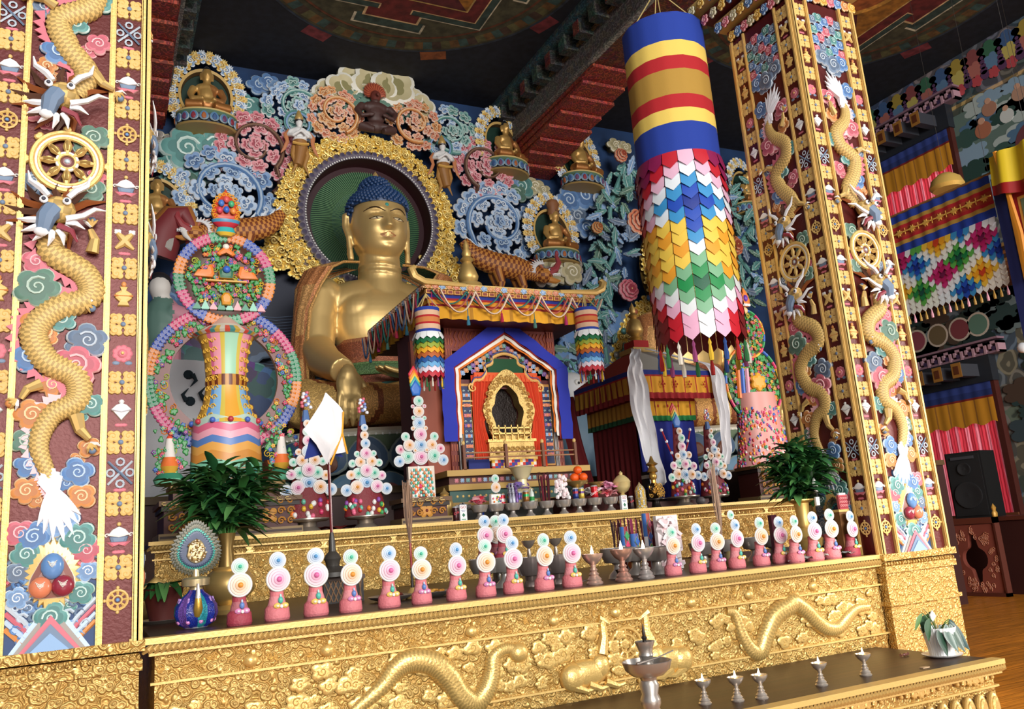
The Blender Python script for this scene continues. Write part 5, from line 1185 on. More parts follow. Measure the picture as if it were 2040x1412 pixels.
b.ball(3.85,8.12,2.50,.03,.02,.03,gold(1),8); b.ball(4.22,8.12,2.50,.03,.02,.03,gold(1),8)
b.build('inner_altar',mat('old_gilding',.4,.6,.6,50),sh)
b=bt(MB())
for i in range(16):
    for j in range(3): b.box(3.76+.033*i,3.793+.033*i,8.1,8.13,2.31+.032*j,2.342+.032*j,hexc(['c83a2c','e8b040','2c4a8a','d8d4c8','6a3080'][(i*2+j*3)%5]))
b.box(3.5,3.74,8.12,8.15,2.31,2.42,hexc('202a6a')); b.build('patchwork_cloth',CLOTH(),sh,smooth=False)
b=bt(MB())
for z in (2.47,2.42): b.box(3.38,4.72,7.98,8.0,z,z+.014,hexc('8a5a34'))
for x in (3.38,3.86,4.3,4.7): b.box(x,x+.03,7.97,8.01,2.28,2.56,hexc('6a3a20')); b.ball(x+.015,7.99,2.58,.02,.02,.025,gold(.9),8)
b.box(3.36,4.74,7.97,8.02,2.28,2.31,hexc('8a5a34')); b.build('railing',PAINT(),sh,smooth=False)
# peaked valance : nested bands
b=bt(MB()); Lp=[(3.30,2.68),(3.30,3.42),(4.06,3.90),(4.78,3.42),(4.80,2.68)]
def band(off0,off1,col,y,zb):
    def off(o): return [(3.26+o,zb),(3.26+o,3.45-o*.25),(4.05,4.02-o*1.3),(4.81-o,3.45-o*.25),(4.81-o,zb)]
    A_,B2=off(off0),off(off1)
    for k in range(4):
        a0,a1,b1,b0=A_[k],A_[k+1],B2[k+1],B2[k]; n=10; rows=[]
        for i in range(n+1):
            t=i/n; rows.append([(a0[0]+(a1[0]-a0[0])*t,y+.012*math.sin(t*18+k),a0[1]+(a1[1]-a0[1])*t),(b0[0]+(b1[0]-b0[0])*t,y-.006+.012*math.sin(t*18+k+1),b0[1]+(b1[1]-b0[1])*t)])
        b.grid(rows if 1 else rows,col)
band(0,.15,hexc('2430a0'),8.15,2.62); band(.15,.17,hexc('8a1c1c'),8.155,2.62); band(.17,.205,hexc('e8e0d4'),8.16,2.66); band(.205,.23,hexc('d8701c'),8.165,2.7)
b.build('peaked_valance',CLOTH(),sh)
# roof: canopy box with upturned golden eaves
x0,x1,y0,y1=2.96,4.99,7.7,9.7
def bt2(b): bt(b); b.push(Matrix.Translation((0,0,4.2-4.1*.82))@Matrix.Diagonal((1,1,.82,1))); return b
b=bt2(MB())
b.box(x0,x1,y0,y1,4.02,4.1,gold(.75)); b.box(x0+.05,x1-.05,y0+.05,y1-.05,3.7,4.02,hexc('5a2418')); b.box(x0+.03,x1-.03,y0+.03,y1-.03,3.96,4.03,hexc('b07a3c'))
b.lathe([(.45,4.1),(.40,4.16),(.12,4.2)],gold(.85),4)
for sx,xx in ((-1,x0),(1,x1)):
    for yy in (y0,): b.tube([(xx-sx*.45,yy,4.08),(xx,yy,4.10),(xx+sx*.10,yy,4.16),(xx+sx*.13,yy,4.25),(xx+sx*.09,yy,4.29)],[.03,.05,.05,.045,.03],gold(.95),8)
b.build('roof',GOLDP(),sh)
b=bt2(MB())
n=26
for i in range(n):
    x=x0+(x1-x0)*(i+.5)/n; cloud(b,x,4.05,.035,('orange','coral','sky')[i%3],y0-.0,5,1,0,.4); b.box(x-.033,x+.033,y0-.02,y0+.03,3.95,4.0,hexc('d8a050')); b.box(x-.022,x+.022,y0-.026,y0+.03,3.958,3.992,hexc('7a2c1c'))
b.push(Matrix(((0,1,0,0),(-1,0,0,0),(0,0,1,0),(0,0,0,1))))     # same cornice on the left side: u=-y
for i in range(n): u=-(y0+(y1-y0)*(i+.5)/n); cloud(b,u,4.05,.035,('orange','coral','sky')[i%3],x0,5,1,0,.4)
b.pop(); b.build('painted_cornice',PAINT(),sh)
def pleat(b,p0,p1,z1,z0,cols,hs,amp=.02,n=60,wob=.0):
    P=[];zz=[z1]
    for h in hs: zz.append(zz[-1]-h)
    d=Vector((p1[0]-p0[0],p1[1]-p0[1],0)); nn=Vector((d.y,-d.x,0)).normalized()
    for z in zz: P.append([tuple(Vector((p0[0],p0[1],z+(wob*math.sin(j*.5) if z==zz[-1] else 0)))+d*(j/n)+nn*amp*(math.sin(j*1.35)*(z1-z)/(z1-zz[-1]+1e-6)+.3)) for j in range(n+1)])
    b.grid(P,lambda i,j:cols[i] if not callable(cols[i]) else cols[i](j))
VC=[hexc('1c2c80'),hexc('9a1c1c'),hexc('d08a24'),hexc('8a1a18'),lambda j:hexc('cf941e') if j%7 else hexc('a8741c')]
b=bt2(MB()); pleat(b,(x0+.03,y0+.02),(x1-.03,y0+.02),3.97,0,VC,(.06,.03,.05,.03,.16)); pleat(b,(x0+.03,y1),(x0+.03,y0+.02),3.97,0,VC,(.06,.03,.05,.03,.16)); b.build('pleated_valance',CLOTH(),sh)
# swags of coloured cord and tassels
SC=['2f6a60','8a2c2c','c8a890','3c5a80','a84a3c']
b=bt2(MB())
for k in range(5):
    for q,(c,dp) in enumerate((('2f6a60',.17),('b05a48',.23),('d8c0a8',.28))):
        xa=x0+.05+(k+.12*q)*.385; xb=xa+.385; 
        for w_ in (0,.012): b.tube([(xa+(xb-xa)*t,y0-.05-.01*q-w_,3.98-dp*(1-(2*t-1)**2)) for t in [i/12 for i in range(13)]],.009,hexc(c),5)
for k in range(7):
    for q in range(3):
        ya=y0+.05+(k+.15*q)*.27; yb=ya+.27; c=SC[(k+q)%5]
        for w_ in (0,.012,.024): b.tube([(x0-.05-.01*q,ya+(yb-ya)*t,3.98-w_-(.2+.06*q)*(1-(2*t-1)**2)) for t in [i/10 for i in range(11)]],.008,hexc(c),4)
b.build('cord_swags',CLOTH(),sh)
for k in range(6):
    for (x,y) in ((x0+.05+k*.385,y0-.06),(x0-.06,y0+.1+k*.33)):
        b=bt2(MB()); c=hexc(['a01c5a','2c6a80','a01c3c','3c6a60'][k%4]); z=3.72-(.06 if k%2 else 0); b.tube([(x,y,3.95),(x,y,z)],.005,c,4); b.lathe_=None; b.at(x,y,z-.12); b.lathe([(.018,0),(.02,.03),(.012,.09),(.014,.11),(.004,.13)],c,8); b.pop(); b.build('tassel',CLOTH(),sh)
# golden bell finial on the shrine roof
fx,fz=px3(940,500,8.6)
r=thing('roof_finial','golden bell shaped finial standing on the shrine house roof','finial',(3.72,8.3,4.2))
b=MB(); b.lathe([(.16,0),(.16,.03),(.09,.05),(.06,.09),(.13,.12),(.16,.17),(.15,.2),(.08,.21),(.11,.25),(.12,.29),(.08,.40),(.05,.46),(.08,.49),(.045,.53),(.055,.57),(.03,.62),(.035,.66),(.001,.74)],gold(.8),24); petals(b,12,.12,.12,.08,.045,.09,[gold(.5),gold(.9),gold(1),gold(.8)],.03); b.build('finial',GOLD(),r)
# ================================================================ cylindrical banners
def shield(b,R,a,w,z0,z1,tip,y_out,col,hem=None):
    """curved tongue on a cylinder from z1 down to z0 with a pointed end"""
    k=4; rows=[]
    for i,(f) in enumerate((0,.35,.75,1)):
        row=[]
        for j in range(k+1):
            u=(j/k-.5)*w; zt=z1+(z0-z1)*f - (tip*(1-abs(2*j/k-1)) if f==1 else 0)+(0 if f<1 else 0)
            q=R+y_out*(.3+.7*f); row.append((q*math.cos(a+u/R),q*math.sin(a+u/R),zt))
        rows.append(row)
    b.grid(rows,col)
def banner(name,label,x,y,zt,R,bands,ncol,nrow,rowh,colfn,cat='banner',top=None,group=None,split=None,tassel=.12):
    r=thing(name,label,cat,(x,y,zt),0,group)
    b=MB(); z=0; P=[]; C=[]
    for h,c in bands: P.append((R,z)); P.append((R,z-h)); C+= [c,c]; z-=h
    nn=48; rows=[[(q*(1+.008*math.sin(j*1.9))*math.cos(2*PI*j/nn),q*(1+.008*math.sin(j*1.9))*math.sin(2*PI*j/nn),zz) for j in range(nn)] for q,zz in P]
    b.grid(list(reversed(rows)),lambda i,j:list(reversed(C))[min(i+1,len(C)-1)],True); b.add([(R*math.cos(2*PI*j/nn),R*math.sin(2*PI*j/nn),-.01) for j in range(nn)],[tuple(range(nn))],hexc('202a60'))
    b.build('banded_drum',CLOTH(),r)
    w=2*PI*R/ncol
    for cidx in range(ncol):
        b=MB(); a=2*PI*cidx/ncol
        for i in range(nrow-1,-1,-1):
            zz=z-i*rowh; b_o=.022*(1-i/nrow)+.006*math.sin(cidx*2.1)
            shield(b,R,a,w*.97,zz-rowh*.92,zz+.01,rowh*.55,b_o+.012,colfn(cidx,i)); 
        b.build('tongue_strip',mat('silk',.5,0,.15,200),r)
    b=MB()
    for cidx in range(ncol):
        a=2*PI*cidx/ncol; zz=z-nrow*rowh-rowh*.45; c=[hexc(q) for q in ('d8b030','2a4a8a','a82020','2a6a3a','d8d0c0','8a3a6a')][cidx%6]
        b.at(R*math.cos(a),R*math.sin(a),zz-tassel); b.lathe([(tassel*.1,0),(tassel*.12,tassel*.3),(tassel*.06,tassel*.7),(tassel*.09,tassel*.8),(.003,tassel),(.003,tassel*1.6)],c,6); b.pop()
    b.build('tassel_fringe',CLOTH(),r); r.children
    b=MB(); 
    for k in range(4): a=PI/4+k*PI/2; b.tube([(R*math.cos(a),R*math.sin(a),0),(0,0,R*1.3)],.006,hexc('c8b070'),4)
    b.tube([(0,0,R*1.3),(0,0,(top or zt+R*2)-zt)],.008,hexc('c8b070'),5); b.build('cord',CLOTH(),r)
    return r
hx_=hexc
blu,yel,red,gol=hx_('1c3a98'),hx_('e8c860'),hx_('b01c24'),hx_('b08838')
seq=[hx_(q) for q in ('7a2060','c02030','e8b8d0','e8ecf0','3a90c8','1c48b0','16308a','1c48b0','3a90c8','e8ecf0','ecc850','e8a030','ecc850','e8ecf0','7ab088','1a8a48','105a3c','1a8a48','7ab088','e8ecf0','eab0cc','c82030','7a1c20')]
NC=18
def bigcol(c,i):
    d=min((c-12)%NC,(12-c)%NC); D1=d+abs(i-4.3)*.95; D2=d+abs(i-11.2)*.95
    if 5.5<i<10.5 and d>=1 and min(D1,D2)>2.4: return hx_('ecc850') if (i+d)%3 else hx_('e8a030')
    P_=('16308a','1c48b0','3a90c8','e0e8ee','e4b4cc','c02030','8a1c50') if D1<=D2 else ('105a3c','1a8a48','7ab088','e4e8ea','eab0cc','c82030','7a1c20')
    return hx_(P_[min(6,int(min(D1,D2)+.35))])
banner('hanging_banner','long cylindrical banner of blue, white, yellow and green silk tongues hanging from the ceiling',5.0,6.0,6.38,.40,[(.30,blu),(.16,yel),(.14,red),(.26,gol),(.14,red),(.14,yel),(.30,blu)],NC,16,.108,bigcol,top=ZC,tassel=.2)
sm=[hx_(q) for q in ('e8ecec','1c6a40','9aa83c','e8a828','b8602c','2a5aa0','6aa8d8','e8d8e4','c02838')]
sb=[(.035,blu),(.05,hx_('d8b090')),(.02,red),(.05,hx_('c87a40')),(.02,red),(.05,hx_('d8b090')),(.04,blu)]
for (px,lab) in ((850,'small cylindrical striped banner hanging at the left corner of the shrine house roof'),(1166,'small cylindrical striped banner hanging at the right corner of the shrine house roof')):
    q=atY(px,616,7.62); banner('corner_banner',lab,float(q[0]),7.62,float(q[2]),.125,sb,14,9,.048,lambda c,i:sm[i],top=4.0,group='corner banners of the shrine house',tassel=.09)
# ================================================================ blue and red curtained pavilion
pv=thing('curtained_pavilion','square pavilion with blue front curtain, dark red side and yellow pleated valance','pavilion',(6.05,8.5,1.78))
def pb(): b=MB(); b.push(Matrix.Translation((-6.05,-8.5,-1.78))); return b
b=pb(); b.box(5.66,6.44,8.1,8.95,1.78,3.2,hexc('3a1a14')); b.box(5.6,6.5,8.0,9.05,1.78,1.86,hexc('5a1c14')); b.build('pavilion_body',PAINT(),pv,smooth=False)
b=pb(); pleat(b,(5.62,8.06),(6.44,8.06),3.1,0,[hexc('1c2a8c')]*3,(.4,.4,.42),.02,40); b.build('front_curtain',CLOTH(),pv)
b=pb(); pleat(b,(5.6,9.0),(5.6,8.06),3.1,0,[hexc('6a1418')]*3,(.4,.4,.42),.02,40); b.build('side_curtain',CLOTH(),pv)
b=pb(); ex0,ex1,ey0,ey1=5.5,6.66,7.85,9.2
ex1=6.62
pleat(b,(ex0,ey0),(ex1,ey0),3.36,0,[hexc('1c2c80'),hexc('a02020'),lambda j:hexc('e0a02c') if j%8 not in(3,) else hexc('a82a24'),hexc('9a1a20')],(.055,.02,.19,.07),.015,56)
pleat(b,(ex0,ey1),(ex0,ey0),3.36,0,[hexc('1c2c80'),hexc('a02020'),lambda j:hexc('b8862c') if j%5 else hexc('7a2018'),hexc('7a1a1c')],(.055,.02,.19,.07),.02,56)
b.build('upper_valance',CLOTH(),pv)
b=pb(); pleat(b,(5.6,8.02),(6.46,8.02),3.06,0,[hexc('a02020'),lambda j:hexc('e0a428') if j%10!=5 else hexc('8a2a24'),hexc('1c7a3c')],(.04,.17,.06),.015,50); pleat(b,(5.57,9.05),(5.57,8.02),3.06,0,[hexc('7a2020'),hexc('a87828'),hexc('1c4a2c')],(.04,.17,.06),.02,50); b.build('lower_valance',CLOTH(),pv)
b=pb(); 
for (cxx,n_) in ((0,0),):
    for fx_ in (.1,.34,.5,.68,.88):
        for (dx_,dz_) in ((0,.03),(-.02,-.0),(.02,0),(0,-.03)): b.ball(ex0+(ex1-ex0)*fx_+dx_,ey0-.03,3.19+dz_,.012,.006,.014,hexc('b02a1c'),6)
        b.ball(5.6+.86*fx_,7.985,2.96,.014,.006,.02,hexc('b02a1c'),6)
b.build('flower_print',CLOTH(),pv)
b=pb(); pk=(6.06,8.52,3.86)
cs=[(ex0,ey0,3.36),(ex1,ey0,3.36),(ex1,ey1,3.36),(ex0,ey1,3.36)]; cols=['a8a49c','8a8680','8a8680','9a2424']
for k in range(4):
    a_,c_=cs[k],cs[(k+1)%4]; b.add([a_,c_,tuple((c_[i]*.28+pk[i]*.72)-(.03 if i==2 else 0) for i in range(3)),tuple((a_[i]*.28+pk[i]*.72)-(.03 if i==2 else 0) for i in range(3))],[(0,1,2,3)],hexc(cols[k]))
b.box(5.9,6.22,8.36,8.68,3.70,3.76,gold(.6)); b.box(5.95,6.17,8.41,8.63,3.76,3.86,hexc('9a1c1c')); b.build('tent_roof',CLOTH(),pv,smooth=False)
b=pb(); b.at(6.06,8.52,3.86); b.lathe([(.10,0),(.06,.03),(.10,.05),(.05,.08),(.10,.12),(.11,.15),(.08,.27),(.04,.31),(.07,.34),(.03,.38),(.04,.42),(.001,.52)],gold(.8),20); b.pop(); b.build('bell_finial',GOLD(),pv)
def scarf(label,pts,w,name='ceremonial_scarf',n=8,seed=1):
    """a white silk scarf laid over the eaves; pts 3D centre line"""
    rnd=random.Random(seed); P=cr(pts,7); o=Vector(P[0]); b=MB(); rows=[]
    for i,p in enumerate(P):
        ww=w*(.55+.45*min(1,i/len(P)*2.2)); rows.append([(p[0]-o.x+(j/n-.5)*ww+.01*math.sin(i*.7),p[1]-o.y-.012-.022*math.sin(j*1.9+i*.22),p[2]-o.z+.02*math.sin(j*.9)*(i/len(P))) for j in range(n+1)])
    b.grid(rows,hexc('e4e4e8'))
    b.add([(x,y+.012,z) for r_ in (rows[-3],rows[-2]) for x,y,z in r_],[(j,j+1,n+2+j,n+1+j) for j in range(n)],hexc('b8b8c4'))
    return tag(b.build(name,mat('white_silk',.55,0,.1,60,Sheen=.2),loc=tuple(o)),label,'scarf','white silk scarves over the pavilion eaves')
scarf('long white silk scarf hanging over the near left corner of the blue pavilion',[(5.72,8.08,3.66),(5.55,7.86,3.50),(5.50,7.80,3.36),(5.49,7.78,3.1),(5.52,7.78,2.7),(5.60,7.80,2.3),(5.66,7.82,2.05)],.24)
scarf('thin white silk scarf hanging from the right corner of the blue pavilion',[(6.05,8.3,3.72),(6.35,8.0,3.54),(6.62,7.84,3.42),(6.66,7.8,3.25),(6.67,7.79,2.9),(6.66,7.79,2.5),(6.62,7.8,2.25)],.17,seed=2)
b=MB(); P=[[(x-.06*math.sin(i*.5)*.4+j*.024-.12,.03*math.sin(j*1.4+i*.1),-i*.13) for j in range(11)] for i,x in enumerate(np.linspace(0,.18,11))]; b.grid(P,hexc('6a1218')); tag(b.build('red_drape',CLOTH(),loc=(5.27,9.0,3.25)),'narrow dark red cloth strip hanging at the rear left corner of the pavilion','drape')
# ================================================================ bunting frieze and blue hanging on the right side
rt_=thing('tongue_frieze','frieze of rainbow silk tongues in lozenge pattern hanging before the right wall windows','banner',(11.0,6.75,5.98))
def fz(): b=MB(); b.push(Matrix(((0,1,0,0),(1,0,0,0),(0,0,1,0),(0,0,0,1)))); return b  # u -> world y, raised to -x
U0,U1=0,2.15
b=fz(); z=0
for h,c in ((.13,blu),(.06,gol),(.05,red),(.14,hx_('a83a20')),(.05,red),(.06,gol),(.14,blu)):
    rows=[[(U0+(U1-U0)*j/60,-.01*math.sin(j*1.1),zz) for j in range(61)] for zz in (z,z-h)]; b.grid(list(reversed(rows)),c); z-=h
for k in range(9):
    u=.12+k*.235
    b.blob([(u+p[0],-.31+p[1]) for p in lobed(.05,8,.3,2)],.02,hx_('e0b050')); b.tube([(u-.1,-.02,-.31),(u+.1,-.02,-.31)],.012,hx_('e0b050'),5); b.tube([(u+.12,-.02,-.26),(u+.12,-.02,-.36)],.006,hx_('e0b050'),5)
b.build('banded_top',CLOTH(),rt_)
pal3=[[hx_(q) for q in P] for P in (('6a1040','b01a5c','c02a70','e8e8ec'),('c84020','e8a020','ecc040','f0ece0'),('104a3c','1a7a40','5aa848','e8ece0'),('102a80','1c4ab0','3a90c8','e4ecf0'))]
w=2.15/22
for c in range(22):
    b=fz()
    for i in range(11,-1,-1):
        zz=z-.078*i; best=min(((abs(c-cx_)+abs(i-cy_)*1.0,k) for (cx_,cy_,k) in ((2,2,0),(9,6,0),(16,1,0),(3,8,1),(9,0,1),(17,7,1),(6,4,2),(13,8,2),(12.5,-2,2),(20,5,3),(6,10,3),(0,5,3),(13,3,3),(5,-1.5,3),(20,10,0),(21,-1,1))))
        col=pal3[best[1]][min(3,int(best[0]*1.12))]; u=w*(c+.5); yo=-.02-.004*(12-i)
        b.add([(u-w*.48,yo*.6,zz+.01),(u+w*.48,yo*.6,zz+.01),(u+w*.48,yo,zz-.07),(u,yo-.004,zz-.12),(u-w*.48,yo,zz-.07)],[(0,4,3,2,1)],col)
    b.at(u,-.02,z-.078*12-.16); b.lathe([(.018,0),(.02,.05),(.01,.09),(.004,.14)],[gol,gol,gol,gol][c%4] if c%3 else hx_('e0a0b0'),6); b.pop()
    b.build('tongue_strip',mat('silk',.5,0,.15,200),rt_,smooth=False)
b=fz(); b.tube([(0,0,0),(0,0,ZC-5.98)],.003,hexc('2a2420'),4); b.tube([(2.15,0,0),(2.15,0,ZC-5.98)],.003,hexc('2a2420'),4); b.tube([(-.5,0,0),(2.15,0,.0)],.018,hexc('8a6030'),6); b.build('hanging_rail',CLOTH(),rt_)
r=thing('scroll_hanging','deep blue scroll hanging framed in yellow and red at the right edge','scroll painting',(10.9,5.72,3.5))
b=fz(); b.box(-.35,.95,-.01,.01,0,2.35,hx_('1a2460')); b.build('blue_mount',CLOTH(),r,smooth=False)
b=fz(); b.box(-.35,.78,-.02,-.01,.45,2.1,hx_('d08a28')); b.box(-.35,.71,-.025,-.02,.52,2.03,hx_('a01c1c')); b.box(-.35,.64,-.03,-.025,.6,1.96,hx_('c89040')); b.box(-.35,.6,-.035,-.03,.64,1.92,hx_('5a6a50'))
for i in range(60): b.blob([(rnd.uniform(-.3,.55)+p[0],rnd.uniform(.7,1.85)+p[1]) for p in circ(.05,8)],.01,hx_(rnd.choice(('8a5a4a','4a6a5a','c8b080','3c4a70','7a8a6a'))),back=-.03)
b.build('painted_panel',PAINT(),r,smooth=False)
b=fz(); b.tube([(-.4,0,0),(1.0,0,0)],.03,hx_('3a2418'),10); b.ball(1.0,0,0,.07,.06,.07,(.7,.72,.75),12); b.tube([(0.3,0,2.35),(.3,0,ZC-3.4)],.003,hexc('2a2420'),4); b.build('roller',GLOSS(),r)
r=thing('silk_canopy','yellow and red silk drape gathered over the top of the blue scroll hanging','drape',(10.85,5.75,5.85))
b=fz(); P=[[(-.5+1.35*j/30,-.05-.05*math.sin(j*.8)-.02*i,(.28 if i==0 else .28-.14*i-.13*math.sin(PI*j/30)*(i/4))) for j in range(31)] for i in range(5)]; b.grid(list(reversed(P)),lambda i,j:hx_('a01c1c') if i==0 else hx_('e8c828')); b.tube([(0.3,0,.28),(.3,0,ZC-5.75)],.003,hexc('2a2420'),4); b.tube([(.72,-.06,.3),(.66,-.08,-.2),(.60,-.08,-.9),(.62,-.08,-1.5)],[.03,.035,.035,.03],hx_('e09028'),6); b.build('gathered_silk',mat('silk',.5,0,.15,200),r)
# ================================================================ coloured butter sculptures: discs, rings, vase
HOT=['f07a24','e8b838','d83a6a','3a9a58','3a6ac0','e86a8a','6ab8a0','8a4aa0','c02c2c']
HOTC=[hexc(q) for q in HOT]
def wreath(b,R,r_out,n,y=0,sx=1.,rnd=random.Random(1),thick=.03,seg=10):
    """rim of small curls in changing bright colours"""
    order=[hexc(q) for q in ('2a8a5c','c83a74','2c4ea8','d8781c','3a9a6c','c83a6c','3450a8','e08420')]
    for i in range(n):
        a=2*PI*i/n; c=order[int(i/n*len(order)*2)%len(order)]; l=mixc(c,(1,1,1),.38)
        for q,s in ((R,r_out),(R-r_out*1.1,r_out*.8)):
            x,z=q*sx*math.cos(a),q*math.sin(a); b.blob([(x+p[0],z+p[1]) for p in lobed(s,5,.3,3,1,a)],thick,[c,l,c],back=y); b.spiral(x,z,s*.65,1.4,s*.17,l,y=y-thick,a0=a,k=6,n=4)
def garden(b,test,x0,x1,z0,z1,n,s,rnd,y=0):
    """dense vines, leaves, buds and little figures"""
    for i in range(n):
        x,z=rnd.uniform(x0,x1),rnd.uniform(z0,z1)
        if not test(x,z): continue
        k=rnd.random()
        if k<.42: b.blob([(x+p[0],z+p[1]) for p in lobed(s*rnd.uniform(.5,.9),3,.3,4,.8,rnd.uniform(0,6))],.02,[hexc('1a5a30'),hexc('5ac060'),hexc('2a8a40')],back=y)
        elif k<.62: b.spiral(x,z,s*rnd.uniform(.8,1.3),1.5,s*.13,rnd.choice((hexc('e8c040'),hexc('b8c850'),hexc('e08030'))),y=y-.012,a0=rnd.uniform(0,6),sg=rnd.choice((-1,1)),k=7,n=4)
        else:
            c=rnd.choice(HOTC); b.blob([(x+p[0],z+p[1]) for p in lobed(s*.6,5,.25,3)],.03,[mixc(c,(0,0,0),.4),mixc(c,(1,1,1),.4),c],back=y); b.ball(x,y-.035,z,s*.2,s*.18,s*.2,rnd.choice(HOTC),6)
BUT=lambda:mat('coloured_butter',.4,0,0,10,Subsurface=0)
rt=thing('butter_sculpture','tall coloured butter sculpture at the left: round disc above a wreath ring and vase','butter sculpture',(1.04,7.8,1.78))
Zo=-1.78
rnd=random.Random(7)
b=MB(); b.push(Matrix.Translation((0,0,4.13+Zo)))
b.blob(circ(.40,40),.05,[hexc('6a2418'),hexc('6a2418'),hexc('4a2414')],steps=((1,0),(1,.8),(.97,1),(.6,1)),back=.03)
garden(b,lambda x,z:math.hypot(x,z)<.33 and z>-.26,-.34,.34,-.34,.34,330,.034,rnd,-.03)
for s in (-1,1):                                 # two kneeling deer and the treasure arch
    b.blob([(s*(.1+u),v+.02) for u,v in ((0,.0),(.02,.09),(.05,.09),(.06,.04),(.15,.035),(.19,-.03),(.02,-.035))],.04,[hexc('a84a10'),hexc('f09a40'),hexc('e87a20')],back=-.05)
b.blob([(-.06,-.02),(-.07,.05),(0,.12),(.07,.05),(.06,-.02)],.05,[hexc('a87820'),hexc('e8c050'),hexc('2a6a4a')],back=-.05); b.ball(0,-.11,.06,.035,.03,.035,hexc('3a6ac8'),10)
b.box(-.18,.18,-.09,-.04,-.05,-.035,hexc('d8a030')); b.blob([(-.04,-.27),(.04,-.27),(.05,-.19),(.02,-.15),(-.02,-.15),(-.05,-.19)],.06,[gold(.5),hexc('e8b030'),hexc('d89020')],back=-.04)
for k in range(9): b.plate([(-.29+.07*k,-.31),(-.25+.07*k,-.24+.02*(k%2)),(-.21+.07*k,-.31)],.06,hexc(['3a8a6a','8ac8b0','e0a0a8'][k%3]))
b.blob([(-.09,.22),(0,.31),(.09,.22),(.06,.2),(0,.23),(-.06,.2)],.05,[hexc('c85a18'),hexc('f08a30'),hexc('e87a20')],back=-.04); b.ball(0,-.08,.29,.03,.02,.03,(.85,.8,.7),8)
b.build('picture_disc',BUT(),rt)
b=MB(); b.push(Matrix.Translation((0,0,4.13+Zo))); wreath(b,.42,.036,64,.0); b.build('disc_wreath',BUT(),rt)
b=MB(); b.push(Matrix.Translation((0,-.06,4.63+Zo)))
b.blob([(-.10,.02),(-.13,.12),(-.10,.24),(-.04,.30),(0,.37),(.04,.30),(.10,.24),(.13,.12),(.10,.02)],.05,[hexc('a84a10'),hexc('f0a040'),hexc('c83a1c')],back=.02)
for i in range(16): a=-PI*.25+PI*1.5*i/15; b.spiral(.11*math.cos(a),.15+.15*math.sin(a),.025,1.2,.007,hexc('f0a838'),y=-.03,k=6,n=4)
for k,(x,z,c) in enumerate(((0,.24,'e05a5a'),(-.045,.2,'4a7ac8'),(.045,.2,'4ab07a'),(-.06,.13,'e04a5a'),(0,.14,'3a6ac8'),(.06,.13,'f09040'))): b.ball(x,-.06,z,.028,.025,.034,hexc(c),8)
b.lathe([(.05,-.10),(.09,-.07),(.07,-.02),(.12,.02),(.13,.05)],[hexc('e8c040'),hexc('3ab0b0'),hexc('c02c3c'),hexc('4a90b8')],16,.5); b.build('jewel_finial',BUT(),rt)
b=MB(); b.push(Matrix.Translation((0,.05,3.2+Zo)))
R0,R1=.47,.62
P=[[(r*math.cos(2*PI*j/80),y,r*math.sin(2*PI*j/80)) for j in range(80)] for r,y in ((R1,.06),(R1,0),(R0,0),(R0,.06))]; b.grid(P,lambda i,j:[hexc('a84a20'),hexc('6a2418'),hexc('c08a30')][i],True)
garden(b,lambda x,z:R0+.02<math.hypot(x,z)<R1-.02,-.64,.64,-.64,.64,900,.036,rnd,.0)
b.build('vine_ring',BUT(),rt)
b=MB(); b.push(Matrix.Translation((0,.05,3.2+Zo))); wreath(b,.655,.034,100,.0,thick=.03); b.build('ring_wreath',BUT(),rt)
b=MB(); sa=[hexc(q) for q in ('e88aa0','e8d090','d8a040')]
vp=[(.27,2.76),(.26,2.80),(.20,2.95),(.175,3.1),(.18,3.14),(.175,3.2),(.185,3.35),(.215,3.5),(.25,3.57)]
b.push(Matrix.Translation((0,-.02,Zo)))
def vc(i,j):
    k=(j-27)%36; k=min(k,36-k)   # 27 faces the viewer
    if i in (3,4): return hexc('6a2c14') if j%2 else hexc('c88a30')
    if k<2: return hexc('e8a838') if i<3 else hexc('a8d8b8')
    if k<3: return hexc('d8c050')
    if k<5: return hexc('8ab8e0') if i<3 else hexc('f0a0b0')
    if k<6: return hexc('5a90d0') if i<3 else hexc('d86a90')
    return hexc('c89838') if (i+j)%2 else hexc('d8a848')
b.lathe(vp,vc,36)
for i in range(60): a=rnd.uniform(PI,2*PI); z=rnd.uniform(2.8,3.5); q=np.interp(z,[p[1] for p in vp],[p[0] for p in vp]); 
for a in [PI*1.12+PI*.76*i/9 for i in range(10)]:
    if abs(a-PI*1.5)<.55: continue
    for z in np.linspace(2.82,3.5,9): q=float(np.interp(z,[p[1] for p in vp],[p[0] for p in vp]))+.005; b.at(q*math.cos(a),q*math.sin(a),z,rz=a+PI/2); b.spiral(0,0,.03,1.3,.007,hexc('e8b848'),y=0,k=6,n=4); b.pop()
b.build('vase_body',BUT(),rt)
b=MB(); b.push(Matrix.Translation((0,-.02,Zo))); b.lathe([(.26,3.56),(.29,3.58),(.22,3.63),(.14,3.67),(.06,3.74),(.001,3.78)],lambda i,j:(hexc(['e8e0d0','e85a4a','50a0a0','e8c050'][j%4]) if i<2 else [hexc('e8dcc8'),hexc('e8c0b0'),hexc('d8c8a8')][i-2 if i<5 else 0]),40); b.build('vase_lid',BUT(),rt)
b=MB(); b.push(Matrix.Translation((0,-.02,2.28+Zo)))
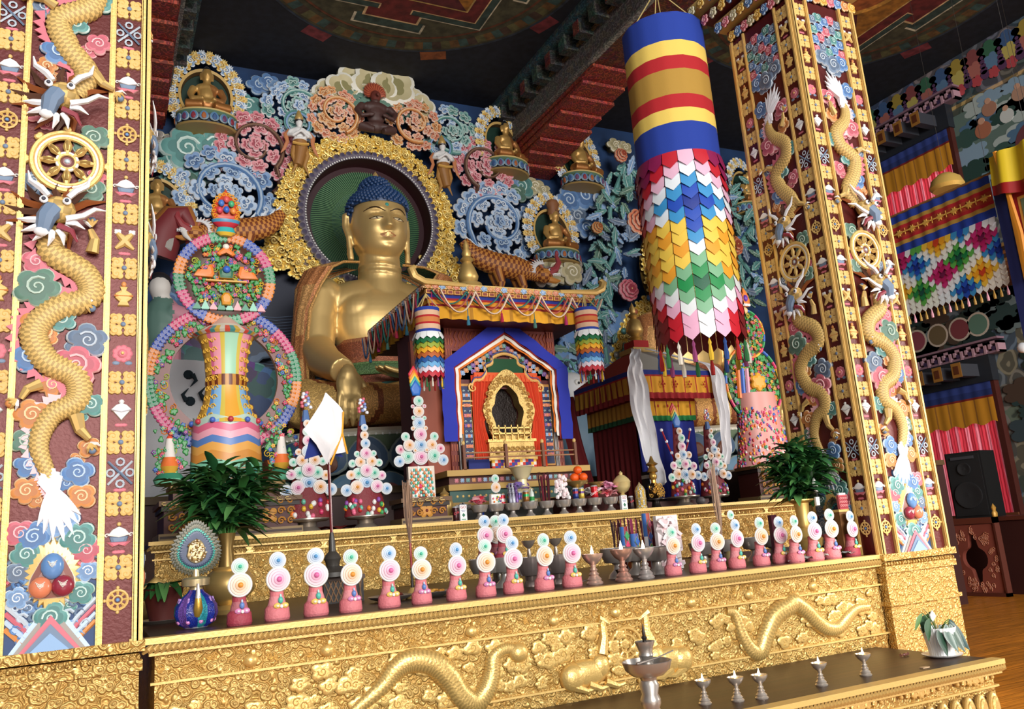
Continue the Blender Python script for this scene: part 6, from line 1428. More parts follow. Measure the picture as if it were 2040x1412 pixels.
for k,(z,c) in enumerate(((.46,'b8d0c0'),(.40,'e06a8a'),(.34,'f0a8b8'),(.28,'5a80c0'),(.22,'e8a850'),(.15,'d8903c'),(.08,'7ac0a0'),(.0,'4a9a88'))):
    n=72; rows=[[((.28+.012*k*.3)*math.cos(2*PI*j/n),(.26)*math.sin(2*PI*j/n),z+dz+.04*(abs((j%12)/6-1)-.5)*(1 if k<7 else 0)) for j in range(n)] for dz in (0,.045,.075)]
    b.grid(rows,hexc(c),True)
for j in range(12): a=2*PI*j/12; b.ball(.29*math.cos(a),.28*math.sin(a),.5,.025,.02,.025,hexc(['4a6ac0','c03a4a'][j%2]),8)
b.lathe([(.25,-.3),(.26,.5)],hexc('c8a080'),32); b.build('wave_base',BUT(),rt)
for sx in (-1,1):
    b=MB(); b.push(Matrix.Translation((sx*.47,-.05,2.25+Zo))); b.lathe([(.11,0),(.13,.05),(.09,.1)],[hexc('7ad0a8'),hexc('3a8a6a')],14); b.lathe([(.05,.1),(.08,.16),(.05,.24),(.03,.4),(.001,.45)],[hexc('e8b040'),hexc('f07a3a'),hexc('f0e8e0'),hexc('e85a3a')],12); garden(b,lambda x,z:abs(x)<.13,-.13,.13,.1,.5,60,.035,rnd,.0); b.build('side_ornament',BUT(),rt)
# carved table under it
def carved_table(label,x0,x1,y0,y1,z0,z1,cat='table'):
    r=thing('carved_table',label,cat,((x0+x1)/2,y0,z0)); W2=(x1-x0)/2; D=y1-y0; H=z1-z0
    b=MB(); b.box(-W2,W2,-.02,D,H-.04,H,hexc('6a4a2a')); b.box(-W2+.02,W2-.02,0,D,H-.08,H-.045,hexc('2a1c14'))
    x=-W2+.02
    while x<W2-.08: b.box(x,x+.05,-.028,-.02,H-.036,H-.028,hexc('c8a860')); b.box(x,x+.008,-.028,-.02,H-.036,H-.01,hexc('c8a860')); b.box(x,x+.03,-.028,-.02,H-.016,H-.008,hexc('c8a860')); x+=.07
    b.build('tabletop',PAINT(),r,smooth=False)
    b=MB(); b.box(-W2+.04,W2-.04,.02,D,.06,H-.08,hexc('4a1c16'))
    for sx in (-1,1):
        for i in range(max(2,int(H/.09))):
            for q in range(2): b.spiral(sx*(W2-.10-.08*q),.11+.085*i,.035,1.5,.008,hexc('c88a40'),y=-.002,sg=sx,k=7,n=4)
    for i in range(int(W2/.14)): 
        x=(i-(int(W2/.14)-1)/2)*.2; b.blob([(x+p[0],H*.5+p[1]) for p in lobed(.06,4,.4,6)],.02,[hexc('8a5a20'),hexc('e0a850'),hexc('c88a38')],back=.02); b.ball(x,0,H*.5,.015,.01,.015,hexc('6a2018'),6)
    b.build('carved_front',PAINT(),r)
    b=MB(); b.box(-W2,W2,-.01,D,0,.06,hexc('8a7048')); b.box(-W2+.01,W2-.01,-.014,D-.01,.02,.04,hexc('3a241a')); b.build('foot_board',PAINT(),r,smooth=False)
    return r
carved_table('carved painted table under the tall left butter sculpture, half hidden by the big leafy plant',.47,1.62,7.45,8.25,1.78,2.10)
tb=thing('pedestal_box','dark painted pedestal carrying the tall left butter sculpture','pedestal',(1.04,7.62,2.10)); b=MB(); b.box(-.45,.45,0,.5,0,.14,hexc('5a3020')); b.box(-.47,.47,-.02,.52,.11,.15,hexc('a07a40')); b.build('box',PAINT(),tb,smooth=False)
# right butter sculpture
r2=thing('butter_sculpture','smaller coloured butter sculpture of two discs beside the far right carved pillar','butter sculpture',(7.87,8.5,1.78))
rnd=random.Random(8)
b=MB(); b.push(Matrix.Translation((0,0,4.03+Zo))); b.blob(circ(.29,32,.33),.04,[hexc('2a1a3a'),hexc('c87aa0'),hexc('3a4a2c')],steps=((1,0),(1,.8),(.97,1),(.6,1)),back=.03); garden(b,lambda x,z:math.hypot(x,z)<.27,-.28,.28,-.28,.28,240,.034,rnd,-.02)
for i in range(20): a=2*PI*i/20; b.tube([(.29*math.cos(a+t),-.01,.33*math.sin(a+t)) for t in (0,.1,.2,.3)],.018,HOTC[i%5],6)
b.build('upper_disc',BUT(),r2)
b=MB(); b.push(Matrix.Translation((0,0,3.34+Zo))); b.blob(circ(.47,40,.52),.04,[hexc('2a1a3a'),hexc('c87aa0'),hexc('3a4a2c')],steps=((1,0),(1,.8),(.97,1),(.6,1)),back=.05); garden(b,lambda x,z:math.hypot(x,z)<.43,-.45,.45,-.45,.45,420,.04,rnd,.0)
for i in range(30): a=2*PI*i/30; b.tube([(.47*math.cos(a+t),.0,.52*math.sin(a+t)) for t in (0,.08,.16,.22)],.02,HOTC[i%5],6)
for q,c in ((-.27,'e87a30'),(-.2,'3a6ac8'),(-.12,'e0a0b0')): b.tube([(q,-.03,.2),(q-.03,-.03,-.2)],.03,hexc(c),6)
b.blob([(p[0]+.05,p[1]+.02) for p in lobed(.12,6,.2,4)],.07,[hexc('c07820'),hexc('f0c040'),hexc('e8a030')],back=0)
for k in range(7): b.blob([(-.2+.08*k+p[0],-.2+p[1]) for p in lobed(.045,4,.25,4,1.4)],.06,[hexc('3a9a68'),hexc('f0e0d8'),HOTC[k%3]],back=0)
b.build('lower_disc',BUT(),r2)
b=MB(); b.push(Matrix.Translation((0,-.02,4.40+Zo))); b.blob([(-.07,.0),(-.09,.08),(-.05,.2),(0,.27),(.05,.2),(.09,.08),(.07,0)],.05,[hexc('c85a18'),hexc('f0a040'),hexc('d87a30')]); b.ball(0,-.05,.11,.035,.03,.05,hexc('6a3ab0'),8); b.ball(0,0,-.05,.05,.04,.05,hexc('f0c890'),8)
for k in range(5): b.ball(-.06+.03*k,-.04,.02,.022,.02,.022,(.85,.82,.8),6)
b.build('jewel_finial',BUT(),r2)
b=MB(); b.push(Matrix.Translation((0,0,Zo))); b.lathe([(.42,2.2),(.36,2.5),(.31,2.9),(.28,3.2)],hexc('d89890'),28,.7)
for i in range(420):
    a=rnd.uniform(PI*.9,PI*2.1); z=rnd.uniform(2.22,3.0); q=float(np.interp(z,[2.2,2.5,2.9,3.2],[.42,.36,.31,.28])); b.ball(q*math.cos(a),.7*q*math.sin(a),z,.016,.016,.024,rnd.choice(HOTC+[(.8,.8,.75)]),5)
b.build('studded_cone',BUT(),r2)
b=MB(); b.box(7.87-.5-7.87,.5,-.3,.4,0,.42,hexc('2a1a14')); b.build('plinth',PAINT(),r2,smooth=False)
carved_table('dark carved bench behind the leafy plant near the far right pillar',7.0,8.25,7.72,8.1,1.78,2.2,'bench')
# ================================================================ butter discs used on all offering cakes
def disc_proto(name,tint):
    c=hexc(tint); w_=(.66,.655,.64); b=MB(); b.push(Matrix.Rotation(PI/2,4,'X'))
    b.lathe([(.96,-.06),(1,0),(.95,.09),(.83,.10),(.80,.18),(.62,.19),(.60,.28),(.42,.30),(.39,.38),(.22,.42),(.2,.55),(.1,.68),(.001,.7)],[w_,w_,w_,mixc(c,w_,.55),mixc(c,w_,.72),mixc(c,w_,.35),mixc(c,w_,.6),mixc(c,w_,.3),mixc(c,w_,.4),c,mixc(c,(0,0,0),.1),mixc(c,(0,0,0),.15)],28)
    b.pop(); return b.build('butter_disc',BUT())
DP={k:disc_proto(k,v) for k,v in (('b','5a9ad0'),('p','e070a8'),('o','e89a3c'),('m','50c0a0'),('r','d84a80'))}
def disc(parent,k,x,y,z,r,rz=0.):
    o=DP[k].copy(); scene.collection.objects.link(o); o.parent=parent; o.location=(x,y,z); o.scale=(r,r*.8,r); o.rotation_euler=(0,0,rz); return o
def torma_body(col,style):
    b=MB(); c=hexc(col); d=mixc(c,(0,0,0),.25)
    b.lathe([(.062,0),(.066,.012),(.062,.06),(.048,.075),(.036,.12),(.034,.17),(.001,.175)],[d,c,c,mixc(c,(1,1,1),.08),c,c],18,.9)
    return b.build('cake_body',mat('tinted_dough',.6,0,.5,70))
def torma_bow(bow,leaf):
    b=MB(); l=hexc(leaf); w_=hexc(bow)
    b.ball(.008,-.045,.10,.013,.010,.018,l,8); b.ball(.008,-.045,.122,.006,.006,.01,mixc(l,(1,1,1),.4),6)
    for s in (-1,1): b.ball(.008+s*.02,-.052,.073,.019,.010,.015,w_,8); b.ball(.008+s*.02,-.062,.073,.008,.006,.007,mixc(w_,(1,1,1),.4),6)
    b.ball(.008,-.06,.07,.009,.008,.010,(.85,.82,.78),6); return b.build('bow_ornament',BUT())
def make_torma(up,lo,bow,leaf,body):
    r=thing('offering_cake','','offering cake',(0,0,0)); 
    bd=body; c=bd.copy(); scene.collection.objects.link(c); c.parent=r
    c=bow.copy(); scene.collection.objects.link(c); c.parent=r
    disc(r,lo,0,-.035,.205,.064); disc(r,up,0,-.03,.30,.045)
    return r
bodyL,bodyD=torma_body('cc7076',0),torma_body('9a3444',0); bowY,bowP=torma_bow('e8c060','50b0a0'),torma_bow('d080b0','5a7ab8')
TA=make_torma('b','p',bowY,0,bodyL); TB=make_torma('m','o',bowP,0,bodyL); TC_=make_torma('m','o',bowP,0,bodyD); TD=make_torma('b','p',bowY,0,bodyD)
row=[(477,1248,TC_,'darker mint over orange disc offering cake, leftmost, beside the peacock feather vase'),
(553,1238,TA,'blue over pink disc offering cake, second from the left end of the front row'),(632,1228,TA,'blue over pink disc offering cake in front of the pole of the white flag'),
(699,1220,TB,'mint over orange disc offering cake just right of the flag pole base'),(777,1211,TA,'blue over pink disc offering cake left of the long thin broom'),
(843,1203,TB,'mint over orange disc offering cake right of the long thin broom'),(910,1195,TA,'blue over pink disc offering cake left of the cluster of dark cakes'),
(970,1187,TB,'mint over orange disc offering cake in front of the dark cake cluster'),(1026,1180,TA,'blue over pink disc offering cake right of the dark cake cluster'),
(1085,1173,TB,'mint over orange disc offering cake between the two big silver bowls'),(1142,1165,TA,'blue over pink disc offering cake left of the first burning butter lamp'),
(1345,1142,TB,'mint over orange disc offering cake in front of the pale crystal pack'),(1391,1138,TA,'blue over pink disc offering cake, next right of the pale crystal pack'),
(1432,1130,TB,'mint over orange disc offering cake left of the brown straw brush'),(1472,1124,TA,'blue over pink disc offering cake with an extra mint disc on top'),
(1517,1118,TB,'mint over orange disc offering cake right of the one with an extra disc on top'),(1558,1115,TA,'blue over pink disc offering cake, fourth before the golden vase'),
(1590,1113,TB,'mint over orange disc offering cake left of the golden plant vase'),(1624,1110,TA,'blue over pink disc offering cake in front of the golden plant vase'),
(1660,1108,TB,'mint over orange disc offering cake right of the golden plant vase'),(1702,1100,TD,'darker offering cake with pink disc at the right end of the front row')]
for i,(px,py,T,lab) in enumerate(row):
    y=(5.0 if px<1580 else 4.86) if i else 4.95; q=atY(px,py,y); s=[1.03,1.08,1.1,1.03,1.04,.98,1.0,1.02,1.04,1.04,1.05,.98,1.,.98,1.02,1.02,1.,1.,1.05,1.08,1.0][i]
    o=copy_tree(T,label=lab,group='row of pink offering cakes with butter discs',loc=(float(q[0]),y+.01*(i%3),1.25),rz=.1*math.sin(i*2.3),sc=s)
    if px==1472: disc(o,'m',-.02,-.02,.375,.034)
for T in (TA,TB,TC_): children(T)
# ---- generic turned vessels
def lathed(name,prof,mat_,col,parent=None,n=24,loc=None,sy=1,flute=0,fl_n=8):
    b=MB(); b.lathe(prof,col,n,sy,flute,fl_n); return b.build(name,mat_,parent,loc=loc)
SV=hexc('b8b4ae')
def bowl_stand(name,label,x,y,z,s,cat='bowl',group=None,mt=None,col=None):
    r=thing(name,label,cat,(x,y,z),0,group); mt=mt or SILVER()
    lathed('bowl',[(.02,.055),(.05,.058),(.062,.085),(.066,.11),(.062,.112),(.055,.09),(.001,.075)],mt,col or SV,r); lathed('foot',[(.042,0),(.036,.015),(.02,.03),(.018,.05),(.028,.058)],mt,col or SV,r); r.scale=(s,s,s); return r
def wide_stand(label,x,y,z,s,h=.07,R=.13):
    r=thing('offering_dish',label,'dish',(x,y,z),0,'flat silver stands under the large offering cakes'); r.scale=(s,s,s)
    lathed('dish',[(.05,h-.015),(R*.9,h-.01),(R,h),(R,h+.008),(R*.9,h+.004),(.001,h)],SILVER(),hexc('a89c90'),r); lathed('foot',[(.08,0),(.075,.01),(.05,.03),(.055,h-.012)],SILVER(),hexc('a89c90'),r); return r
# dark cakes behind the front row standing in silver bowls
for i,(px,y,T,lab) in enumerate(((966,5.75,TD,'dark red offering cake with pink disc, leftmost of the three standing in silver bowls'),(988,5.95,TC_,'dark red offering cake with orange disc, middle one of the three in silver bowls'),(1004,5.7,TD,'dark red offering cake with pink disc, rightmost of the three in silver bowls'))):
    x=float(atY(px,1110,y)[0]); bowl_stand('silver_bowl','silver footed bowl holding a dark cake, '+('left','middle','right')[i]+' of the three',x,y,1.25,1.9,group='silver bowls on the lower table')
    copy_tree(T,label=lab,group='dark offering cakes in silver bowls',loc=(x,y,1.25+.16),sc=1.05)
for T in (TA,TB,TC_,TD):
    for c in children(T): bpy.data.objects.remove(c)
    bpy.data.objects.remove(T)
# ---- large offering cakes on the upper shelf
def big_torma(label,x,y,z,discs,cone,tip,extra=None,s=1.):
    """discs: (dx px, dz px from base, r px, colour) in image pixels at that depth"""
    m_=y/ray(x0_,900)[1]/FPX if False else None
    r=thing('large_offering_cake',label,'offering cake',(x,y,z),0,'large offering cakes on the upper shelf'); k=s
    b=MB(); n=len(cone); b.lathe([(a*k,h*k) for a,h in cone],hexc('7a2028'),20,.6); b.build('cake_body',mat('tinted_dough',.6,0,.5,70),r)
    b=MB()
    for i in range(26): t=i/25; hh=np.interp(t,[0,1],[.01,cone[1][1]*.9]); a=rnd.uniform(PI,2*PI); q=np.interp(hh,[c_[1] for c_ in cone],[c_[0] for c_ in cone]); b.ball(q*k*math.cos(a),.6*q*k*math.sin(a)-.01,hh*k,.016*k,.014*k,.02*k,rnd.choice(HOTC+[(.85,.83,.8)]*4),6)
    b.build('butter_beads',BUT(),r)
    for i,(dx,dz,rr,c) in enumerate(discs): disc(r,c,dx*k,-.07-.012*(i%3),dz*k,rr*k)
    if tip:
        b=MB(); b.push(Matrix.Translation((0,-.03,tip[1]*k)))
        if tip[0]=='flame':
            for q,(c,sz) in enumerate((('2a6ac0',.0),('50b0a0',.02),('e8c040',.035),('e8782c',.05),('d83a4a',.065))): b.blob([(-.03*k,.03*k*q),(-.045*k,(.06+.03*q)*k),(0,(.13+.03*q)*k),(.045*k,(.06+.03*q)*k),(.03*k,.03*k*q)],.02-.002*q if 0 else .02,[hexc(c)]*3,back=.01*q)
        else:
            b.tube([(0,0,0),(0,0,.08*k)],[.03*k,.018*k],hexc('5a7ab0'),8)
            for q in range(14): a=q*2.4; b.ball(.035*k*math.cos(a)*(1-q/20),-.01,(.10+.008*q)*k,.014*k,.012*k,.014*k,[(.85,.83,.85),hexc('d05a6a'),hexc('7a90c8')][q%3],6)
        b.build('tip',BUT(),r)
    if extra: extra(r,k)
    return r
rnd=random.Random(12)
cross=[(0,.10,.045,'m'),(0,.17,.047,'b'),(0,.0,.0,'b')]
# A and B: stepped pyramids of discs
def pyr(seed):
    rr=random.Random(seed); L=[]; cols='bompo'
    L+=[(0,.24,.062,'b'),(-.075,.21,.052,'p' if seed%2 else 'o'),(.075,.21,.05,'o' if seed%2 else 'p'),(-.15,.19,.045,'b'),(.15,.19,.045,'b'),(-.19,.15,.0,'b')]
    L+=[(0,.33,.05,'p'),(-.06,.31,.045,'m'),(.06,.31,.045,'m'),(-.12,.30,.036,'p' if seed%2 else 'o'),(.12,.29,.036,'o' if seed%2 else 'p')]
    L+=[(-.042,.395,.042,'o'),(.042,.395,.042,'o'),(-.10,.385,.03,'m'),(.10,.385,.03,'m')]
    L+=[(0,.455,.046,'b' if seed%2 else 'p'),(-.062,.455,.024,'o' if seed%2 else 'm'),(.062,.455,.024,'o' if seed%2 else 'm'),(0,.53,.038,'p' if seed%2 else 'b'),(0,.595,.033,'m' if seed%2 else 'o'),(0,.65,.028,'o' if seed%2 else 'b')]
    return [q for q in L if q[2]>.001]
cone=[(.16,.0),(.14,.13),(.06,.4),(.03,.7),(.001,.74)]
for (px,y,sd,s,lab) in ((612,7.55,1,1.28,'large offering cake pyramid of pastel discs, partly behind the white flag'),(727,7.55,2,1.22,'large offering cake pyramid of pastel discs between the flag and the painted box'),(1425,7.7,3,1.12,'pyramid cake of pastel discs under the thin white scarf, right of the rainbow tipped cake')):
    x=float(atY(px,1000,y)[0]); wide_stand('flat silver stand under the disc pyramid cake '+{1:'behind the white flag',2:'left of the painted box',3:'furthest right on the shelf'}[sd],x,y,1.78,1.15*s)
    big_torma(lab,x,y,1.78+.088*s,pyr(sd),cone,('beads',.67),s=s)
# D: rainbow tipped cake with side sticks
def sticks(r,k):
    for s in (-1,1):
        b=MB(); P=[(s*.05,.0,.35),(s*.12,-.01,.5),(s*.17,-.01,.64)]; b.tube([tuple(q*k for q in p) for p in P],.008*k,hexc('a82430'),5)
        for t in range(3): b.ball(s*(.08+.045*t)*k,-.01,(.42+.11*t)*k,.018*k,.014*k,.018*k,(.8,.8,.88),6)
        b.build('side_spray',BUT(),r)
x=float(atY(1360,980,7.6)[0]); wide_stand('flat gold footed stand under the rainbow tipped cake before the blue curtain',x,7.6,1.78,1.4)
big_torma('large offering cake with rainbow flame tip and side sprays in front of the blue curtain',x,7.6,1.78+.105,[(-.075,.21,.055,'o'),(.0,.20,.06,'b'),(.07,.20,.05,'o'),(-.15,.18,.042,'m'),(.15,.19,.044,'b'),(-.13,.29,.04,'p'),(.12,.28,.042,'p'),(-.055,.31,.046,'m'),(.005,.30,.05,'p'),(.06,.31,.042,'m'),(0,.39,.052,'b'),(-.07,.38,.032,'o'),(.08,.39,.036,'o'),(0,.47,.048,'p'),(0,.55,.042,'m'),(0,.62,.036,'o')],[(.13,.0),(.11,.16),(.05,.4),(.025,.7),(.001,.72)],('flame',.66),sticks,1.15)
# C: tall cross shaped cake on the painted box
x=float(atY(843,1000,7.55)[0])
carved_table('small painted box with gold double cross under the tall cross shaped cake',x-.25,x+.25,7.46,7.8,1.78,2.02,'box')
def studded(r,k):
    b=MB()
    for i in range(10):
        for j in range(9): b.ball((-.085+.019*i*.95)*(1.15-.03*j)*k,-.078,(.02+.024*j)*k,.010*k,.010*k,.012*k,[hexc('e88a4a'),(.85,.83,.78),hexc('4ab0a0')][(i+j+(j//3))%3],6)
    b.box(-.105*k,.105*k,-.07,-.02,0,.24*k,hexc('d8c8b8')); b.build('studded_panel',BUT(),r)
big_torma('tall cross shaped offering cake with flame tip on the painted box',x,7.62,2.02,[(0,.31,.062,'p'),(0,.40,.055,'b'),(0,.48,.055,'p'),(0,.57,.052,'b'),(0,.66,.046,'o'),(0,.74,.042,'m'),(-.105,.315,.055,'m'),(.105,.315,.055,'m'),(-.095,.40,.047,'o'),(.095,.40,.047,'o'),(-.175,.28,.044,'b'),(.175,.28,.044,'b'),(-.16,.37,.038,'r'),(.16,.37,.038,'r'),(-.12,.465,.036,'m'),(.12,.465,.036,'m'),(-.045,.36,.018,'o'),(.045,.36,.018,'o'),(-.05,.53,.018,'o'),(.05,.53,.018,'o'),(-.048,.61,.018,'m'),(.048,.61,.018,'m'),(-.046,.70,.016,'r'),(.046,.70,.016,'r')],[(.10,.0),(.08,.25),(.035,.5),(.03,.78),(.001,.8)],('flame',.79),studded,1.24)
# ================================================================ offerings
def X_(px,py,y): return float(atY(px,py,y)[0])
for o in (bodyL,bodyD,bowY,bowP): bpy.data.objects.remove(o)
mt_dark=lambda:mat('dark_bronze',.35,.8)
# --- row of silver bowls on the upper shelf with what they hold
xs=[955,988,1021,1056,1089,1123,1154,1185,1217]
rnd=random.Random(31); Yb=7.52
def foil(name,label,x,y,z,col,s,cat='sweets'):
    b=MB(); c=hexc(col)
    for i in range(26):
        a=rnd.uniform(0,6.3); q=rnd.uniform(0,.75)*s; hh=rnd.uniform(.0,.55)*s*(1-q/s*.6)
        b.at(q*math.cos(a),q*math.sin(a)*.7,hh+.02,rz=rnd.uniform(0,6),rx=rnd.uniform(-1,1)); w_=s*.3
        b.add([(-w_,-w_*.4,0),(w_,-w_*.5,.01),(w_*.8,w_*.5,-.01),(-w_*.7,w_*.4,.012),(0,0,w_*.5)],[(0,1,4),(1,2,4),(2,3,4),(3,0,4),(3,2,1,0)],mixc(c,(1,1,1),rnd.uniform(0,.45))); b.pop()
    return tag(b.build(name,mat('crinkled_foil',.3,.25),loc=(x,y,z),smooth=False),label,cat)
def can(label,x,y,z,body,top='c8c8cc',mark=None,h=.115,r=.031,wave=None):
    t=thing('drink_can',label,'can',(x,y,z),0,'drink cans on the upper shelf'); b=MB(); n=20; bc_=hexc(body)
    b.lathe([(r*.82,0),(r,.008),(r,h*.3),(r,h*.5),(r,h*.7),(r,h-.012),(r*.82,h)],lambda i,j:(hexc(wave) if wave and i==3 else bc_) if 0<i<5 else hexc('b8b8bc'),n); b.build('can_body',mat('can_metal',.3,.4),t)
    lathed('lid',[(r*.82,h-.001),(r*.84,h+.002),(r*.7,h-.001),(.001,h)],SILVER(),hexc(top),t,n)
    if mark: mark(t,r,h)
    return t
def text(name,s,size,loc,rot,col,parent=None,italic=0,m=None,spacing=1.):
    c=bpy.data.curves.new(name,'FONT'); c.body=s; c.size=size; c.align_x='CENTER'; c.align_y='CENTER'; c.extrude=.0006; c.shear=italic; c.space_character=spacing
    o=bpy.data.objects.new(name,c); scene.collection.objects.link(o); dg=bpy.context.evaluated_depsgraph_get(); me=bpy.data.meshes.new_from_object(o.evaluated_get(dg)); bpy.data.objects.remove(o)
    o=bpy.data.objects.new(name,me); scene.collection.objects.link(o); me.materials.clear(); me.materials.append(m or mat('ink_'+col,.6,col=hexc(col))); o.location=loc; o.rotation_euler=rot
    if parent: o.parent=parent
    return o
def script_mark(s,size,col,zf=.5,rot=.5):
    def f(t,r,h): text('lettering',s,size,(-.006,-r-.0012,h*zf),(PI/2,-rot,0),col,t,.3)
    return f
lab=['holding pink foil, leftmost of the shelf row','holding a small disc cake, second of the shelf row','in front of small silver bottles, third of the shelf row','holding green juice, fourth of the shelf row','under the dark red incense bundle on the shelf','under the lumpy white crystals on the shelf','before the dark blue and gold cans','before the red soft drink can','holding red foil, right end of the shelf row']
xb=[]
for px,l in zip(xs,lab):
    x=X_(px,1010,Yb); xb.append(x); bowl_stand('silver_bowl','silver footed bowl '+l,x,Yb,1.78,1.28,group='row of silver bowls on the upper shelf',mt=mat('worn_silver',.32,.65),col=hexc('b0a8a2'))
zt=1.78+.14
foil('foil_sweets','crumpled pink foil sweets heaped in the leftmost shelf bowl',xb[0],Yb,zt,'d8405a',.13)
foil('foil_sweets','crumpled red foil sweets in the bowl at the right end of the shelf row',xb[8],Yb,zt,'d83a50',.12)
foil('foil_sweets','pale pink foil sweets behind the white carton at the right of the shelf',xb[8]+.1,Yb+.2,zt+.08,'e078a8',.14)
foil('clear_sweets','clear wrapped sweets behind the leftmost shelf bowl',xb[0]-.08,Yb+.22,1.86,'b8b4b4',.15)
foil('clear_sweets','clear wrapped sweets behind the red soft drink can',xb[7]+.06,Yb+.2,1.95,'c8c0c0',.14)
t=thing('small_offering_cake','small white cake with mint disc over orange disc in the second shelf bowl','offering cake',(xb[1],Yb,zt)); b=MB(); b.blob([(-.06,0),(.06,0),(.055,.10),(-.055,.10)],.05,[(.8,.78,.72)]*4,back=.02)
for q in range(12): b.ball(rnd.uniform(-.045,.045),-.035,rnd.uniform(.015,.09),.01,.007,.01,rnd.choice(HOTC),6)
b.build('cake_body',BUT(),t); disc(t,'o',0,-.03,.16,.052); disc(t,'m',0,-.03,.245,.042)
for i in range(9):                               # small silver bottles
    r=i//3; b=MB(); c=hexc(['8a8a98','b8b8c4','6a4a8a'][i%3]); b.lathe([(.016,0),(.018,.01),(.018,.07),(.008,.085),(.008,.10),(.012,.105),(.012,.115),(.001,.12)],c,10)
    tag(b.build('small_bottle',mat('crinkled_foil',.3,.25),loc=(xb[2]-.03+.035*(i%3)+.012*r,Yb+.0+.03*r-.03,zt-.01+.045*r)),'small silvery capped bottle in the heap filling the third shelf bowl','bottle','small silvery bottles in the third shelf bowl')
foil('purple_sweets','shiny purple wrapped sweets above the green juice bottle on the shelf',xb[3]-.03,Yb+.14,zt+.12,'5a2a9a',.14)
t=thing('juice_bottle','small clear juice bottle with green label in the fourth shelf bowl','bottle',(xb[3]+.03,Yb,zt)); lathed('bottle_body',[(.022,0),(.024,.01),(.024,.06),(.022,.09),(.010,.115),(.010,.13),(.001,.13)],mat('bottle_plastic',.15,0,col=hexc('c8d0c8')),(0,0,0),t,14); lathed('label_band',[(.0245,.015),(.0245,.055)],PAINT(),hexc('1c8a3c'),t,14)
can('brown and green drink can in the fourth shelf bowl',xb[3]-.035,Yb,zt,'8a5a2a',wave='1c9a5a')
b=MB()
for i in range(26): a=rnd.uniform(0,6.3); q=.05*math.sqrt(rnd.random()); e=rnd.uniform(.24,.33); b.tube([(q*math.cos(a),q*math.sin(a),0),(q*math.cos(a)*1.25,q*math.sin(a)*1.2,e)],.005,hexc(rnd.choice(('5a1420','7a1c30','3a0c18'))),4)
tag(b.build('incense_bundle',PAINT(),loc=(xb[4],Yb,zt-.03)),'bundle of dark red incense sticks standing in the fifth shelf bowl','incense')
b=MB()
for i in range(46): k=i%4; b.ball(-.055+.036*k+rnd.uniform(-.01,.01),rnd.uniform(-.02,.02),.02+rnd.uniform(0,.27-.05*abs(k-1.5)),.022,.02,.024,mixc((.82,.78,.78),hexc('e8a8b0'),rnd.random()*.5),6)
tag(b.build('crystal_offering',mat('sugar_crystal',.35,0,.5,90),loc=(xb[5],Yb,zt)),'lumpy white and pale pink sugar crystals standing in the sixth shelf bowl','sweets')
can('dark blue and red drink can with slanted lettering on the shelf',xb[6]-.035,Yb-.01,zt,'1a2a6a',wave='8a2030')
can('yellow and purple drink can right of the dark blue can',xb[6]+.04,Yb,zt,'b89a3c',wave='4a2a6a')
can('red soft drink can with white script lettering on the shelf',xb[7],Yb-.02,zt,'c01420',mark=script_mark('Coca-Cola',.034,'f4f0ee',.5,.45),h=.13,r=.037)
can('blue and yellow drink can behind the third shelf bowl',X_(1019,1000,7.62),7.64,zt,'2a4a9a',wave='d8b030'); can('dark violet drink can behind the third shelf bowl, right of the blue one',X_(1037,1000,7.62),7.64,zt,'2a3a7a',wave='6a3a8a'); can('red striped tall can behind the small offering cake',X_(1003,1000,7.6),7.62,zt-.05,'b81c28',wave='e0d8d0',h=.15)
can('dark cola can left of the white carton, near the painted box',X_(908,1015,7.45),7.46,1.78,'3a1418',mark=script_mark('Cola',.03,'e04050',.55,.4),h=.14,r=.032)
can('dark cola can right of the white carton at the right of the shelf',X_(1256,990,7.5),7.5,1.78,'2a1418',mark=script_mark('Cola',.026,'e04050',.6,.4),h=.14,r=.028)
can('blue drink can low behind the silver bowls at the left',X_(968,1015,7.5),7.62,1.78,'2040a0',h=.1)
def carton(label,px,y):
    t=thing('drink_carton',label,'carton',(X_(px,1010,y),y,1.78)); b=MB(); b.box(-.035,.035,-.02,.02,0,.15,(.82,.82,.84)); b.box(-.0352,.0352,-.0205,.0205,.148,.152,hexc('b8c0cc')); b.build('box',PAINT(),t,smooth=False)
    text('lettering','GO',.036,(0,-.021,.128),(PI/2,0,0),'b01c28',t); text('lettering','MILK',.012,(0,-.021,.095),(PI/2,0,0),'1c2a6a',t) if 0 else None
    b=MB(); b.blob([(0,.035),(.016,.055),(0,.075),(-.016,.055)],.004,hexc('1c6a4a'),back=-.019); b.box(-.022,.022,-.0212,-.02,.098,.102,hexc('3a4a8a')); b.box(-.016,.016,-.0212,-.02,.088,.091,hexc('3a4a8a')); b.box(-.022,.022,-.0212,-.02,.012,.02,hexc('3a8a5a')); b.build('printed_mark',PAINT(),t); return t
carton('small white carton lettered GO beside the painted box, left of the pink foil',921,7.45); carton('small white carton lettered GO right of the red foil sweets',1243,7.5)
def chalice(name,label,px,y,z,prof,s=1,mt=None,col=None,cat='vessel',x=None,cols=None,flute=0):
    return tag(lathed(name,[(a*s,b_*s) for a,b_ in prof],mt or BRASS(),cols or col or hexc('c8a868'),n=28,loc=(x if x is not None else X_(px,980,y),y,z),flute=flute),label,cat)
G1=[(.09,0),(.09,.015),(.05,.03),(.10,.06),(.11,.075),(.05,.10),(.04,.13),(.06,.16),(.075,.2),(.10,.21),(.10,.22),(.085,.22),(.075,.19),(.001,.19)]
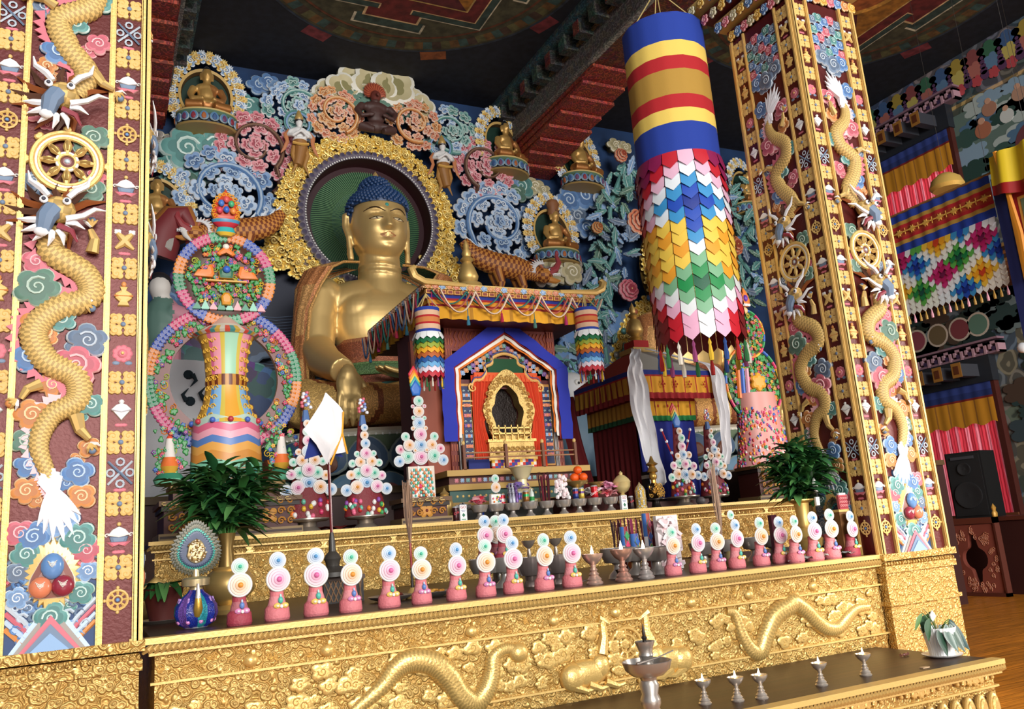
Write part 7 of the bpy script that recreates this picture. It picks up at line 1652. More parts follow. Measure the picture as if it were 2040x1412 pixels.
chalice('tall_goblet','pale gold tall goblet with lotus foot in front of the shrine railing',1042,7.7,1.93,[(.15,0),(.16,.02),(.06,.05),(.09,.10),(.12,.13),(.06,.17),(.05,.24),(.08,.27),(.12,.36),(.14,.37),(.13,.38),(.001,.36)],.95,mat('pale_brass',.4,.3),hexc('e6d6a8'))
chalice('fruit_stand','brass footed stand carrying the oranges',1150,7.75,1.98,[(.07,0),(.06,.02),(.03,.04),(.03,.08),(.12,.13),(.15,.16),(.14,.165),(.001,.14)],.85)
chalice('fruit_stand','empty brass footed stand right of the one with oranges',1192,7.8,1.98,[(.07,0),(.06,.02),(.03,.04),(.03,.08),(.10,.12),(.13,.15),(.12,.155),(.001,.13)],.8)
b=MB(); b.box(-.35,.35,-.12,.3,0,.19,hexc('4a1c18')); tag(b.build('red_covered_box',CLOTH(),loc=(X_(1170,990,7.8),7.86,1.78)),'low dark red covered box behind the cans under the two fruit stands','box')
xo=X_(1150,930,7.75)
for i,(dx,dy,dz) in enumerate(((-.05,0,0),(.05,-.02,0),(0,.05,0),(0,0,.075))):
    b=MB(); b.ball(0,0,0,.047,.047,.043,hexc('e85a14'),14); tag(b.build('orange',mat('orange_peel',.4,0,.3,200,col=hexc('e85a14')),loc=(xo+dx,7.75+dy,1.98+.14+.04+dz)),'orange in the small pile on the brass fruit stand','fruit','oranges on the brass stand')
chalice('covered_cup','gold covered cup with pointed lid beside the red curtain of the pavilion',1240,7.7,1.86,[(.07,0),(.07,.02),(.03,.05),(.05,.08),(.02,.11),(.07,.14),(.10,.19),(.105,.24),(.11,.245),(.09,.28),(.05,.32),(.02,.335),(.025,.355),(.001,.38)],.9,mat('pale_brass',.4,.3),hexc('dcc488'))
chalice('filigree_tower','cylinder of yellow and silver filigree standing on the shelf right of the white carton',1275,7.55,1.78,[(.06,0),(.065,.02),(.058,.04),(.06,.1),(.063,.11),(.058,.12),(.058,.2),(.04,.24),(.02,.26),(.001,.29)],.98,mt=mat('filigree',.4,.4,.4,30,kind='brocade'),cols=lambda i,j:hexc('d8b048') if (i+j//2)%2 else hexc('c8c4b8'))
chalice('lidded_urn','gold lidded urn left of the goblet, behind the white carton',885,7.6,1.78,[(.06,0),(.07,.03),(.045,.05),(.075,.12),(.085,.19),(.06,.25),(.04,.27),(.05,.285),(.02,.31),(.001,.35)],.95)
chalice('crystal_jar','pale yellow banded jar behind the dark cola can',893,7.72,1.78,[(.055,0),(.055,.05),(.05,.06),(.055,.07),(.055,.16),(.03,.19)],1.,col=hexc('d8c468'))
# black and gold figurine on a stand
t=thing('gilt_figurine','black and gold deity figurine seated on a dark footed stand before the blue curtain','figurine',(X_(1305,985,7.6),7.6,1.78)); lathed('stand',[(.07,0),(.05,.02),(.04,.07),(.13,.09),(.13,.10),(.001,.1)],mt_dark(),hexc('3a3430'),t)
b=MB()
for k in range(22): a=rnd.uniform(0,6.3); q=rnd.uniform(.02,.08); b.spiral(q*math.cos(a),.12+rnd.uniform(0,.14),.028,1.2,.007,hexc('c89a48'),y=-.04+.03*math.sin(a),a0=a,k=7,n=5)
b.ball(0,0,.19,.07,.05,.09,hexc('3a2a1c'),12); b.ball(0,0,.34,.045,.04,.05,hexc('b08a44'),10); b.ball(0,0,.28,.03,.03,.06,hexc('c89a48'),8); b.lathe([(.02,.37),(.06,.39),(.04,.43),(.03,.45),(.07,.47),(.03,.5),(.008,.56)],hexc('a88444'),10)
b.build('figure',BRASS(),t)
b=MB()
for z,c in ((0,'1a1614'),(.12,'2c2624'),(.22,'c0b8a8'),(.26,'1a1614')): b.box(-.09,.09,0,.1,z,z+.1 if z<.2 else z+.04,hexc(c))
tag(b.build('stacked_box',PAINT(),loc=(X_(1295,940,7.95),7.9,1.78+.12),smooth=False),'dark striped box behind the gilt figurine','box')
b=MB(); b.ball(0,0,.045,.055,.05,.045,hexc('6a6468'),12); tag(b.build('grey_bowl',mat('stoneware',.5),loc=(X_(1395,990,7.5),7.5,1.78)),'small round grey pot between the two cakes before the blue curtain','pot')
b=MB(); b.grid([[(-.3+.06*i,-.05+.03*math.sin(i*1.3+j),.0+.05*abs(math.sin(i*.9+j*.7))) for i in range(11)] for j in range(5)],hexc('9a1418')); 
b=MB(); P=[[(-.42+.07*i,-.1+.06*j,.012+.035*abs(math.sin(i*.9+j*.8))) for i in range(13)] for j in range(5)]; b.grid(P,hexc('a0161c')); tag(b.build('folded_cloth',CLOTH(),loc=(X_(670,1040,7.6),7.85,1.78)),'crumpled dark red cloth lying behind the pyramid cakes at the left','cloth')
# --- butter lamps
def lamp(name,label,x,y,z,s,col,lit=True,group=None,wax='e8c020',prof=None):
    t=thing(name,label,'butter lamp',(x,y,z),0,group); t.scale=(s,s,s)
    lathed('lamp_cup',prof or [(.034,0),(.036,.006),(.028,.014),(.030,.02),(.018,.034),(.022,.04),(.013,.05),(.017,.057),(.010,.066),(.012,.078),(.03,.092),(.042,.11),(.045,.122),(.041,.122),(.038,.112)],SILVER(),hexc(col),t)
    cup_=children(t)[0]; lathed('butter',[(.039,.113),(.02,.115),(.001,.115)],mat('melted_butter'+wax,.3,col=hexc(wax)),(0,0,0),cup_,16)
    if lit:
        b=MB(); b.lathe([(.001,.114),(.006,.122),(.007,.13),(.003,.145),(.0005,.156)],(1,1,1),10); m_=mat('lamp_flame',.5,col=(1.,.75,.35)); m_.node_tree.nodes['Principled BSDF'].inputs['Emission Color'].default_value=(1,.8,.5,1); m_.node_tree.nodes['Principled BSDF'].inputs['Emission Strength'].default_value=9; b.build('flame',m_,cup_)
    return t
LF=[(1185,1162,5.0,1.62,'d8b8a8','burning butter lamp right of the pink disc cake, leftmost of three on the table'),(1243,1152,5.0,1.72,'cca090','burning coppery butter lamp before the incense bundles, middle of the three'),(1287,1146,5.0,1.66,'c8c0bc','burning silver butter lamp near the pale crystal pack, rightmost of the three')]
for px,py,y,s,c,l in LF: lamp('butter_lamp',l,X_(px,py,y),y,1.25,s,c,group='burning butter lamps on the lower table',wax='f0e0b0')
FL=[(1405,1402,'small brass butter lamp on the step, nearest the tall silver lamp stand',1),(1470,1396,'small butter lamp on the step, second from the tall stand',1),(1518,1391,'small butter lamp on the step, middle one with a bright flame',1),(1637,1365,'small butter lamp on the step, second nearest the white plant pot',1),(1725,1345,'small lamp on the step, nearest the white plant pot',1)]
for px,py,l,_ in FL: q=atZ(px,py,.6); lamp('butter_lamp',l,float(q[0]),float(q[1]),.6,1.05,'d0c4b8',group='small burning butter lamps on the step bench',wax='f0c010')
# --- tall silver offering lamp stand in the foreground
q=atY(1290,1335,3.35); x,z=float(q[0]),float(q[2])
t=thing('lamp_stand','tall silver offering stand with a wide shallow bowl and small upper cup, in the foreground','lamp stand',(x,3.35,0)); t.scale=(1,1,1)
H=z
lathed('pillar',[(.14,0),(.14,.02),(.06,.06),(.04,.12),(.035,H-.34),(.05,H-.32),(.03,H-.30),(.045,H-.27),(.05,H-.24),(.05,H-.18),(.036,H-.16),(.045,H-.14),(.045,H-.12),(.036,H-.10),(.045,H-.06),(.035,H-.04),(.04,H-.025)],SILVER(),hexc('a8a098'),t,28)
lathed('wide_bowl',[(.03,H-.03),(.07,H-.02),(.10,H+.005),(.112,H+.04),(.106,H+.042),(.095,H+.01),(.06,H-.008),(.001,H-.01)],SILVER(),hexc('a8a098'),t,36)
lathed('upper_cup',[(.034,H-.01),(.03,H+.03),(.026,H+.05),(.034,H+.065),(.03,H+.08),(.036,H+.10),(.045,H+.12),(.046,H+.125),(.036,H+.126),(.03,H+.118),(.001,H+.115)],SILVER(),hexc('a8a098'),t,24)
lathed('spire',[(.012,H+.115),(.008,H+.13),(.013,H+.14),(.006,H+.15),(.008,H+.16),(.002,H+.2)],mt_dark(),hexc('4a4440'),t,12)
b=MB(); b.tube([(-.09,-.07,0),(.0,-.09,.015),(.1,-.07,.03)],[.006,.003,.003],hexc('a8a098'),6); b.ball(-.09,-.07,0,.016,.012,.006,hexc('a8a098'),8); tag(b.build('long_spoon',SILVER(),loc=(x,3.35,H+.048)),'long thin silver spoon resting across the wide bowl of the tall lamp stand','spoon')
# --- big silver bowls and small chalices on the lower table
for i,(px,y,l) in enumerate(((1058,5.5,'large fluted silver bowl on a foot, left of the two behind the orange disc cake'),(1112,5.45,'large fluted silver bowl on a foot, right of the two behind the orange disc cake'))):
    x=X_(px,1150,y); t=thing('fluted_bowl',l,'bowl',(x,y,1.25),0,'large fluted silver bowls'); lathed('bowl',[(.03,.07),(.07,.075),(.10,.12),(.11,.18),(.115,.2),(.108,.2),(.09,.14),(.001,.16)],SILVER(),hexc('a89c98'),t,48,flute=.02,fl_n=20); lathed('foot',[(.06,0),(.055,.02),(.04,.04),(.045,.07)],SILVER(),hexc('8a7a74'),t)
    chalice('small_chalice','small silver chalice standing in the '+('left','right')[i]+' fluted bowl',0,y,1.25+.155,[(.035,0),(.03,.015),(.01,.03),(.014,.06),(.008,.09),(.03,.11),(.045,.14),(.04,.14),(.001,.125)],1.15,SILVER(),hexc('a09488'),'cup',x=x)
for px,y,l,s in ((1232,5.35,'silver bowl behind the left two burning butter lamps',1.9),(1268,5.5,'silver bowl between the middle and right burning lamps, further back',1.8),(1310,5.3,'silver bowl right of the rightmost burning butter lamp',1.75),(1405,5.5,'silver bowl behind the cakes right of the pale crystal pack',1.7),(1452,5.6,'silver bowl beside the brown straw brush on the lower table',1.7),(1508,5.6,'flat silver bowl behind the cake with an extra disc',1.7),(1545,5.65,'flat silver bowl left of the golden plant vase',1.7)): bowl_stand('silver_bowl',l,X_(px,1130,y),y,1.25,s,group='silver bowls on the lower table',mt=mat('worn_silver',.32,.65),col=hexc('a8a09a'))
chalice('dark_cup','small dark footed cup left of the middle burning lamp',1222,5.15,1.25,[(.02,0),(.01,.02),(.03,.04),(.045,.07),(.04,.07),(.001,.05)],1.,mt_dark(),hexc('4a4440'),'cup')
b=MB(); b.tube([(-.08,0,.012),(.06,.02,.03)],[.006,.004],hexc('8a8078'),6); b.ball(.07,.02,.035,.022,.02,.014,hexc('8a8078'),8); tag(b.build('ladle',SILVER(),loc=(X_(1165,1160,5.1),5.1,1.25)),'small dark ladle lying left of the first burning lamp','ladle')
for px,l in ((778,'left'),(862,'right')):
    x=X_(px,1190,5.55); t=thing('snack_plate','silver plate of dark snacks '+l+' of the long thin broom','plate',(x,5.55,1.25)); lathed('plate',[(.07,0),(.13,.02),(.15,.035),(.145,.037),(.06,.012),(.001,.012)],SILVER(),hexc('a8a4a0'),t); 
    b=MB()
    for i in range(20): a=rnd.uniform(0,6.3); q=rnd.uniform(0,.09); b.ball(q*math.cos(a),q*math.sin(a),.03+rnd.uniform(0,.012),.022,.016,.010,hexc(('6a2018','3a1814')[i%2] if l=='left' else ('d8a040','c88830')[i%2]),6)
    tag(b.build('snacks',PAINT(),loc=(x,5.55,1.252)),('dark brown' if l=='left' else 'golden fried')+' snacks heaped on the '+l+' plate behind the cakes','snacks')
# --- incense bundles with printed wrappers, crystal pack
b=MB(); x0_=X_(1224,1100,5.75); x1_=X_(1312,1100,5.75)
for i in range(46): x=rnd.uniform(x0_,x1_); b.tube([(x-x0_,rnd.uniform(-.05,.05),0),(x-x0_+rnd.uniform(-.01,.01),rnd.uniform(-.05,.05),rnd.uniform(.38,.43))],.006,hexc(rnd.choice(('4a1020','6a1a30','2a0c14','8a2a50'))),4)
tag(b.build('incense_sticks',PAINT(),loc=(x0_,5.75,1.25)),'thick row of tall dark red incense sticks behind the burning lamps','incense')
for k,(u,h,c) in enumerate(((.06,.36,'8a1c24'),(.15,.30,'4a5aa0'),(.28,.45,'b04a3c'))):
    b=MB(); b.lathe([(.035,0),(.035,h*.3),(.035,h*.6),(.035,h)],lambda i,j:[hexc(c),(.75,.72,.72),hexc('3a6ab0')][(i+j//2)%3],12); 
    for q in range(4): b.blob([(p[0]*.8,h*(.2+.2*q)+p[1]*1.4) for p in circ(.028,4,a0=PI/2)],.012,[(.8,.78,.7),hexc(HOT[q]),hexc(HOT[(q+k)%8])],back=-.035)
    tag(b.build('incense_pack',PAINT(),loc=(x0_+u,5.68,1.25)),['red printed incense pack at the left of the stick row, behind the middle lamp','blue and white printed incense pack between the lamps','tallest red and blue printed incense pack beside the pale crystal pack'][k],'incense pack')
b=MB()
for i in range(80): c=mixc((.84,.80,.80),hexc('e8b0b8'),rnd.random()*.6); b.at(rnd.uniform(-.09,.09),rnd.uniform(-.03,.0),rnd.uniform(.02,.40),rz=rnd.uniform(0,3),rx=rnd.uniform(0,3)); b.box(-.022,.022,-.012,.012,-.03,.03,c); b.pop()
b.box(-.1,.1,0,.04,0,.42,(.8,.72,.72)); tag(b.build('crystal_pack',mat('cellophane',.2,0,.2,40),loc=(X_(1338,1120,5.45),5.45,1.25),smooth=False),'tall pack of pale pink crystal sweets in clear wrap behind a cake','sweets')
b=MB(); b.box(-.03,.03,-.02,.02,0,.36,hexc('4a1428')); tag(b.build('incense_pack',PAINT(),loc=(X_(1548,1100,5.4),5.4,1.25),smooth=False),'plain dark maroon incense pack between two cakes, left of the golden vase','incense pack')
foil('white_paper','crumpled white paper parcel behind the cakes left of the golden vase',X_(1572,1080,5.6),5.55,1.25,'d0ccc8',.14)
# --- white flag on a pole with a dark stone base on a latticed box
xf=X_(660,1150,6.0); t=thing('lattice_box','dark box with crossed lattice sides under the flag pole','box',(X_(678,1180,6.05),6.05,1.25)); b=MB(); b.box(-.14,.14,-.1,.12,0,.17,hexc('1a1412')); b.box(-.15,.15,-.11,.13,.15,.18,hexc('4a3428'))
for k in range(8): b.tube([(-.14+.035*k,-.105,.01),(-.14+.035*k+.06*(1 if k<6 else .3),-.105,.15)],.004,hexc('8a6a50'),4); b.tube([(-.14+.035*k+.06*(1 if k<6 else .3),-.105,.01),(-.14+.035*k,-.105,.15)],.004,hexc('8a6a50'),4)
b.build('lattice',PAINT(),t,smooth=False)
t=thing('white_flag','white pointed silk flag with gold edge and blue lining on a dark red pole','flag',(xf,5.95,1.43))
lathed('base',[(.13,0),(.13,.03),(.09,.06),(.045,.07),(.05,.10),(.06,.12),(.045,.15),(.025,.17),(.022,.24),(.012,.30)],mat('dark_stone',.4),hexc('3a3632'),t)
ztop=float(atY(648,785,5.95)[2])-1.43
b=MB(); b.tube([(0,0,.25),(-.01,0,ztop)],.011,hexc('6a1c20'),8); b.build('pole',GLOSS(),t)
def fp_(px,py,y): q=atY(px,py,y); return (float(q[0])-xf,y-5.95,float(q[2])-1.43)
def sheet(name,rows,col,m_):
    b=MB(); b.grid([cr(r_,5) for r_ in rows],col); return b.build(name,m_,t)
sheet('flag_cloth',[[fp_(648,782,5.92),fp_(641,800,5.88),fp_(622,830,5.86),fp_(605,856,5.84)],[fp_(649,782,5.92),fp_(650,822,5.85),fp_(640,858,5.82),fp_(630,885,5.86)],[fp_(650,782,5.92),fp_(664,830,5.84),fp_(660,880,5.80),fp_(652,925,5.84)],[fp_(651,783,5.92),fp_(676,835,5.90),fp_(672,870,5.84),fp_(664,905,5.86)],[fp_(652,784,5.92),fp_(684,820,5.93),fp_(682,860,5.9),fp_(690,900,5.9)]],(.80,.78,.80),mat('white_silk',.55,0,.1,60,Sheen=.2))
b=MB(); b.tube([fp_(684,820,5.915),fp_(682,862,5.89),fp_(668,900,5.84),fp_(658,926,5.83)],.007,hexc('d89a28'),5); b.tube([fp_(682,862,5.89),fp_(692,904,5.89)],.007,hexc('d89a28'),5); b.build('gold_edging',CLOTH(),t)
sheet('blue_lining',[[fp_(620,850,5.93),fp_(615,880,5.92),fp_(606,915,5.92)],[fp_(645,850,5.93),fp_(646,895,5.91),fp_(640,905,5.92)],[fp_(668,850,5.95),fp_(672,890,5.95),fp_(684,910,5.95)]],hexc('1a2c78'),CLOTH())
# --- long thin straw brooms
def broom(label,px,pytop,pymid,pybot,y,base=1.25):
    q0,q1,q2=atY(px,pytop,y),atY(px,pymid,y),atY(px,pybot,y); x=X_(px,pybot,y); t=thing('straw_broom',label,'broom',(x,y,base))
    b=MB()
    for i in range(34): a=rnd.uniform(-1,1); b.tube([(rnd.uniform(-.006,.006),0,float(q1[2])-base),(a*.03,rnd.uniform(-.015,.015),(float(q0[2])+float(q1[2]))/2-base),(a*.035,rnd.uniform(-.02,.02),float(q0[2])-base+rnd.uniform(-.05,.02))],.0022,hexc(rnd.choice(('8a6a50','a8846a','6a5040'))),3)
    b.build('straw',PAINT(),t); b=MB(); b.tube([(0,0,.0),(0,0,.2),(0,0,float(q1[2])-base+.03)],[.012,.008,.008],lambda i,j:hexc('8a1c20') if i==1 else hexc('2a1a18'),7); b.build('handle',GLOSS(),t)
    b=MB(); b.lathe([(.05,0),(.055,.02),(.03,.05),(.015,.07)],hexc('b89858'),10); b.build('foot',PAINT(),t)
broom('long thin straw broom standing on the table in front of the painted box',823,960,1090,1195,5.6)
broom('long thin straw broom standing in front of the pyramid cake at the right',1447,925,1090,1150,5.3)
b=MB(); b.ball(0,0,.06,.035,.035,.06,hexc('8a7a50'),10); tag(b.build('straw_tuft',PAINT(),loc=(X_(1452,1130,5.22),5.2,1.25)),'small tan straw tuft at the foot of the right broom','tuft')
# --- plants: long leafy branches in vases
def leafy(b,p,d,L,w,col,droop=.35):
    d=Vector(d).normalized(); s_=d.cross(Vector((0,0,1))); s_=s_.normalized() if s_.length>.01 else Vector((1,0,0)); rows=[]
    for i,f in enumerate((0,.2,.5,.8,1)):
        c=Vector(p)+d*L*f+Vector((0,0,-droop*L*f*f)); ww=w*math.sin(PI*min(.99,f*.93+.05))**.8; rows.append([tuple(c-s_*ww+Vector((0,0,ww*.35))),tuple(c),tuple(c+s_*ww+Vector((0,0,ww*.35)))])
    b.grid(rows,col)
def bush(parent,seed,n,H,spread,z0,cols,L=(.24,.36)):
    rr=random.Random(seed)
    for s_ in range(n):
        a=rr.uniform(0,6.28); sp=rr.uniform(.1,1)*spread; top=Vector((sp*math.cos(a),sp*math.sin(a)*.6,z0+H*rr.uniform(.5,1)*(1-.35*sp/spread))); base=Vector((.02*math.cos(a),.02*math.sin(a),z0-.1))
        b=MB(); mid=base*.4+top*.6+Vector((0,0,.08)); P=cr([tuple(base),tuple(base*.6+mid*.4+Vector((0,0,.03))),tuple(mid),tuple(top)],4); b.tube([tuple(p) for p in P],[.007*(1-.6*i/len(P)) for i in range(len(P))],hexc('3a6a2c'),5)
        for i in range(3,len(P)):
            for k in range(2):
                an=rr.uniform(0,6.28); o=(P[i]-np.array(base)); dr=Vector((math.cos(an)+o[0]*1.5,math.sin(an)*.8+o[1]*1.5,rr.uniform(.1,.9))); leafy(b,P[i],dr,rr.uniform(*L)*(.75 if i>len(P)-3 else 1),rr.uniform(.024,.038),hexc(rr.choice(cols)),rr.uniform(.2,.6))
        b.build('leafy_stem',mat('leaf',.35),parent)
GR=('2a5a2c','3a7038','20482a','468044','2c6038','5c9050')
x=X_(452,1080,6.3); z=float(atY(452,1062,6.3)[2]); t=thing('leafy_plant','big dark green leafy branches in a vase at the left of the altar','plant',(x,6.3,1.25)); bush(t,3,28,.60,.34,z-1.25,GR)
lathed('vase',[(.06,0),(.07,.03),(.04,.06),(.07,.15),(.07,.22),(.04,z-1.25-.1),(.06,z-1.25)],BRASS(),hexc('8a7040'),t)
x=X_(1624,1090,5.15)-.08; z=float(atY(1624,993,5.2)[2]); t=thing('leafy_plant','green leafy branches in a golden vase before the far right carved pillar','plant',(x,5.15,1.25)); bush(t,5,30,.50,.34,z-1.25,GR,(.18,.3))
lathed('vase',[(.10,0),(.11,.02),(.07,.05),(.12,.10),(.13,.15),(.09,.2),(.05,.24),(.055,.26),(.045,.30),(.06,z-1.25-.03),(.105,z-1.25-.01),(.105,z-1.25)],BRASS(),hexc('d8b468'),t)
b=MB(); b.blob([(-.02,-.05),(-.03,0),(0,.07),(.03,0),(.02,-.05)],.02,(.8,.8,.75)); b.blob([(-.018,-.15),(-.022,-.08),(.022,-.08),(.018,-.15)],.02,(.8,.8,.75)); b.tube([(0,0,-.16),(.02,0,-.05)],.008,hexc('2a2a2a'),5); tag(b.build('white_tag',PAINT(),loc=(X_(1612,965,5.1),5.05,float(atY(1612,970,5.05)[2]))),'small white paper tag tied among the stems of the right plant','tag')
# --- peacock feather vases
def feather_fan(parent,z,R,Hh,n=44,y=0):
    b=MB()
    for ring,(q,c,c2,w_) in enumerate(((1.0,'3a3622','5a5030',.03),(.88,'4a4428','2e4a34',.026),(.74,'1c8a7a','1c5a78',.022),(.62,'14284c','10203c',.024))):
        for i in range(n):
            a=PI*.5+(2*PI)*(i/n-.5); rx=R*q; rz_=(Hh*.62 if math.sin(a)>0 else Hh*.42)*q; x,zz=rx*math.cos(a)*(1-.45*max(0,math.sin(a))**2),z+Hh*.42+rz_*math.sin(a)
            b.push(Matrix.Translation((x,y-.008*ring,zz))@Matrix.Rotation(-a+PI/2,4,'Y')); b.blob([(-w_*.7,-w_*1.6),(-w_,0),(0,w_*1.5),(w_,0),(w_*.7,-w_*1.6)],.012,[hexc(c),hexc(c2),hexc(c)]); b.pop()
    b.build('peacock_fan',mat('feather',.35,.1),parent)
    b=MB(); b.blob([(.0+p[0]*(1 if p[1]<0 else .85),z+Hh*.44+p[1]) for p in circ(R*.5,18,Hh*.27)],.03,[hexc('8a7a50'),hexc('d8c8a0'),hexc('b8a070')],back=-.03)
    rr=random.Random(4)
    for i in range(90): a=rr.uniform(0,6.3); q=math.sqrt(rr.random()); b.ball(R*.47*q*math.cos(a),-.065,z+Hh*.44+Hh*.25*q*math.sin(a),.008,.006,.008,hexc('e8dcc0') if i%2 else hexc('8a6a38'),5)
    b.build('beaded_medallion',BRASS(),parent)
x=X_(390,1245,5.15); t=thing('feather_vase','ritual vase with blue brocade skirt, silver spout and peacock feather fan, at the left corner','vase',(x,5.15,1.25)); t.scale=(.72,.72,.72)
b=MB(); b.lathe([(.08,0),(.13,.03),(.155,.10),(.15,.16),(.11,.22),(.06,.26),(.05,.28)],lambda i,j:[hexc('1c2c8a'),hexc('2a8a9a'),hexc('1c2c8a'),hexc('6a4aa0')][(j//3)%4],36,flute=.06,fl_n=9)
for k in range(9): a=2*PI*k/9; b.ball(.13*math.cos(a),.13*math.sin(a),.05,.02,.02,.02,hexc('d88ac8'),8); b.tube([(.155*math.cos(a),.155*math.sin(a),.12),(.12*math.cos(a),.12*math.sin(a),.22)],.008,hexc('b890d8'),5)
b.build('brocade_skirt',mat('satin',.3,0,.2,30,kind='brocade'),t)
lathed('foot',[(.09,-.0),(.08,.012)],SILVER(),SV,t); lathed('neck',[(.05,.27),(.045,.30),(.10,.31),(.105,.36),(.09,.37),(.03,.38),(.025,.44)],SILVER(),hexc('c8b890'),t,24)
b=MB(); b.tube([(0,-.13,.10),(0,-.17,.15),(0,-.17,.22),(0,-.16,.30),(0,-.165,.33)],[.03,.034,.022,.012,.009],lambda i,j:hexc('d8b050') if i<2 else hexc('d8d4d8'),10); b.build('spout',SILVER(),t)
feather_fan(t,.42,.155,.34)
x=X_(1740,1050,5.0); 
t=thing('feather_fan_stand','small peacock feather fan with gold medallion on a brass foot at the right pillar','vase',(X_(1718,1075,4.62) if 0 else 5.27,5.2,1.25)); 
b=MB(); bpy.data.objects.remove(t)
q=atY(1738,1055,5.62)
t=thing('feather_fan_stand','small peacock feather fan with gold medallion on a brass foot beside the right pillar','vase',(float(q[0]) if 0 else 5.30,5.02,1.25))
lathed('foot',[(.05,0),(.045,.03),(.02,.05),(.03,.08),(.05,.10),(.055,.13),(.02,.15),(.015,.2)],BRASS(),hexc('c8a050'),t,18); feather_fan(t,.17,.085,.24,30)
# --- left corner: brass pot, potted plant, plate
x=X_(455,1195,6.2); chalice('brass_pot','wide round brass pot with ornamented foot behind the peacock feather vase',455,6.1,1.25,[(.10,0),(.11,.03),(.07,.06),(.10,.08),(.17,.15),(.18,.22),(.14,.28),(.11,.30),(.12,.32)],.95)
x=X_(325,1215,5.9); t=thing('potted_plant','drooping green plant in a dark red pot on a plate at the left corner','plant',(x,5.9,1.25)); lathed('plate',[(.12,0),(.16,.02),(.155,.022),(.001,.01)],SILVER(),SV,t); lathed('pot',[(.08,.01),(.12,.2),(.13,.21),(.10,.2)],PAINT(),hexc('5a2420'),t); b=MB()
for i in range(16): a=rnd.uniform(0,6.3); leafy(b,(0,0,.2),(math.cos(a),math.sin(a),.9),rnd.uniform(.2,.34),.035,hexc(rnd.choice(GR)),.9)
b.build('foliage',mat('leaf',.35),t)
b=MB(); b.blob([(-.1,0),(.1,0),(.13,.08),(.1,.2),(0,.28),(-.1,.2),(-.13,.08)],.04,[gold(.5),gold(1),gold(.8)]); tag(b.build('gold_shield',GOLD(),loc=(X_(310,1150,6.4),6.4,1.25)),'leaf shaped golden plate leaning at the left corner behind the potted plant','ornament')
# --- right end: red framed packet, red bowl, crumpled notes
t=thing('framed_packet','small square red patterned packet with a white top leaning on the right pillar','packet',(5.27,4.90,1.25+.36)); b=MB(); b.box(-.045,.045,-.012,.012,0,.11,hexc('b04a50')); b.box(-.04,.04,-.014,-.012,.006,.10,hexc('8a2430'))
for i in range(12): b.spiral(-.03+.02*(i%4),.025+.028*(i//4),.012,1.2,.0025,hexc('e8a0a0'),y=-.015,k=6,n=4)
b.box(-.035,.035,-.01,.01,.11,.125,(.8,.78,.76)); b.build('card',PAINT(),t,smooth=False)
b=MB(); b.box(-.05,.05,-.03,.03,0,.36,hexc('6a4420')); b.box(-.055,.055,-.035,.035,.34,.36,gold(.8)); tag(b.build('small_pedestal',PAINT(),loc=(5.27,4.93,1.25),smooth=False),'slim brown wooden post holding the red packet','stand') 
chalice('red_bowl','dark red glossy bowl among the crumpled notes near the right pillar',0,5.15,1.25,[(.05,0),(.08,.04),(.09,.09),(.085,.1),(.001,.05)],1.1,GLOSS(),hexc('6a1018'),'bowl',x=5.1)
for i in range(12):
    b=MB(); s=rnd.uniform(.06,.10); c=mixc(hexc('b8b4a8'),hexc('8aa0a8'),rnd.random()); P=[[((j/6-.5)*s*2,(k/3-.5)*s,.008+.02*abs(math.sin(j*1.1+k+i))) for j in range(7)] for k in range(4)]; b.grid(P,lambda a_,b_:mixc(c,hexc('6a7060'),.3*((a_+b_)%2))); o=b.build('bank_note',mat('note_paper',.8,0),smooth=False)
    o.location=(4.72+.045*i+rnd.uniform(-.02,.02),4.86+rnd.uniform(-.02,.16),1.25+.006*(i%4)); o.rotation_euler=(0,0,rnd.uniform(-.8,.8)); tag(o,'crumpled grey bank note in the heap at the right end of the lower table','bank note','bank notes heaped at the right end of the table')
# --- white ribbed pot with drooping plant on the step, candy and note
q=atZ(1905,1300,.6); t=thing('white_pot_plant','white ribbed plastic pot with drooping dark leaves on a saucer, right end of the step','plant',(5.03,4.12,.6))
t.location=(float(q[0])-.17,4.1,.6)
lathed('saucer',[(.07,0),(.12,.012),(.128,.02),(.12,.02),(.07,.008),(.001,.008)],mat('white_plastic',.35),(.8,.8,.8),t,32); b=MB(); b.lathe([(.075,.01),(.085,.08),(.098,.15),(.11,.19),(.105,.19),(.09,.15),(.001,.14)],(.8,.8,.8),64,flute=.02,fl_n=32); b.build('ribbed_pot',mat('white_plastic',.35),t); lathed('soil',[(.09,.155),(.001,.16)],PAINT(),hexc('2a1c14'),t)
def broadleaf(base,tip,w,col,n=6):
    b=MB(); A=Vector(base); B=Vector(tip); C=(A+B)/2+Vector((0,0,.12)); P=cr([tuple(A),tuple(A*.5+C*.5+Vector((0,0,.02))),tuple(C)],3); b.tube([tuple(p) for p in P],.0035,hexc('4a6a30'),5)
    d=(B-C); L=d.length; d.normalize(); s_=d.cross(Vector((0,1,0.01))).normalized(); nn=s_.cross(d); rows=[]
    for i in range(9):
        f=i/8; c=C+d*L*f; ww=w*math.sin(PI*min(.985,f**.8*.95+.03)); rows.append([tuple(c-s_*ww+nn*ww*.3),tuple(c),tuple(c+s_*ww+nn*ww*.3)])
    b.grid(rows,hexc(col)); b.build('leaf',mat('leaf',.35),t)
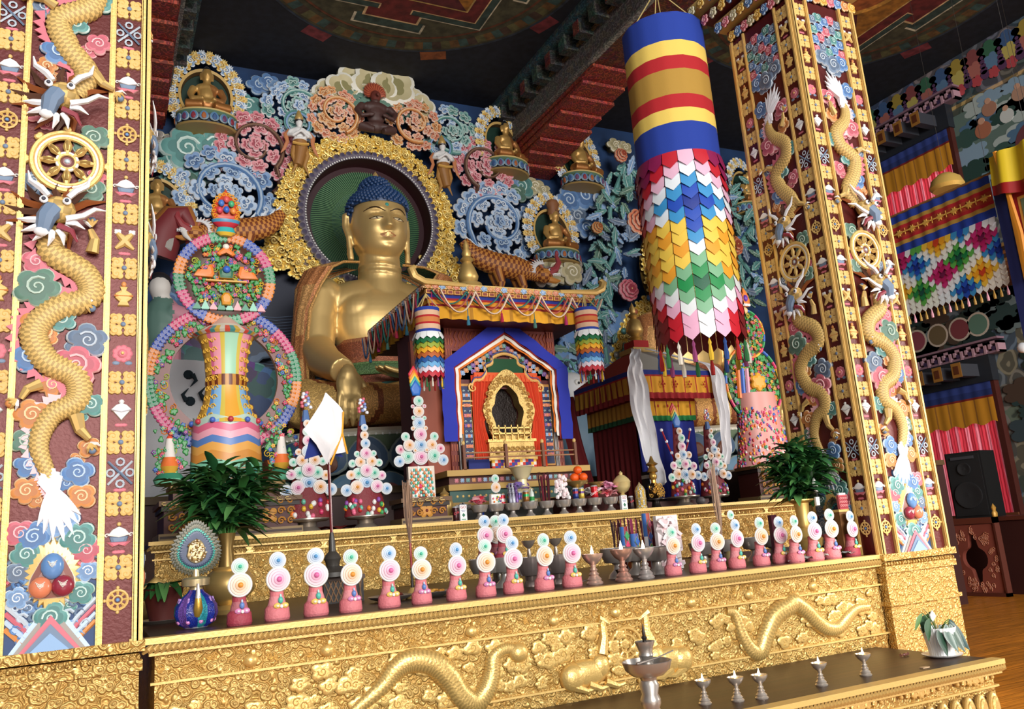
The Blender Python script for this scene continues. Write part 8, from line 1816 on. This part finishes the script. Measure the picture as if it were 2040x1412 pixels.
for bt_,w,c in (((-.10,-.12,.02),.045,'1e3c2c'),((-.03,-.15,.04),.048,'24463a'),((.05,-.14,.03),.045,'1a3a28'),((.13,-.08,.05),.04,'1c3a34'),((.2,-.06,.02),.04,'2a4444'),((.23,0,.06),.038,'24403c'),((-.17,-.05,.12),.035,'284a2c'),((-.22,0,.19),.02,'5a7a4a'),((-.12,.02,.16),.04,'2a4a30'),((.02,.08,.18),.04,'24402a')): broadleaf((bt_[0]*.1,bt_[1]*.1,.15),bt_,w,c)
b=MB(); b.tube([(0,0,.15),(.01,0,.28),(.05,0,.36),(.12,0,.35)],.004,hexc('b89a50'),5); b.tube([(.09,0,.358),(.14,0,.345)],[.008,.002],hexc('c8a860'),6); b.build('dry_flower_stalk',PAINT(),t)
b=MB(); b.tube([(0,0,.15),(-.04,0,.26),(-.11,.0,.32)],.003,hexc('8a7a40'),5); b.blob([(-.05,.22),(-.06,.27),(-.03,.30),(.0,.26)],.01,(.75,.72,.7)); b.build('pale_flower',PAINT(),t)
q=atZ(1803,1307,.6); b=MB(); b.ball(0,0,.012,.022,.012,.011,hexc('7a4a40'),8); b.tube([(-.04,0,.012),(-.02,0,.01)],[.012,.004],hexc('8a5a50'),5); b.tube([(.02,0,.01),(.04,.01,.012)],[.004,.012],hexc('8a5a50'),5); tag(b.build('wrapped_candy',GLOSS(),loc=(float(q[0]),float(q[1]),.6)),'small brown wrapped candy lying on the step near the white pot','candy')
q=atZ(1842,1330,.6); b=MB(); b.box(-.03,.03,-.015,.015,.0,.006,hexc('b89a78')); tag(b.build('folded_note',PAINT(),loc=(float(q[0]),float(q[1]),.6)),'small tan folded paper lying on the step','paper')
for o in DP.values(): bpy.data.objects.remove(o)
# ================================================================ far right: speaker, railing, carved screen
t=thing('loudspeaker','tall black loudspeaker standing before the red curtained window','loudspeaker',(14.2,10.12,1.29),-1.35)
b=MB(); b.box(-.31,.31,-.28,.3,0,1.16,hexc('0c0c0e')); b.build('cabinet',mat('speaker_black',.6),t,smooth=False)
b=MB(); b.box(-.28,.28,-.30,-.28,.04,1.12,hexc('141416')); grl=b.build('grille',mat('speaker_black',.6),t,smooth=False)
for z,r in ((.40,.23),(.86,.11)): 
    b=MB(); b.push(Matrix.Translation((0,-.315,z))@Matrix.Rotation(PI/2,4,'X')); b.lathe([(r,-.02),(r,.02),(r*.85,.02),(r*.5,-.0),(.001,.01)],hexc('1c1c1e'),28); b.build('driver',mat('speaker_black',.6),grl)
b=MB(); b.box(-.2,.2,-.33,-.31,1.03,1.08,hexc('3a3a40')); b.build('badge',PAINT(),t,smooth=False)
b=MB(); b.box(-.3,.5,-.9,1.0,0,1.28,hexc('3a1814')); b.box(-.34,.55,-.95,1.05,1.22,1.285,hexc('5a2a1c')); tag(b.build('wooden_bench',PAINT(),loc=(14.25,9.9,0),smooth=False),'dark red wooden counter carrying the black loudspeaker','counter'); bpy.data.objects[-1].name if 0 else None
t=thing('carved_screen','reddish carved screen panel with quatrefoil opening beside the golden pillar base','screen',(13.6,9.9,0),-PI/2); t.scale=(.72,1,1)
b=MB(); n=40; O=[(-.62,0.05),(.62,.05),(.62,1.2),(-.62,1.2)]
H=[(.26*math.cos(a)*(1+.25*math.cos(4*a)),.62+.36*math.sin(a)*(1+.25*math.cos(4*a))) for a in [2*PI*i/n for i in range(n)]]
Oo=[]
for i in range(n):
    a=2*PI*i/n; c,s_=math.cos(a),math.sin(a); k=min(.6/max(1e-6,abs(c)),.57/max(1e-6,abs(s_))); Oo.append((k*c,.62+k*s_))
b.grid([[(p[0],0,p[1]) for p in Oo],[(p[0],-.05,p[1]) for p in Oo],[(p[0],-.06,p[1]) for p in H],[(p[0],.03,p[1]) for p in H]],hexc('8a4638'),True)
for i in range(60):
    a=rnd.uniform(0,6.3); q=rnd.uniform(.36,.55); x,z=q*math.cos(a)*1.05,.62+q*math.sin(a); 
    if abs(x)<.58: b.spiral(x,z,.05,1.4,.01,hexc('c07a5a'),y=-.06,a0=a,k=7,n=4)
b.build('carved_panel',PAINT(),t)
b=MB(); 
for x in (-.66,.62): b.box(x,x+.05,-.08,.05,0,1.3,hexc('5a2a1e'))
b.box(-.66,.67,-.08,.05,1.2,1.3,hexc('6a3424')); b.box(-.66,.67,-.08,.05,0,.06,hexc('5a2a1e')); b.build('frame',PAINT(),t,smooth=False)
for x in (-.63,.65): b=MB(); b.lathe([(.05,1.3),(.06,1.36),(.035,1.4),(.05,1.45),(.001,1.52)],hexc('c09040'),12); b.push(Matrix.Identity(4)); o=b.build('post_knob',GOLDP(),t); o.location=(x,0,0)
b=MB(); b.box(-.9,.9,-.06,.06,.0,1.0,hexc('5a2c24')); b.box(-.9,.9,-.1,.1,1.0,1.22,hexc('7a3a20'))
for i in range(18): b.spiral(-.85+.1*i,1.11,.035,1.3,.008,hexc('c08a48'),y=-.1,k=7,n=4)
b.box(-.9,.9,-.07,.0,.05,.4,hexc('3a3040')); tag(b.build('low_wall_panel',PAINT(),loc=(14.6,9.0,0)),'low reddish wall panel with carved rail at the right edge below the window','wall panel'); bpy.context.scene.collection.objects['low_wall_panel'].rotation_euler=(0,0,-PI/2); bpy.context.scene.collection.objects['low_wall_panel'].location=(14.9,8.3,0)
# statue of a robed figure's brown edge behind the golden pillar
b=MB(); P=[[(r*math.cos(2*PI*j/20),.6*r*math.sin(2*PI*j/20),z) for j in range(20)] for r,z in ((.46,0),(.5,.3),(.47,.9),(.42,1.4),(.36,1.9),(.22,2.2),(.01,2.3))]; b.grid(P,hexc('8a5424'),True)
tag(b.build('cloth_covered_seat',BROC(),loc=(12.7,10.6,.0)),'brown brocade covered tall seat behind the right pillar','seat')
# gold round knob above the rainbow frieze
b=MB(); b.lathe([(.2,0),(.24,.05),(.2,.16),(.1,.24),(.001,.27)],hexc('e0b860'),24); b.tube([(0,0,.25),(0,0,4.0)],.003,hexc('2a2420'),4); q=atY(1888,372,8.0); tag(b.build('gold_dome',GOLDP(),loc=(float(atX(1888,378,11.15)[0]),float(atX(1888,378,11.15)[1]),float(atX(1888,378,11.15)[2]))),'small golden dome showing above the rainbow tongue frieze','finial')
# ---- left lower wall scenery seen through the coloured ring
b=MB(); x0,z0=px3(350,790,10.2)
b.lathe([(.55,-1.35),(.55,.35)],(.78,.78,.8),30,.7)
for (dx,dz,s) in ((-.25,.15,1),(.1,.18,1),(-.2,-.12,-1),(.12,-.12,-1),(.3,-.1,-1)): b.blob([(dx+p[0],dz+p[1]) for p in circ(.055,10)],.04,hexc('1c2c34'),back=-.36); b.tube([(dx+s*.04,-.4,dz),(dx+s*.08,-.4,dz-s*.07),(dx+s*.02,-.4,dz-s*.14)],[.03,.02,.004],hexc('1c2c34'),6)
tag(b.build('white_drum_cloth',CLOTH(),loc=(x0,10.2,z0)),'white cloth with dark comma marks seen through the left coloured ring','cloth')
rnd=random.Random(77)
x0,z0=px3(340,640,13.9); b=MB()
for i in range(60):
    px,py=rnd.uniform(290,520),rnd.uniform(540,840); x,z=px3(px,py,13.9); s=rnd.uniform(.15,.38); c=CL[rnd.choice(('blue','sky','slate','teal','purple'))]
    b.blob([(x-x0+p[0],z-z0+p[1]) for p in lobed(s,rnd.choice((3,4,5)),.15,5,1.2,rnd.uniform(0,3))],.14,[c[0],mixc(c[1],c[2],.2),mixc(c[0],c[1],.6),c[0]],back=.2)
tag(b.build('painted_rocks',PAINT(),loc=(x0,13.9,z0)),'blue painted rocks on the wall behind the left coloured butter sculpture','rock relief')
x0,z0=px3(325,640,12.8); t=thing('pink_sleeve_figure','attendant figure with pink sleeve and pale face glimpsed beside the left pillar','figure',(x0,12.8,z0)); b=MB(); b.ball(0,0,-.1,.3,.25,.5,hexc('5a7a70'),14); b.tube([(0,0,0),(0,1.7,0)],.1,hexc('5a7a70'),8); b.tube([(0,0,-.3),(0,0,z0*-1+2.25)],.25,hexc('5a7a70'),10); b.tube([(.1,-.1,.1),(.4,-.2,.0),(.55,-.25,.15)],[.16,.13,.09],hexc('c87a90'),12); b.ball(-.05,-.02,.5,.16,.16,.2,(.7,.66,.62),12); b.ball(.6,-.26,.2,.07,.05,.09,(.7,.66,.62),8); organic(b,.03,PAINT(),'body',t,4,colfn=lambda c:hexc('c88a98') if c.x>.12 else ((.68,.64,.6) if c.z>.33 else hexc('5a7a70'))); b=MB(); b.ball(-.05,.02,.6,.17,.16,.15,hexc('1a1a20'),12); b.build('hair',PAINT(),t)
# fold-draped red cloth hanging beside the left pillar
